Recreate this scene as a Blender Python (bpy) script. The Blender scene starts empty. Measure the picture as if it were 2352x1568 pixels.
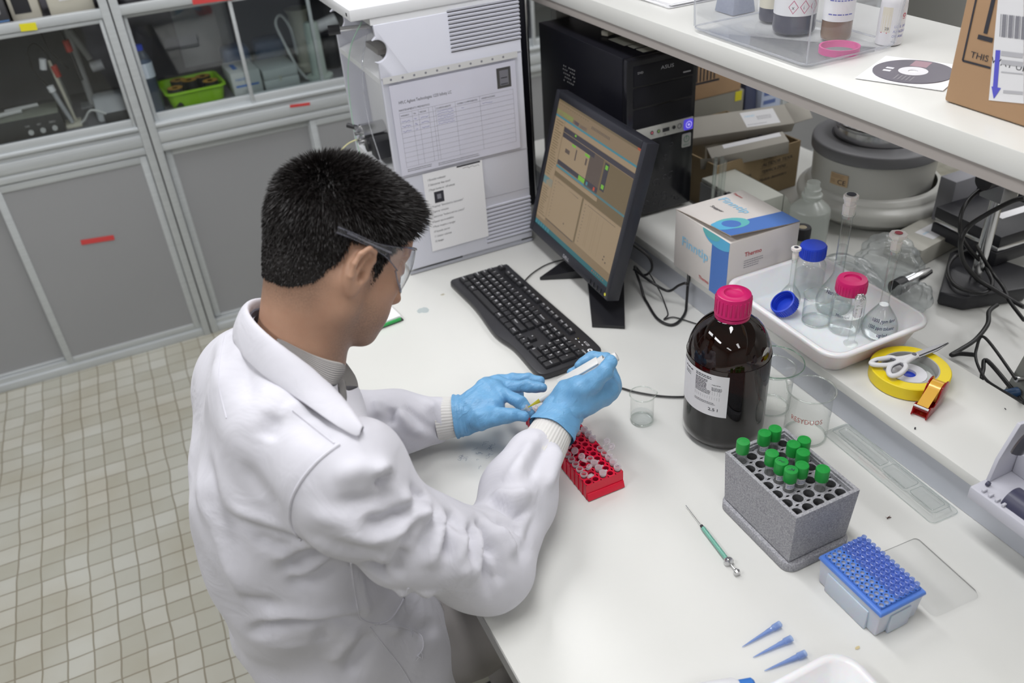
import bpy, bmesh, math, random
import numpy as np
from mathutils import Vector, Matrix
from mathutils.bvhtree import BVHTree
SC = bpy.context.scene
COL = SC.collection
PI = math.pi
random.seed(7)
# ------------------------------------------------------------------ camera
FPX = 1972.0
CX, CY = 1176.0, 784.0
CAM = Vector((0, 0, 1.77))
def _axes():
    vy = Vector((60 - CX, -460 - CY, FPX)).normalized()
    z = -Vector((1410 - CX, 3700 - CY, FPX)).normalized()
    y = (vy - z * vy.dot(z)).normalized()
    return y.cross(z), y, z
AX, AY, AZ = _axes()          # world axes seen in the camera (x right, y down, z forward)
def ray(u, v):
    d = Vector((u - CX, v - CY, FPX)) / FPX
    return Vector((AX.dot(d), AY.dot(d), AZ.dot(d)))
def P(u, v, z):               # point of the horizontal plane z seen at pixel (u, v)
    r = ray(u, v)
    return CAM + r * ((z - CAM.z) / r.z)
def PX(u, v, x):
    r = ray(u, v)
    return CAM + r * (x / r.x)
def PY(u, v, y):
    r = ray(u, v)
    return CAM + r * (y / r.y)
def PD(u, v, d):
    return CAM + ray(u, v) * d
cam = bpy.data.objects.new('camera', bpy.data.cameras.new('camera'))
COL.objects.link(cam)
cam.data.sensor_fit = 'HORIZONTAL'
cam.data.sensor_width = 36.0
cam.data.lens = FPX / 2352 * 36
rot = Matrix((( AX.x, -AX.y, -AX.z), (AY.x, -AY.y, -AY.z), (AZ.x, -AZ.y, -AZ.z)))
cam.matrix_world = Matrix.Translation(CAM) @ rot.to_4x4()
cam.data.clip_start = 0.05
cam.data.dof.use_dof = True
cam.data.dof.focus_distance = 1.42
cam.data.dof.aperture_fstop = 3.8
SC.camera = cam
# ------------------------------------------------------------------ world, exposure
w = bpy.data.worlds.new('world'); SC.world = w; w.use_nodes = True
w.node_tree.nodes['Background'].inputs[0].default_value = (0.75, 0.85, 1, 1)
w.node_tree.nodes['Background'].inputs[1].default_value = 0.3
SC.view_settings.view_transform = 'Standard'
SC.view_settings.look = 'None'
SC.view_settings.exposure = -0.01
SC.view_settings.gamma = 1.0
SC.view_settings.use_curve_mapping = False
cy = SC.cycles
cy.max_bounces = 9; cy.diffuse_bounces = 4; cy.glossy_bounces = 4
cy.transmission_bounces = 8; cy.transparent_max_bounces = 20
cy.sample_clamp_indirect = 6.0
cy.use_denoising = True
cy.use_adaptive_sampling = True; cy.adaptive_threshold = 0.015
# ------------------------------------------------------------------ lights: two rows of ceiling fluorescents
CEIL = 2.9
LAMPS = []
for ly, row in ((-1.7, (-1.4, 0.35, 2.1, 3.6)), (0.8, (-1.4, 0.35, 2.1, 3.6)), (2.5, (-1.4, 0.35, 2.1, 3.6))):
    for lx in row:
        ld = bpy.data.lights.new('tube_light', 'AREA')
        ld.shape = 'RECTANGLE'; ld.size = 0.32; ld.size_y = 1.2
        ld.energy = 16.0 if ly > 0.0 else 11.0
        if ly == 0.8 and lx < 1: ld.energy = 23.0
        if ly == 0.8 and lx > 1: ld.energy = 12.0
        if ly > 2: ld.energy = 9.0 if lx > 1 else 17.0
        ld.color = (0.985, 0.985, 1.0)
        lo = bpy.data.objects.new('tube_light', ld); COL.objects.link(lo)
        lo.location = (lx, ly, CEIL - 0.075)
        LAMPS.append((lx, ly))
# ------------------------------------------------------------------ helpers
def mat(name, col, rough=0.5, metal=0.0, **k):
    m = bpy.data.materials.new(name); m.use_nodes = True
    b = m.node_tree.nodes['Principled BSDF']
    b.inputs['Base Color'].default_value = (*col, 1)
    b.inputs['Roughness'].default_value = rough
    b.inputs['Metallic'].default_value = metal
    for kk, v in k.items():
        kk = kk.replace('_', ' ')
        b.inputs[kk].default_value = v
    return m
def nodes(m): return m.node_tree.nodes, m.node_tree.links, m.node_tree.nodes['Principled BSDF']
def noisy(m, c2, scale=30, amt=0.5, bump=0.0, detail=4, bscale=None, stretch=None, lo=0.35, hi=0.65):
    """mottle the base colour towards c2 with noise and add a fine bump"""
    n, l, b = nodes(m)
    tc = n.new('ShaderNodeTexCoord')
    src = tc.outputs['Object']
    if stretch:
        mp = n.new('ShaderNodeMapping'); mp.inputs['Scale'].default_value = stretch
        l.new(src, mp.inputs[0]); src = mp.outputs[0]
    t = n.new('ShaderNodeTexNoise'); t.inputs['Scale'].default_value = scale; t.inputs['Detail'].default_value = detail
    l.new(src, t.inputs['Vector'])
    r = n.new('ShaderNodeMapRange'); r.inputs[1].default_value = lo; r.inputs[2].default_value = hi; r.inputs[4].default_value = amt
    l.new(t.outputs['Fac'], r.inputs[0])
    mx = n.new('ShaderNodeMix'); mx.data_type = 'RGBA'
    mx.inputs[6].default_value = b.inputs['Base Color'].default_value; mx.inputs[7].default_value = (*c2, 1)
    l.new(r.outputs[0], mx.inputs[0]); l.new(mx.outputs[2], b.inputs['Base Color'])
    if bump:
        t2 = n.new('ShaderNodeTexNoise'); t2.inputs['Scale'].default_value = bscale or scale * 6; t2.inputs['Detail'].default_value = 3
        l.new(src, t2.inputs['Vector'])
        bp = n.new('ShaderNodeBump'); bp.inputs['Strength'].default_value = bump; bp.inputs['Distance'].default_value = 0.001
        l.new(t2.outputs['Fac'], bp.inputs['Height']); l.new(bp.outputs[0], b.inputs['Normal'])
    return m
def thin(name, tint=(1, 1, 1), rough=0.0, refl=1.0, milk=0.0, milkcol=(0.9, 0.9, 0.9), ior=1.5, slant=7):
    """thin clear wall: straight-through transmission with a tint, Fresnel gloss, optional milky scatter"""
    m = bpy.data.materials.new(name); m.use_nodes = True
    n, l = m.node_tree.nodes, m.node_tree.links
    n.clear()
    out = n.new('ShaderNodeOutputMaterial')
    tr = n.new('ShaderNodeBsdfTransparent')
    lw = n.new('ShaderNodeLayerWeight'); lw.inputs[0].default_value = 0.5      # the wall is crossed at a slant near its outline: a longer way through
    pw = n.new('ShaderNodeMath'); pw.operation = 'POWER'; pw.inputs[1].default_value = 3.5; l.new(lw.outputs['Facing'], pw.inputs[0])
    tm = n.new('ShaderNodeMix'); tm.data_type = 'RGBA'; tm.inputs[6].default_value = (*tint, 1); tm.inputs[7].default_value = (*[c ** slant * (1 - 0.38 * min(1, slant / 7)) for c in tint], 1)
    l.new(pw.outputs[0], tm.inputs[0]); l.new(tm.outputs[2], tr.inputs[0])
    gl = n.new('ShaderNodeBsdfGlossy'); gl.inputs['Roughness'].default_value = rough; gl.inputs[0].default_value = (refl, refl, refl, 1)
    fr = n.new('ShaderNodeFresnel'); fr.inputs[0].default_value = ior
    ge = n.new('ShaderNodeNewGeometry'); mr = n.new('ShaderNodeMapRange')      # both faces of the thin wall reflect alike
    mr.inputs[3].default_value = ior; mr.inputs[4].default_value = 1.0 / ior
    l.new(ge.outputs['Backfacing'], mr.inputs[0]); l.new(mr.outputs[0], fr.inputs[0])
    src = tr
    if milk > 0:
        df = n.new('ShaderNodeBsdfDiffuse'); df.inputs[0].default_value = (*milkcol, 1)
        tl = n.new('ShaderNodeBsdfTranslucent'); tl.inputs[0].default_value = (*milkcol, 1)
        md = n.new('ShaderNodeMixShader'); md.inputs[0].default_value = 0.45
        l.new(df.outputs[0], md.inputs[1]); l.new(tl.outputs[0], md.inputs[2])
        mm = n.new('ShaderNodeMixShader'); mm.inputs[0].default_value = milk
        l.new(tr.outputs[0], mm.inputs[1]); l.new(md.outputs[0], mm.inputs[2])
        src = mm
    mx = n.new('ShaderNodeMixShader')
    l.new(fr.outputs[0], mx.inputs[0]); l.new(src.outputs[0], mx.inputs[1]); l.new(gl.outputs[0], mx.inputs[2])
    l.new(mx.outputs[0], out.inputs[0])
    return m
def R(a): return math.radians(a)
def T(x=0, y=0, z=0, rx=0, ry=0, rz=0, s=1.0):
    return Matrix.Translation((x, y, z)) @ Matrix.Rotation(R(rz), 4, 'Z') @ Matrix.Rotation(R(ry), 4, 'Y') @ Matrix.Rotation(R(rx), 4, 'X') @ Matrix.Scale(s, 4)
_TXT = {}
def text_mesh(s, shear=0.0, ext=0.0, bold=0.0):
    k = (s, shear, ext, bold)
    if k not in _TXT:
        cu = bpy.data.curves.new('t', 'FONT'); cu.body = s; cu.size = 1; cu.shear = shear; cu.extrude = ext; cu.offset = bold
        cu.align_x = 'LEFT'; cu.resolution_u = 2
        o = bpy.data.objects.new('t', cu); COL.objects.link(o)
        dg = bpy.context.evaluated_depsgraph_get(); dg.update()
        me = bpy.data.meshes.new_from_object(o.evaluated_get(dg))
        vs = [tuple(v.co) for v in me.vertices]; fs = [tuple(p.vertices) for p in me.polygons]
        bpy.data.objects.remove(o); bpy.data.curves.remove(cu); bpy.data.meshes.remove(me)
        _TXT[k] = (vs, fs, max([v[0] for v in vs], default=0))
    return _TXT[k]
class B:
    """collects shapes into ONE mesh; each call takes an optional matrix M and a material slot m"""
    def __init__(s): s.v = []; s.f = []; s.mi = []
    def add(s, vs, fs, M=None, m=0):
        o = len(s.v)
        if M is None: s.v += [tuple(v) for v in vs]
        else: s.v += [tuple(M @ Vector(v)) for v in vs]
        s.f += [tuple(i + o for i in f) for f in fs]; s.mi += [m] * len(fs)
        return s
    def bm(s, b, M=None, m=0):
        b.verts.index_update()
        s.add([v.co.copy() for v in b.verts], [[v.index for v in f.verts] for f in b.faces], M, m); b.free(); return s
    def box(s, lo, hi, bev=0.0, M=None, m=0, seg=2):
        b = bmesh.new(); bmesh.ops.create_cube(b, size=1)
        for v in b.verts:
            v.co = Vector([lo[i] + (v.co[i] + 0.5) * (hi[i] - lo[i]) for i in range(3)])
        if bev: bmesh.ops.bevel(b, geom=b.edges[:], offset=bev, segments=seg, profile=0.5, affect='EDGES')
        return s.bm(b, M, m)
    def frust(s, lo, hi, z0, z1, M=None, m=0, bev=0.0, closed=True):
        """box whose bottom rect lo=(x0,y0,x1,y1) and top rect hi differ"""
        b = bmesh.new()
        q = [b.verts.new((x, y, z0)) for x, y in ((lo[0], lo[1]), (lo[2], lo[1]), (lo[2], lo[3]), (lo[0], lo[3]))]
        t = [b.verts.new((x, y, z1)) for x, y in ((hi[0], hi[1]), (hi[2], hi[1]), (hi[2], hi[3]), (hi[0], hi[3]))]
        b.faces.new(q[::-1]); b.faces.new(t)
        for i in range(4): b.faces.new((q[i], q[(i + 1) % 4], t[(i + 1) % 4], t[i]))
        if bev: bmesh.ops.bevel(b, geom=b.edges[:], offset=bev, segments=2, profile=0.5, affect='EDGES')
        return s.bm(b, M, m)
    def lathe(s, prof, n=32, M=None, m=0, cap0=False, cap1=False, flute=0, fd=0.0, a0=0.0, a1=2 * PI):
        vs = []; fs = []
        full = abs(a1 - a0 - 2 * PI) < 1e-6
        nn = n if full else n + 1
        for (r, z) in prof:
            for k in range(nn):
                a = a0 + (a1 - a0) * k / n
                rr = r + (fd if (flute and k % 2) else 0)
                vs.append((rr * math.cos(a), rr * math.sin(a), z))
        for i in range(len(prof) - 1):
            for k in range(n):
                k2 = (k + 1) % nn
                fs.append((i * nn + k, i * nn + k2, (i + 1) * nn + k2, (i + 1) * nn + k))
        if cap0: fs.append(tuple(range(nn))[::-1])
        if cap1: fs.append(tuple((len(prof) - 1) * nn + k for k in range(nn)))
        return s.add(vs, fs, M, m)
    def tube(s, pts, r, n=8, closed=False, M=None, m=0, cap=True, flat=None):
        pts = [Vector(p) for p in pts]; N = len(pts)
        rs = r if isinstance(r, (list, tuple)) else [r] * N
        vs = []; fs = []; up = None
        for i in range(N):
            a = pts[(i - 1) % N] if (closed or i > 0) else pts[i]
            b = pts[(i + 1) % N] if (closed or i < N - 1) else pts[i]
            t = (b - a).normalized()
            if up is None:
                up = Vector((0, 0, 1)) if abs(t.z) < 0.9 else Vector((1, 0, 0))
            up = (up - t * up.dot(t)).normalized(); sd = t.cross(up)
            for k in range(n):
                an = 2 * PI * k / n
                vs.append(pts[i] + sd * math.cos(an) * rs[i] + up * math.sin(an) * rs[i] * (flat or 1))
        for i in range(N if closed else N - 1):
            j = (i + 1) % N
            for k in range(n):
                k2 = (k + 1) % n
                fs.append((i * n + k, i * n + k2, j * n + k2, j * n + k))
        if cap and not closed: fs.append(tuple(range(n))[::-1]); fs.append(tuple((N - 1) * n + k for k in range(n)))
        return s.add(vs, fs, M, m)
    def prism(s, poly, z0, z1, M=None, m=0, bev=0.0):
        b = bmesh.new()
        q = [b.verts.new((x, y, z0)) for x, y in poly]; t = [b.verts.new((x, y, z1)) for x, y in poly]
        n = len(poly)
        b.faces.new(q[::-1]); b.faces.new(t)
        for i in range(n): b.faces.new((q[i], q[(i + 1) % n], t[(i + 1) % n], t[i]))
        bmesh.ops.recalc_face_normals(b, faces=b.faces[:])
        if bev: bmesh.ops.bevel(b, geom=[e for e in b.edges if e.calc_face_angle(0) > 0.6], offset=bev, segments=2, profile=0.5, affect='EDGES')
        return s.bm(b, M, m)
    def quad(s, a, b, c, d, M=None, m=0): return s.add([a, b, c, d], [(0, 1, 2, 3)], M, m)
    def rect(s, x0, y0, x1, y1, z=0.0, M=None, m=0): return s.quad((x0, y0, z), (x1, y0, z), (x1, y1, z), (x0, y1, z), M, m)
    def disc(s, r, z=0, n=24, M=None, m=0, sx=1.0, sy=1.0, r0=0.0):
        if r0 > 0:
            vs = [(q * math.cos(2 * PI * k / n) * sx, q * math.sin(2 * PI * k / n) * sy, z) for q in (r0, r) for k in range(n)]
            return s.add(vs, [(k, n + k, n + (k + 1) % n, (k + 1) % n) for k in range(n)], M, m)
        return s.add([(r * math.cos(2 * PI * k / n) * sx, r * math.sin(2 * PI * k / n) * sy, z) for k in range(n)], [tuple(range(n))], M, m)
    def text(s, t, size, M=None, m=0, x=0, y=0, z=0, w=None, shear=0.0, sx=1.0, center=False, bold=0.0):
        vs, fs, W = text_mesh(t, shear, 0.0, bold)
        if not fs: return s
        kx = size * sx
        if w is not None: kx = w / max(W, 1e-6)
        ox = x - (W * kx / 2 if center else 0)
        s.add([(ox + a * kx, y + b * size, z + c) for a, b, c in vs], fs, M, m); return s
    def scribble(s, x, y, w, h, n, z=0.0, M=None, m=0, t=0.0004, rnd=None):
        """hand-written strokes: a wavering ribbon"""
        rnd = rnd or random
        xs = [x + w * k / n for k in range(n + 1)]
        ys = [y + rnd.uniform(-h, h) / 2 for _ in xs]
        for k in range(n):
            a = Vector((xs[k], ys[k])); b = Vector((xs[k + 1], ys[k + 1])); d = (b - a).normalized(); p = Vector((-d.y, d.x)) * t / 2
            s.quad((a.x - p.x, a.y - p.y, z), (b.x - p.x, b.y - p.y, z), (b.x + p.x, b.y + p.y, z), (a.x + p.x, a.y + p.y, z), M, m)
        return s
    def lines(s, x, y, w, n, dy, t, z=0.0, M=None, m=0, rag=0.3, rnd=None):
        """rows of print too small to read: broken dashes"""
        rnd = rnd or random
        for i in range(n):
            xx = x; end = x + w * (1 - rag * rnd.random())
            while xx < end:
                ww = rnd.uniform(1.2, 4) * t
                s.rect(xx, y - i * dy - t / 2, min(xx + ww, end), y - i * dy + t / 2, z, M, m); xx += ww + t * 0.7
        return s
    def mesh(s, name, mats, smooth=38, weld=0.0):
        me = bpy.data.meshes.new(name); me.from_pydata(s.v, [], s.f); me.update()
        for q in mats: me.materials.append(q)
        if len(mats) > 1: me.polygons.foreach_set('material_index', s.mi)
        if smooth:
            me.polygons.foreach_set('use_smooth', [True] * len(me.polygons))
            me.set_sharp_from_angle(angle=R(smooth))
        me.update()
        return me
    def build(s, name, mats, parent=None, smooth=38, M=None, label=None):
        if not isinstance(mats, (list, tuple)): mats = [mats]
        o = bpy.data.objects.new(name, s.mesh(name, mats, smooth)); COL.objects.link(o)
        if parent is not None: o.parent = parent
        if M is not None: o.matrix_local = M
        if label: o['label'] = label
        return o
def tag(o, label, cat, group=None, kind=None):
    o['label'] = label; o['category'] = cat
    if group: o['group'] = group
    if kind: o['kind'] = kind
    return o
def thing(name, label, cat, loc=(0, 0, 0), rz=0.0, group=None, rx=0, ry=0):
    o = bpy.data.objects.new(name, None); COL.objects.link(o); o.empty_display_size = 0.05
    o.matrix_world = T(*loc, rx, ry, rz)
    return tag(o, label, cat, group)
def struct(o):
    o['kind'] = 'structure'; return o
def dup(o, loc=None, rz=None, label=None, parent=None, M=None, group=None):
    c = o.copy(); COL.objects.link(c)
    if parent is not None: c.parent = parent
    for ch in o.children: dup(ch, parent=c)
    if parent is None:
        if M is not None: c.matrix_world = M
        else:
            if loc is not None: c.location = loc
            if rz is not None: c.rotation_euler = (0, 0, R(rz))
    if label: c['label'] = label
    if group: c['group'] = group
    return c
def catmull(pts, n=8, closed=False):
    pts = [Vector(p) for p in pts]; N = len(pts); out = []
    for i in range(N if closed else N - 1):
        p0 = pts[(i - 1) % N] if (closed or i > 0) else pts[0]
        p1 = pts[i]; p2 = pts[(i + 1) % N]; p3 = pts[(i + 2) % N] if (closed or i < N - 2) else pts[-1]
        for k in range(n):
            t = k / n; t2 = t * t; t3 = t2 * t
            out.append(0.5 * ((2 * p1) + (-p0 + p2) * t + (2 * p0 - 5 * p1 + 4 * p2 - p3) * t2 + (-p0 + 3 * p1 - 3 * p2 + p3) * t3))
    if not closed: out.append(pts[-1].copy())
    return out
def rrect(x0, y0, x1, y1, r, n=6):
    out = []
    for cx, cyy, a in ((x1 - r, y0 + r, -90), (x1 - r, y1 - r, 0), (x0 + r, y1 - r, 90), (x0 + r, y0 + r, 180)):
        for k in range(n + 1):
            t = R(a + 90 * k / n); out.append((cx + r * math.cos(t), cyy + r * math.sin(t)))
    return out
def loft(b, loops, M=None, m=0, cap0=False, cap1=False):
    n = len(loops[0]); vs = [p for l in loops for p in l]; fs = []
    for i in range(len(loops) - 1):
        for k in range(n): fs.append((i * n + k, i * n + (k + 1) % n, (i + 1) * n + (k + 1) % n, (i + 1) * n + k))
    if cap0: fs.append(tuple(range(n))[::-1])
    if cap1: fs.append(tuple((len(loops) - 1) * n + k for k in range(n)))
    b.add(vs, fs, M, m); return b
DZ = 0.75     # bench top
RZ = 0.835    # raised ledge
SZ = 1.32     # top of the overhead shelf
# ================================================================== materials
m_white = noisy(mat('bench_laminate', (0.70, 0.70, 0.675), 0.28), (0.64, 0.645, 0.61), 3.0, 0.5)
m_whiteedge = mat('edge_band', (0.66, 0.66, 0.64), 0.4)
m_bluegrey = mat('riser_face', (0.50, 0.52, 0.57), 0.45)  # greyish lilac: the shade under the ledge overhang, put into the board's colour
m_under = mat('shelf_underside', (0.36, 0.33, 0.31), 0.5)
m_steelgrey = mat('frame_metal', (0.42, 0.42, 0.41), 0.4, 0.5)
m_alu = noisy(mat('aluminium', (0.58, 0.61, 0.625), 0.42, 0.3), (0.50, 0.525, 0.54), 3, 0.6, stretch=(1, 1, 40))
m_panel = noisy(mat('cabinet_panel', (0.31, 0.315, 0.325), 0.5), (0.29, 0.295, 0.305), 2, 0.5)
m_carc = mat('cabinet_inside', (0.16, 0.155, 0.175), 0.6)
m_dark = mat('dark_gap', (0.03, 0.03, 0.032), 0.6)
m_wall = noisy(mat('wall_paint', (0.45, 0.45, 0.43), 0.8), (0.42, 0.42, 0.40), 4, 0.4)
m_ceil = mat('ceiling_paint', (0.6, 0.6, 0.6), 0.9)
m_glasspane = thin('cabinet_glass', (0.93, 0.95, 0.95), 0.02)
m_red = mat('red_tape', (0.62, 0.06, 0.06), 0.5)
m_yel = mat('yellow_label', (0.75, 0.68, 0.02), 0.5)
m_black = mat('black_plastic', (0.018, 0.018, 0.022), 0.42)
m_blackg = mat('black_gloss', (0.010, 0.010, 0.013), 0.16)
m_ink = mat('black_ink', (0.03, 0.03, 0.04), 0.7)
m_greyink = mat('grey_ink', (0.22, 0.22, 0.25), 0.7)
m_chrome = mat('chrome', (0.62, 0.62, 0.63), 0.18, 1.0)
m_plwhite = mat('white_plastic', (0.72, 0.72, 0.75), 0.4)
m_plbeige = mat('beige_plastic', (0.52, 0.50, 0.42), 0.5)
# ================================================================== room shell
def floor_mat():
    m = mat('floor_tiles', (0.5, 0.48, 0.4), 0.45); n, l, b = nodes(m)
    tc = n.new('ShaderNodeTexCoord'); mp = n.new('ShaderNodeMapping')
    mp.inputs['Rotation'].default_value = (0, 0, R(1.0)); mp.inputs['Location'].default_value = (0.006, 0.012, 0)
    # small wobble so that rows are hand-laid
    nz = n.new('ShaderNodeTexNoise'); nz.inputs['Scale'].default_value = 5.5; nz.inputs['Detail'].default_value = 2
    l.new(tc.outputs['Object'], nz.inputs['Vector'])
    vm = n.new('ShaderNodeVectorMath'); vm.operation = 'SUBTRACT'; vm.inputs[1].default_value = (0.5, 0.5, 0.5)
    l.new(nz.outputs['Color'], vm.inputs[0])
    v2 = n.new('ShaderNodeVectorMath'); v2.operation = 'SCALE'; v2.inputs['Scale'].default_value = 0.017
    l.new(vm.outputs[0], v2.inputs[0])
    v3 = n.new('ShaderNodeVectorMath'); v3.operation = 'ADD'
    l.new(tc.outputs['Object'], v3.inputs[0]); l.new(v2.outputs[0], v3.inputs[1]); l.new(v3.outputs[0], mp.inputs[0])
    br = n.new('ShaderNodeTexBrick'); br.offset = 0.0; br.squash = 1.0
    br.inputs['Scale'].default_value = 1.0
    br.inputs['Brick Width'].default_value = 0.0615; br.inputs['Row Height'].default_value = 0.0615
    br.inputs['Mortar Size'].default_value = 0.0022; br.inputs['Mortar Smooth'].default_value = 0.15; br.inputs['Bias'].default_value = 0
    br.inputs['Color1'].default_value = (0.39, 0.385, 0.33, 1); br.inputs['Color2'].default_value = (0.475, 0.475, 0.43, 1)
    br.inputs['Mortar'].default_value = (0.25, 0.23, 0.18, 1)
    l.new(mp.outputs[0], br.inputs['Vector'])
    n2 = n.new('ShaderNodeTexNoise'); n2.inputs['Scale'].default_value = 3.5; n2.inputs['Detail'].default_value = 5
    l.new(tc.outputs['Object'], n2.inputs['Vector'])
    rr = n.new('ShaderNodeMapRange'); rr.inputs[1].default_value = 0.4; rr.inputs[2].default_value = 0.7; rr.inputs[4].default_value = 0.5
    l.new(n2.outputs['Fac'], rr.inputs[0])
    mx = n.new('ShaderNodeMix'); mx.data_type = 'RGBA'; mx.blend_type = 'MULTIPLY'; mx.inputs[7].default_value = (0.78, 0.70, 0.58, 1)
    l.new(rr.outputs[0], mx.inputs[0]); l.new(br.outputs['Color'], mx.inputs[6]); l.new(mx.outputs[2], b.inputs['Base Color'])
    bp = n.new('ShaderNodeBump'); bp.inputs['Strength'].default_value = 0.6; bp.inputs['Distance'].default_value = 0.0015; bp.invert = True
    l.new(br.outputs['Fac'], bp.inputs['Height']); l.new(bp.outputs[0], b.inputs['Normal'])
    return m
X0, X1, Y0, Y1 = -2.7, 4.1, -3.0, 3.62
struct(B().box((X0, Y0, -0.1), (X1, Y1, 0)).build('floor', floor_mat()))
struct(B().box((X0, Y0, CEIL), (X1, Y1, CEIL + 0.1)).build('ceiling', m_ceil))
struct(B().box((X0, Y1, 0), (X1, Y1 + 0.1, CEIL)).build('wall_back', m_wall))
struct(B().box((X0, Y0 - 0.1, 0), (X1, Y0, CEIL)).build('wall_front', m_wall))
struct(B().box((X0 - 0.1, Y0, 0), (X0, Y1, CEIL)).build('wall_left', m_wall))
struct(B().box((X1, Y0, 0), (X1 + 0.1, Y1, CEIL)).build('wall_right', m_wall))
m_tan = noisy(mat('skirting', (0.30, 0.25, 0.17), 0.6), (0.22, 0.18, 0.12), 40, 0.7)
struct(B().box((X1 - 0.5, Y0, 0), (X1 - 0.02, Y1 - 0.56, 0.11)).build('trim_1', m_tan))
m_tube = mat('lamp_tube', (1, 1, 1), 0.5, Emission_Color=(1, 0.98, 0.95, 1), Emission_Strength=2.0)
for i, (lx, ly) in enumerate(LAMPS):
    t = thing('ceiling_light', 'white fluorescent ceiling fitting with two tubes above the lab', 'ceiling light', (lx, ly, CEIL), group='fluorescent ceiling fittings')
    B().frust((-0.14, -0.62, 0.14, 0.62), (-0.19, -0.64, 0.19, 0.64), -0.001, -0.001).box((-0.19, -0.64, -0.03), (0.19, 0.64, -0.001), 0.004).build('fitting_body', m_plwhite, t)
    for sx in (-0.08, 0.08):
        B().tube([(sx, -0.59, -0.045), (sx, 0.59, -0.045)], 0.013, 10).build('lamp_tube', m_tube, t)
# ================================================================== bench
t = thing('lab_bench', 'long white laminate bench top with a raised ledge along its back', 'workbench', (0, 0, 0))
BY0, BY1 = -0.9, 2.2
B().box((0.25, BY0, 0.722), (1.19, BY1, DZ - 0.0007), 0.0012).build('bench_top', m_white, t)
B().box((0.2485, BY0, 0.7205), (0.2498, BY1, 0.7487)).build('edge_strip', m_steelgrey, t, label='grey edge strip')
B().box((0.997, BY0, DZ), (1.178, BY1, 0.815)).build('riser_board', m_bluegrey, t)
B().box((0.985, BY0, 0.815), (1.192, BY1, RZ - 0.0007), 0.0015).build('ledge_top', m_white, t)
b = B().box((0.30, BY0, 0.66), (0.34, BY1, 0.7215)).box((1.10, BY0, 0.66), (1.14, BY1, 0.7215))
for yy in (BY0 + 0.02, 0.45, BY1 - 0.06):
    b.box((0.34, yy, 0.66), (1.10, yy + 0.04, 0.7215))
b.build('under_frame', m_steelgrey, t)
for yy in (BY0 + 0.02, BY1 - 0.06):
    for xx in (0.31, 1.09):
        B().box((xx, yy, 0.0), (xx + 0.045, yy + 0.045, 0.66), 0.002).build('leg', m_steelgrey, t)
t = thing('lab_bench', 'white bench on the far side of the ledge carrying the round grey machine', 'workbench', (0, 0, 0))
B().box((1.193, BY0, 0.722), (1.80, BY1, DZ - 0.0007), 0.0012).build('bench_top', m_white, t)
b = B().box((1.26, BY0, 0.66), (1.30, BY1, 0.7215)).box((1.70, BY0, 0.66), (1.74, BY1, 0.7215)).build('under_frame', m_steelgrey, t)
for yy in (BY0 + 0.02, BY1 - 0.06):
    for xx in (1.255, 1.695):
        B().box((xx, yy, 0.0), (xx + 0.045, yy + 0.045, 0.66), 0.002).build('leg', m_steelgrey, t)
# overhead shelf with its uprights
t = thing('overhead_shelf', 'thick white shelf board running above the ledge on grey uprights', 'shelf', (0, 0, 0))
B().box((1.0, BY0, 1.284), (1.395, BY1, SZ - 0.0007), 0.0015).build('shelf_board', m_white, t)
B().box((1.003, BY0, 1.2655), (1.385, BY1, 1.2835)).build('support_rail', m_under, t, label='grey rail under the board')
for yy in (-0.6, 2.03):
    b = B().box((1.06, yy, RZ + 0.001), (1.10, yy + 0.03, 1.265), 0.001).box((1.29, yy, DZ + 0.001), (1.33, yy + 0.03, 1.265), 0.001)
    b.build('upright', m_steelgrey, t)
b = B()
for yy in (2.05,):
    b.box((0.955, yy, DZ + 0.001), (0.975, yy + 0.05, 1.6), 0.001)
b.build('upright', m_steelgrey, t)
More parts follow.
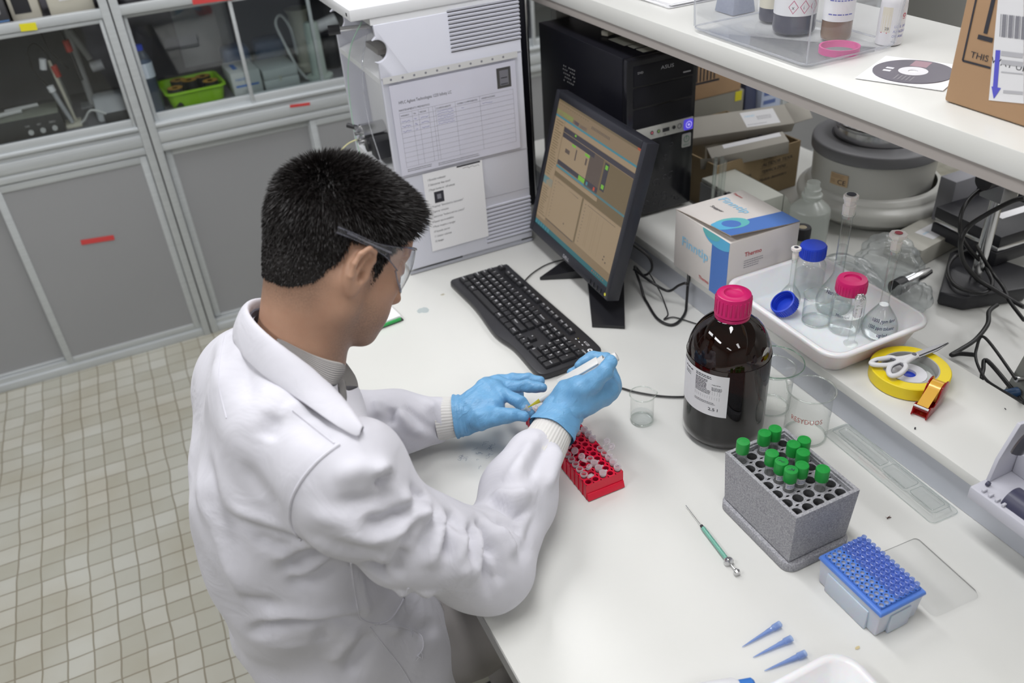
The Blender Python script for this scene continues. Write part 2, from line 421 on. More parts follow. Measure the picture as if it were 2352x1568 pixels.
# ================================================================== glazed wall cabinets along the back wall
def cab_unit(x0, x1, label, stile, first):
    """x0..x1 one unit; lower sliding doors, glazed section with shelves above"""
    t = thing('wall_cabinet', label, 'cabinet', (x0, 3.08, 0))
    W = x1 - x0; D = 0.50; H = 2.0
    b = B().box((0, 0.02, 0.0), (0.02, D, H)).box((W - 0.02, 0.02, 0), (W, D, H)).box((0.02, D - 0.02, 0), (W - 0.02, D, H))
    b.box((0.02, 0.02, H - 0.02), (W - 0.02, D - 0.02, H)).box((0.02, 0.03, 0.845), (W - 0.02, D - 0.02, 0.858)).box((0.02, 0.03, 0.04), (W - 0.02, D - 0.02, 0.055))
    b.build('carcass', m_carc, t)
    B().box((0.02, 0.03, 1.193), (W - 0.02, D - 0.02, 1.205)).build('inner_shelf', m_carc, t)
    B().box((0.001, -0.002, 1.190), (W - 0.001, 0.022, 1.218), 0.002).build('shelf_edge', m_alu, t)
    # posts
    for xa in (0.0, W - 0.026):
        B().box((xa, -0.004, 0), (xa + 0.026, 0.02, H), 0.002).build('post', m_alu, t)
    # middle rail with sliding tracks
    b = B().box((0.026, -0.001, 0.742), (W - 0.026, 0.02, 0.765), 0.002).box((0.026, 0.003, 0.765), (W - 0.026, 0.02, 0.772))
    b.box((0.026, -0.003, 0.772), (W - 0.026, 0.02, 0.81), 0.003).box((0.026, 0.004, 0.81), (W - 0.026, 0.02, 0.826), 0.001)
    b.box((0.026, -0.006, 0.826), (W - 0.026, 0.03, 0.838), 0.003)
    b.build('middle_rail', m_alu, t)
    b = B().box((0.026, 0.0, 0), (W - 0.026, 0.018, 0.03), 0.002).box((0.026, 0.008, 0.03), (W - 0.026, 0.018, 0.05)); b.build('bottom_rail', m_alu, t)
    # lower sliding doors: one in front, one behind
    xs = stile - x0
    def door(xa, xb, yo, z0, z1, nm, pm, fr=0.024, low=0.02):
        p = B().box((xa + fr, yo + 0.004, z0 + low), (xb - fr, yo + 0.009, z1 - fr)).build(nm, pm, t)
        b = B().box((xa, yo, z0), (xa + fr, yo + 0.014, z1), 0.002).box((xb - fr, yo, z0), (xb, yo + 0.014, z1), 0.002)
        b.box((xa + fr, yo, z0), (xb - fr, yo + 0.014, z0 + low), 0.002).box((xa + fr, yo, z1 - fr), (xb - fr, yo + 0.014, z1), 0.002)
        b.build('door_frame', m_alu, p)
    m = xs
    door(0.028, m + 0.02, 0.022, 0.04, 0.738, 'sliding_door', m_panel)
    door(m, W - 0.028, 0.004, 0.04, 0.738, 'sliding_door', m_panel)
    # upper glass doors
    g = W * 0.55
    door(0.028, g + 0.02, 0.020, 0.836, 1.188, 'glass_door', m_glasspane, 0.012, 0.03)
    door(g - 0.25, W - 0.028, 0.004, 0.836, 1.188, 'glass_door', m_glasspane, 0.012, 0.03)
    return t
u1 = cab_unit(-1.06, 0.042, 'grey glazed cabinet unit at the left, meters on its black-shadowed shelf', -0.47, True)
u2 = cab_unit(0.046, 1.146, 'grey glazed cabinet unit with the green basket and white boxes behind its glass', 0.585, False)
u3 = cab_unit(-2.164, -1.064, 'grey glazed cabinet unit outside the left edge of the picture', -1.6, False)
u4 = cab_unit(1.150, 2.250, 'grey glazed cabinet unit behind the black computer tower', 1.7, False)
u5 = cab_unit(2.254, 3.354, 'grey cabinet unit in the corner behind the round machine', 2.8, False)
# tape strips stuck on the cabinets
def strip(u0, v0, u1_, v1, hgt, m, lab, y, nm='tape_strip', cat='tape'):
    a = PY(u0, v0, y); c = PY(u1_, v1, y)
    d = (c - a); ang = math.degrees(math.atan2(d.z, d.x))
    o = B().box((0, -0.0005, -hgt / 2), (d.length, 0.0005, hgt / 2)).build(nm, m)
    o.matrix_world = Matrix.Translation(a) @ Matrix.Rotation(-R(ang), 4, 'Y')
    return tag(o, lab, cat)
strip(186, 557, 262, 545, 0.018, m_red, 'red tape strip on the grey lower door at the left', 3.086)
strip(666, 244, 712, 238, 0.010, m_red, 'small red tape strip on the aluminium rail under the green basket', 3.0755)
strip(442, 5, 540, -8, 0.016, m_red, 'long red tape strip on the upper shelf edge above the green basket', 3.0765)
strip(46, 64, 84, 60, 0.022, m_yel, 'yellow label on the upper shelf edge at the left', 3.0765, 'label_sticker', 'label')
# ================================================================== chromatograph (white instrument)
m_inst = mat('instrument_white', (0.68, 0.69, 0.77), 0.38)
m_inst2 = mat('instrument_light', (0.74, 0.75, 0.77), 0.35)
m_paper = mat('paper', (0.76, 0.76, 0.86), 0.7)
m_paper2 = mat('paper_warm', (0.82, 0.82, 0.84), 0.7)
m_poly = thin('clear_sleeve', (0.98, 0.98, 0.985), 0.08, refl=0.6)
m_brass = mat('brass', (0.5, 0.33, 0.12), 0.3, 1.0)
m_greyplate = mat('grey_plate', (0.30, 0.29, 0.28), 0.35, 0.3)
m_tubegreen = mat('green_tubing', (0.45, 0.72, 0.55), 0.3)
m_tubeyel = mat('yellow_tubing', (0.70, 0.66, 0.34), 0.3)
m_tubeclear = thin('clear_tubing', (0.95, 0.96, 1), 0.05, milk=0.25)
m_blueink = mat('blue_ink', (0.10, 0.11, 0.42), 0.7)
HX, HY, HZ = 0.505, 1.78, DZ + 0.001
t = thing('liquid_chromatograph', 'tall white liquid chromatograph with slotted vents and open left front, standing on the bench', 'lab instrument', (HX, HY, HZ))
W, D, H = 0.333, 0.33, 0.60
# main body behind the recess (front opening faces -x), two side walls
b = B().box((0.13, 0.012, 0.014), (W, D - 0.012, H - 0.01), 0.003)
b.box((0.0, 0.012, 0.014), (0.13, D - 0.012, 0.235), 0.004)
b.box((0.05, 0.012, 0.235), (0.13, D - 0.012, 0.46), 0.004)
b.build('body', m_inst2, t)
def side_wall(y0, y1):
    pts = [(0.0, 0.012), (W, 0.012), (W, H - 0.012)]
    pts += [(0.0, H - 0.012)]
    pts += [(0.002, 0.565)]
    for k in range(13):
        a = R(110 - 220 * k / 12)
        pts.append((0.0 + 0.023 * math.cos(a) + 0.001, 0.536 + 0.023 * math.sin(a)))
    pts += [(0.0, 0.51)]
    b = B().prism(pts, 0, y1 - y0, Matrix.Translation((0, y1, 0)) @ Matrix.Rotation(R(90), 4, 'X'), bev=0.0015)
    return b
w1 = side_wall(0.0, 0.010).build('side_panel', m_inst, t)
b = B()
# vents upper and lower: ribs with dark slots
for k in range(11):
    z = 0.588 - k * 0.0083
    b.box((0.165, -0.0004, z - 0.0012), (W - 0.001, 0.004, z + 0.0010), m=0)
    b.frust((0.165, -0.002, W, -0.0), (0.165, -0.0035, W, -0.0), z + 0.0012, z + 0.0052, m=1)
b.build('vent_slots', [m_dark, m_inst], w1)
b = B()
for k in range(10):
    z = 0.118 - k * 0.0100
    b.box((0.208, -0.0004, z - 0.0014), (W - 0.001, 0.004, z + 0.0012), m=0)
    b.frust((0.208, -0.002, W, 0.0), (0.208, -0.0035, W, 0.0), z + 0.0012, z + 0.0066, m=1)
b.build('vent_slots', [m_dark, m_inst], w1)
m_seam = mat('seam_grey', (0.40, 0.40, 0.44), 0.6)
for x_, z_, h_ in ((0, 0.4755, 0.003), (0, 0.247, 0.002), (0.2, 0.146, 0.002)): B().box((x_, -0.0006, z_), (W, 0.0, z_ + h_)).build('seam', m_seam, w1)
side_wall(D - 0.010, D).build('side_panel', m_inst, t)
B().box((0.14, 0.002, 0.0), (W - 0.03, D, 0.012)).box((0.0, 0.0, 0.0), (W, 0.006, 0.006)).build('foot_plate', mat('foot_grey', (0.38, 0.39, 0.43), 0.5), t)
B().box((-0.045, 0.0, H + 0.002), (W + 0.004, D, H + 0.026), 0.003).box((-0.004, 0.003, H - 0.012), (W, D - 0.003, H + 0.002)).build('top_cover', m_inst2, t)
B().box((-0.0456, 0.02, H + 0.010), (-0.0449, 0.028, H + 0.016)).build('cover_hole', m_dark, t)
# recess: shelf, slanting ledge, chamber plate and plumbing
b = B().prism([(0, 0.0), (0.13, 0.03), (0.13, 0.045), (0.0, 0.012)], 0, D - 0.022, Matrix.Translation((0, D - 0.011, 0.463)) @ Matrix.Rotation(R(90), 4, 'X'))
b.build('slanting_shelf', m_inst2, t)
b = B().box((0.055, 0.05, 0.515), (0.125, 0.20, 0.585), 0.002).box((0.03, 0.10, 0.50), (0.06, 0.19, 0.512), 0.001)
b.build('flow_chamber', m_greyplate, t)
b = B().tube([(0.06, 0.23, 0.533), (-0.01, 0.25, 0.533)], 0.006, 12).tube([(0.06, 0.22, 0.55), (0.06, 0.22, 0.59)], 0.005, 10)
b.lathe([(0, 0), (0.007, 0), (0.007, 0.01), (0.005, 0.012), (0.005, 0.02), (0, 0.02)], 12, T(0.04, 0.21, 0.565))
b.build('valve_stem', m_chrome, t)
B().tube([(-0.034, 0.257, 0.533), (-0.008, 0.25, 0.533)], 0.011, 14).build('knob', m_black, t)
B().tube([(0.05, 0.07, 0.49), (0.05, 0.07, 0.515)], 0.005, 8).build('fitting', m_brass, t)
# pump head low in the recess
b = B()
for k in range(6):
    a = k * PI / 3
    b.tube([(-0.005, 0.215 + 0.018 * math.cos(a), 0.29 + 0.018 * math.sin(a)), (-0.020, 0.215 + 0.018 * math.cos(a), 0.29 + 0.018 * math.sin(a))], 0.005, 8)
b.tube([(0.05, 0.215, 0.29), (-0.008, 0.215, 0.29)], 0.026, 20)
b.build('pump_head', m_chrome, t)
B().tube([(0.05, 0.18, 0.275), (-0.01, 0.18, 0.275)], 0.016, 16).box((-0.004, 0.12, 0.255), (0.05, 0.165, 0.30), 0.003).build('pump_block', m_black, t)
b = B().tube([(-0.01, 0.245, 0.30), (-0.028, 0.262, 0.305)], 0.006, 10); b.build('knob', m_black, t)
B().tube([(0.02, 0.225, 0.236), (0.02, 0.225, 0.262)], 0.018, 18).build('solvent_cup', m_inst2, t)
B().tube(catmull([(0.035, 0.21, 0.55), (0.0, 0.21, 0.50), (-0.014, 0.232, 0.42), (-0.016, 0.25, 0.30), (-0.012, 0.24, 0.20)], 8), 0.0012, 6).build('green_tube', m_tubegreen, t)
B().tube(catmull([(0.05, 0.19, 0.56), (-0.004, 0.12, 0.48), (-0.006, 0.14, 0.36), (-0.004, 0.09, 0.26), (-0.01, 0.02, 0.19), (-0.02, -0.004, 0.17), (0.03, -0.006, 0.22)], 8), 0.0016, 6).build('clear_tube', m_tubeclear, t)
B().tube(catmull([(-0.012, 0.235, 0.275), (-0.04, 0.25, 0.262), (-0.065, 0.26, 0.235), (-0.068, 0.27, 0.20)], 8), 0.0016, 6).build('yellow_tube', m_tubeyel, t)
# maintenance sheet in a punched sleeve
FR = Matrix(((1, 0, 0, 0), (0, 0, -1, 0), (0, 1, 0, 0), (0, 0, 0, 1)))   # x right, y up on the panel
t2 = thing('maintenance_sheet', 'printed maintenance table in a punched clear sleeve on the white instrument', 'paper', (HX + 0.014, HY - 0.003, HZ + 0.255))
w_, h_ = 0.300, 0.206
r = random.Random(3)
b = B().box((0, 0, 0), (w_, h_, 0.0004), m=0)
z = 0.0006
b.text('HPLC Agilent Technologies 1220 Infinity LC', 0.0095, None, 1, 0.016, 0.163, z, w=0.124)
b.text('MANTENIMIENTO PREVENTIVO', 0.006, None, 1, 0.014, 0.147, z, w=0.072)
x0, x1, y0_, y1_ = 0.014, 0.290, 0.018, 0.143
rows = 11
for k in range(rows + 1):
    yy = y0_ + (y1_ - y0_) * k / rows; b.rect(x0, yy - 0.0002, x1, yy + 0.0002, z, None, 2)
for xx in (0.014, 0.043, 0.058, 0.082, 0.092, 0.098, 0.146, 0.206, 0.290):
    b.rect(xx - 0.0002, y0_, xx + 0.0002, y1_, z, None, 2)
dy = (y1_ - y0_) / rows
for x, s_, ww in ((0.016, 'OPERARIO', 0.020), (0.046, 'No', 0.006), (0.061, 'FECHA', 0.015), (0.100, 'COMPONENTE', 0.035), (0.150, 'CAMBIO COMPONENTES', 0.050), (0.210, 'OBSERVACIONES', 0.034)):
    b.text(s_, 0.005, None, 1, x, y1_ - dy * 0.72, z, w=ww)
for i in range(3):
    yy = y1_ - dy * (1.7 + i)
    b.scribble(0.017, yy, 0.020, 0.003, 9, z, None, 3, 0.0006, r); b.scribble(0.047, yy, 0.005, 0.005, 4, z, None, 3, 0.0006, r)
    b.scribble(0.062, yy, 0.018, 0.003, 8, z, None, 3, 0.0006, r); b.scribble(0.101, yy, 0.040, 0.0028, 18, z, None, 3, 0.0005, r)
    b.scribble(0.101, yy + dy * 0.45, 0.038, 0.0026, 18, z, None, 3, 0.0005, r)
b.scribble(0.160, y1_ - dy * 1.6, 0.006, 0.002, 3, z, None, 3, 0.0006, r); b.scribble(0.212, y1_ - dy * 1.6, 0.025, 0.003, 10, z, None, 3, 0.0005, r)
b.lines(0.015, 0.012, 0.06, 2, 0.004, 0.0012, z, None, 1, 0.1, r); b.lines(0.09, 0.010, 0.11, 2, 0.004, 0.0012, z, None, 1, 0.1, r)
b.rect(0.252, 0.150, 0.287, 0.196, z, None, 4); b.rect(0.259, 0.156, 0.281, 0.190, z + .0001, None, 2)
b.rect(0.262, 0.172, 0.278, 0.174, z + .0002, None, 1); b.rect(0.261, 0.158, 0.279, 0.160, z + .0002, None, 1)
b.build('sheet', [m_paper, m_ink, m_greyink, m_blueink, mat('photo_dark', (0.08, 0.08, 0.08), 0.5)], t2, M=FR)
b = B().rect(-0.012, -0.006, 0.306, h_ + 0.012, 0.0014)
b.build('sleeve', m_poly, t2, M=FR)
b = B().rect(-0.012, h_ + 0.006, 0.306, h_ + 0.020, 0.0018, None, 0)
for k in range(11):
    b.disc(0.0026, 0.0019, 12, T(0.006 + k * 0.0265, h_ + 0.013, 0), 1)
b.build('punched_strip', [mat('strip_white', (0.62, 0.62, 0.62), 0.5), m_greyink], t2, M=FR)
# hand-written note
t2 = thing('handwritten_note', 'hand-written instruction note with a small dark stamp under the maintenance sheet', 'paper', (HX + 0.062, HY - 0.003, HZ + 0.048))
b = B().box((0, 0, 0), (0.150, 0.200, 0.0004), m=0)
r = random.Random(5); z = .0006
b.rect(0.085, 0.1955, 0.145, 0.1995, z, None, 1); b.scribble(0.10, 0.190, 0.042, 0.004, 16, z, None, 1, 0.0008, r)
words = ['1 Encender ordenador', '2 Seleccionar fase movil', '3 Purgar bomba on / off solvente']
for i, s_ in enumerate(words): b.text(s_, 0.0075, None, 1, 0.010, 0.180 - i * 0.0125, z, w=0.046 + 0.01 * i, shear=0.25)
b.rect(0.022, 0.122, 0.046, 0.150, z, None, 1); b.rect(0.029, 0.131, 0.039, 0.143, z + .0001, None, 2)
words = ['5 Presionar "download to instrument"', '6 Esperar minutos', '7 Seleccionar "method and run control"', '8 Esperar que se estabilice', '9 Poner muestra o recoger', '10 Inyectar patron', '11 Limpiar columna', '12 Apagar']
for i, s_ in enumerate(words): b.text(s_, 0.0075, None, 1, 0.009, 0.112 - i * 0.0128, z, w=(0.085, 0.045, 0.085, 0.055, 0.058, 0.042, 0.045, 0.024)[i], shear=0.25)
b.build('note_sheet', [m_paper2, m_ink, m_greyink], t2, M=FR @ T(0, 0, 0))
# corner tapes are part of the note
# ================================================================== monitor
m_mon = mat('monitor_plastic', (0.020, 0.021, 0.029), 0.4)
m_monside = mat('monitor_stand_black', (0.012, 0.012, 0.015), 0.35)
def emis(name, col, s=1.0):
    m = mat(name, (0, 0, 0), 0.4); n, l, b = nodes(m)
    b.inputs['Emission Color'].default_value = (*col, 1); b.inputs['Emission Strength'].default_value = s * 0.68
    b.inputs['Specular IOR Level'].default_value = 0.4
    return m
e = [emis('screen_tan', (0.34, 0.25, 0.155), 0.85), emis('screen_dark', (0.065, 0.06, 0.075), 1), emis('screen_grey', (0.13, 0.10, 0.085), 1),
     emis('screen_green', (0.22, 0.55, 0.06), 1), emis('screen_teal', (0.05, 0.17, 0.19), 1), emis('screen_light', (0.44, 0.33, 0.21), 0.9),
     emis('screen_olive', (0.20, 0.15, 0.085), 1), emis('screen_cyan', (0.08, 0.27, 0.33), 1), emis('screen_navy', (0.03, 0.03, 0.10), 1), emis('screen_red', (0.6, 0.09, 0.05), 1)]
ML = Vector((0.823, 1.764, 0.798)); MR = Vector((0.807, 1.358, 0.798))
ux = (MR - ML).normalized(); uz = Vector((0.0905, 0, 0.335)); uz = (uz - ux * uz.dot(ux)); MH = uz.length; uz.normalize()
un = ux.cross(uz)      # towards the viewer side?
if un.x > 0: un = -un
MM = Matrix(((ux.x, uz.x, un.x, ML.x), (ux.y, uz.y, un.y, ML.y), (ux.z, uz.z, un.z, ML.z), (0, 0, 0, 1)))   # x along the screen, y up, z out of the front
MW = (MR - ML).length
t = thing('computer_monitor', 'black flat monitor tilted back on its black stand, showing a tan chart window', 'monitor', (0.85, 1.56, DZ))
inv = t.matrix_world.inverted()
L = inv @ MM
fr = 0.017
b = B()
b.box((0, 0, -0.030), (fr, MH, 0), 0.002).box((MW - fr, 0, -0.030), (MW, MH, 0), 0.002).box((fr, 0, -0.030), (MW - fr, 0.024, 0), 0.002).box((fr, MH - fr, -0.030), (MW - fr, MH, 0), 0.002)
b.frust((0.004, 0.004, MW - 0.004, MH - 0.004), (0.05, 0.05, MW - 0.05, MH - 0.05), -0.03, -0.055)
b.build('housing', m_mon, t, M=L)
b = B(); sx0, sx1, sy0, sy1 = fr, MW - fr, 0.024, MH - fr
sw, sh = sx1 - sx0, sy1 - sy0
def sr(u0, v0, u1, v1, m, k=1):     # v from the top
    b.rect(sx0 + sw * u0, sy1 - sh * v1, sx0 + sw * u1, sy1 - sh * v0, -0.0035 + 0.00006 * k, None, m)
sr(0, 0, 1, 1, 0, 0)
sr(0, 0, 1, 0.018, 6); sr(0.96, 0.0, 1, 0.018, 9); sr(0, 0.018, 1, 0.11, 0)
sr(0, 0.075, 0.22, 0.107, 3); sr(0.22, 0.085, 0.30, 0.11, 8); sr(0.31, 0.085, 0.40, 0.11, 8)
sr(0, 0.115, 1, 0.13, 7); sr(0.0, 0.13, 0.125, 0.93, 5); sr(0, 0.60, 0.125, 0.66, 7)
sr(0.13, 0.13, 1, 0.165, 5); sr(0.135, 0.17, 1.0, 0.205, 1); sr(0.135, 0.21, 0.55, 0.245, 1, 2)
sr(0.135, 0.245, 0.50, 0.42, 5); sr(0.50, 0.21, 0.66, 0.47, 2); sr(0.66, 0.21, 1.0, 0.52, 6)
sr(0.27, 0.25, 0.32, 0.265, 3, 2); sr(0.44, 0.25, 0.5, 0.268, 3, 2); sr(0.68, 0.22, 0.73, 0.42, 1, 2)
sr(0.69, 0.235, 0.72, 0.265, 3, 3); sr(0.69, 0.375, 0.72, 0.405, 3, 3); sr(0.28, 0.175, 0.30, 0.19, 3, 2)
sr(0.20, 0.31, 0.26, 0.34, 2, 2); sr(0.33, 0.27, 0.345, 0.35, 2, 2); sr(0.46, 0.28, 0.48, 0.33, 2, 2)
sr(0.135, 0.42, 0.66, 0.455, 1, 2); sr(0.42, 0.424, 0.50, 0.456, 3, 3); sr(0.61, 0.43, 0.63, 0.455, 9, 3); sr(0.52, 0.43, 0.54, 0.455, 7, 3)
sr(0.13, 0.462, 1.0, 0.478, 7); sr(0.13, 0.485, 0.68, 0.512, 5, 2); sr(0.13, 0.515, 1, 0.55, 6)
sr(0.13, 0.555, 0.52, 0.90, 5); sr(0.54, 0.555, 1.0, 0.90, 5); sr(0.52, 0.555, 0.54, 0.90, 6); sr(0.13, 0.905, 0.52, 0.91, 1)
sr(0.13, 0.91, 1, 0.955, 0); sr(0, 0.962, 1, 1, 4)
rr_ = random.Random(2)
for k in range(22): sr(0.015, 0.15 + k * 0.02, 0.015 + rr_.uniform(0.05, 0.1), 0.156 + k * 0.02, 6, 2)
for k in range(12): sr(0.015, 0.68 + k * 0.02, 0.015 + rr_.uniform(0.05, 0.1), 0.686 + k * 0.02, 6, 2)
for k in range(12): sr(0.16, 0.58 + k * 0.026, 0.168, 0.586 + k * 0.026, 2, 2); sr(0.57, 0.58 + k * 0.026, 0.578, 0.586 + k * 0.026, 2, 2)
for xx in (0.64, 0.66, 0.72, 0.745, 0.80): sr(xx, 0.60, xx + 0.0025, 0.87, 0, 2)
for xx, yy in ((0.36, 0.83), (0.88, 0.84), (0.91, 0.85), (0.885, 0.815)): sr(xx, yy, xx + 0.012, yy + 0.012, 2, 3)
for k in range(24): sr(0.19 + k * 0.012, 0.575 + 0.0005 * k, 0.198 + k * 0.012, 0.580, 2, 2); sr(0.60 + k * 0.014, 0.575, 0.608 + k * 0.014, 0.580, 2, 2)
for k in range(14): sr(0.02 + k * 0.028, 0.03, 0.036 + k * 0.028, 0.037, 6, 2); sr(0.45 + k * 0.016, 0.05, 0.458 + k * 0.016, 0.07, 2, 2)
for k in range(6): sr(0.01 + k * 0.035, 0.966, 0.03 + k * 0.035, 0.995, 7, 2)
for k in range(7): sr(0.80 + k * 0.022, 0.972, 0.807 + k * 0.022, 0.985, 0 if k else 9, 2)
b.build('screen', e, t, M=L)
b = B().text('DELL', 0.011, None, 0, MW * 0.5, 0.006, 0.0004, w=0.030, center=True)
b.build('maker_mark', mat('silver_print', (0.55, 0.55, 0.58), 0.4), t, M=L)
b = B()
for k in range(4): b.box((MW - 0.085 + k * 0.016, 0.004, 0), (MW - 0.079 + k * 0.016, 0.014, 0.0015), 0.0005)
b.build('button', m_monside, t, M=L)
B().disc(0.0035, 0.0008, 12, T(MW - 0.014, 0.010, 0)).build('power_light', emis('yellow_led', (0.9, 0.85, 0.1), 0.9), t, M=L)
# stand: neck and two splayed feet
c = Vector((0.90, 1.56, 0)) - Vector((0.85, 1.56, 0))
b = B().box((c.x - 0.012, -0.035, 0.01), (c.x + 0.03, 0.035, 0.24), 0.006)
b.build('neck', m_monside, t)
def foot(dst, w):
    a = Vector((c.x + 0.02, 0.0, 0)); d = Vector((dst[0] - 0.85, dst[1] - 1.56, 0)); dr = (d - a).normalized(); n_ = Vector((-dr.y, dr.x, 0))
    e1 = Vector((w[0][0] - .85, w[0][1] - 1.56, 0)); e2 = Vector((w[1][0] - .85, w[1][1] - 1.56, 0))
    lo = [a + n_ * 0.045, a - n_ * 0.045, e2, e1] if (e1 - a).dot(n_) > 0 else [a - n_ * 0.045, a + n_ * 0.045, e2, e1]
    bb = B()
    vs = [Vector((p.x, p.y, 0.001)) for p in lo] + [Vector((lo[0].x, lo[0].y, 0.030)), Vector((lo[1].x, lo[1].y, 0.030)), Vector((e2.x, e2.y, 0.008)), Vector((e1.x, e1.y, 0.008))]
    bb.add(vs, [(3, 2, 1, 0), (4, 5, 6, 7), (0, 1, 5, 4), (1, 2, 6, 5), (2, 3, 7, 6), (3, 0, 4, 7)])
    o = bb.build('stand_foot', m_monside, t, smooth=0)
pf = lambda u, v: (P(u, v, DZ + .004).x, P(u, v, DZ + .004).y)
foot(pf(1398, 752), (pf(1360, 748), pf(1435, 752)))
foot(pf(1262, 620), (pf(1240, 640), pf(1292, 603)))
# ================================================================== computer tower
m_card = noisy(mat('cardboard', (0.46, 0.30, 0.17), 0.8), (0.40, 0.26, 0.15), 15, 0.5)
t = thing('computer_tower', 'glossy black computer tower with a lit power button standing on the ledge', 'computer', (0.998, 1.59, RZ))
PW, PDp, PH = 0.185, 0.42, 0.386
m_case = mat('tower_black', (0.007, 0.007, 0.011), 0.38, Specular_IOR_Level=0.3)
B().box((0, 0.02, 0.008), (PW, PDp, PH), 0.003).build('case', m_case, t)
b = B().box((-0.001, 0, 0.006), (PW + 0.001, 0.02, PH), 0.006)
b.build('front_bezel', m_blackg, t)
b = B()
for zz0, zz1 in ((0.325, 0.370), (0.276, 0.321)): b.box((0.016, -0.002, zz0), (PW - 0.012, 0.004, zz1), 0.001)
b.box((0.016, -0.001, 0.226), (PW - 0.012, 0.004, 0.272), 0.001)
dr = b.build('drive_bay', m_case, t)
b = B().text('ASUS', 0.011, FR @ T(0, 0, 0), 0, 0.085, 0.352, 0.0025, w=0.034).text('DVD', 0.007, FR, 0, 0.025, 0.352, 0.0025).text('RW', 0.006, FR, 0, 0.150, 0.362, 0.0025)
b.box((0.145, -0.003, 0.333), (0.165, -0.002, 0.336))
b.build('maker_mark', mat('silver_mark', (0.45, 0.45, 0.47), 0.4), dr)
b = B().box((0.006, -0.003, 0.196), (PW - 0.006, 0.004, 0.226), 0.001); pan = b.build('port_panel', mat('silver_panel', (0.55, 0.55, 0.52), 0.35, 0.3), t, label='silver port panel')
b = B()
for xx, m_ in ((0.065, 1), (0.083, 2), (0.125, 0)): b.disc(0.0045, 0.0045, 14, FR @ T(xx, 0.212, 0), 0).disc(0.003, 0.0047, 14, FR @ T(xx, 0.212, 0), m_)
b.rect(0.094, 0.207, 0.112, 0.216, 0.0045, FR, 0)
b.disc(0.006, 0.0045, 16, FR @ T(0.140, 0.212, 0), 0, r0=0.0048)
b.text('USB', 0.004, FR, 0, 0.096, 0.2, 0.0045)
b.build('socket', [m_black, mat('socket_pink', (0.6, 0.15, 0.2), 0.5), mat('socket_green', (0.25, 0.4, 0.12), 0.5)], pan)
b = B().prism(rrect(0.153, 0.198, 0.177, 0.223, 0.004), 0.003, 0.0055, FR); pb = b.build('power_button', emis('power_blue', (0.10, 0.07, 0.75), 1.1), pan)
B().disc(0.0085, 0.0058, 18, FR @ T(0.165, 0.2105, 0), 0, r0=0.0068).disc(0.003, 0.0058, 12, FR @ T(0.165, 0.2105, 0)).build('button_ring', emis('power_lilac', (0.55, 0.5, 1.0), 1.3), pb)
b = B().prism(rrect(0.151, 0.155, 0.176, 0.188, 0.003), 0.0002, 0.0012, FR, 0).disc(0.008, 0.0015, 18, FR @ T(0.1635, 0.175, 0), 1, r0=0.0066)
b.rect(0.1628, 0.174, 0.1642, 0.184, 0.0016, FR, 1).text('EPEAT', 0.005, FR, 1, 0.155, 0.159, 0.0015, w=0.017)
b.build('badge', [mat('badge_silver', (0.45, 0.46, 0.44), 0.4), mat('badge_green', (0.05, 0.18, 0.10), 0.5)], t)
# embossed swirls on the lower front and the side vent
b = B(); rs = random.Random(9)
for k in range(26):
    cx_, cz_ = rs.uniform(0.02, PW - 0.02), rs.uniform(0.02, 0.18); r0_ = rs.uniform(0.004, 0.015); a0_ = rs.uniform(0, 6)
    b.tube([(cx_ + r0_ * (1 - j / 14) * math.cos(a0_ + j * 0.5), -0.0003, cz_ + r0_ * (1 - j / 14) * math.sin(a0_ + j * 0.5)) for j in range(12)], 0.0007, 4)
b.build('swirl_relief', mat('relief_black', (0.03, 0.03, 0.035), 0.3), t)
b = B()
for i in range(7):
    for j in range(5):
        if (i * 7 + j * 3) % 5: b.box((-0.0004, 0.235 + i * 0.009 + (j % 2) * 0.003, 0.270 + j * 0.009), (0.0, 0.239 + i * 0.009 + (j % 2) * 0.003, 0.273 + j * 0.009))
b.build('side_vent', mat('vent_grey', (0.25, 0.25, 0.25), 0.5), t)
b = B().box((0.055, 0.10, PH), (0.125, 0.17, PH + 0.0006)).box((0.06, 0.03, PH), (0.16, 0.06, PH + 0.0006)).box((0.06, 0.068, PH), (0.16, 0.095, PH + 0.0006))
b.build('paper_label', mat('label_grey', (0.42, 0.42, 0.36), 0.6), t, label='pale paper labels on the top')
tag(B().box((0, 0, 0), (0.03, 0.02, 0.012), 0.002).build('eraser', m_plbeige), 'small cream block lying on top of the black computer tower', 'block').matrix_world = T(1.06, 1.775, RZ + PH + 0.0015, rz=20)
# dark instrument door in the gap between the two machines
t = thing('dark_instrument', 'tall narrow black-fronted unit in the gap between white instrument and tower', 'lab instrument', (0.862, 1.97, DZ))
B().box((0, 0, 0), (0.090, 0.079, 0.62), 0.004).build('case', m_case, t)
B().box((0.079, -0.006, 0.02), (0.084, -0.001, 0.60), 0.001).build('metal_strip', m_chrome, t)
# ================================================================== keyboard
m_kb = mat('keyboard_black', (0.022, 0.022, 0.026), 0.38)
m_key = mat('key_black', (0.020, 0.020, 0.023), 0.45)
m_keyink = mat('key_legend', (0.85, 0.85, 0.88), 0.5)
KA = P(1028, 648, DZ + 0.01); KB_ = P(1236, 868, DZ + 0.01); KC = P(1375, 800, DZ + 0.01); KD_ = P(1152, 598, DZ + 0.01)
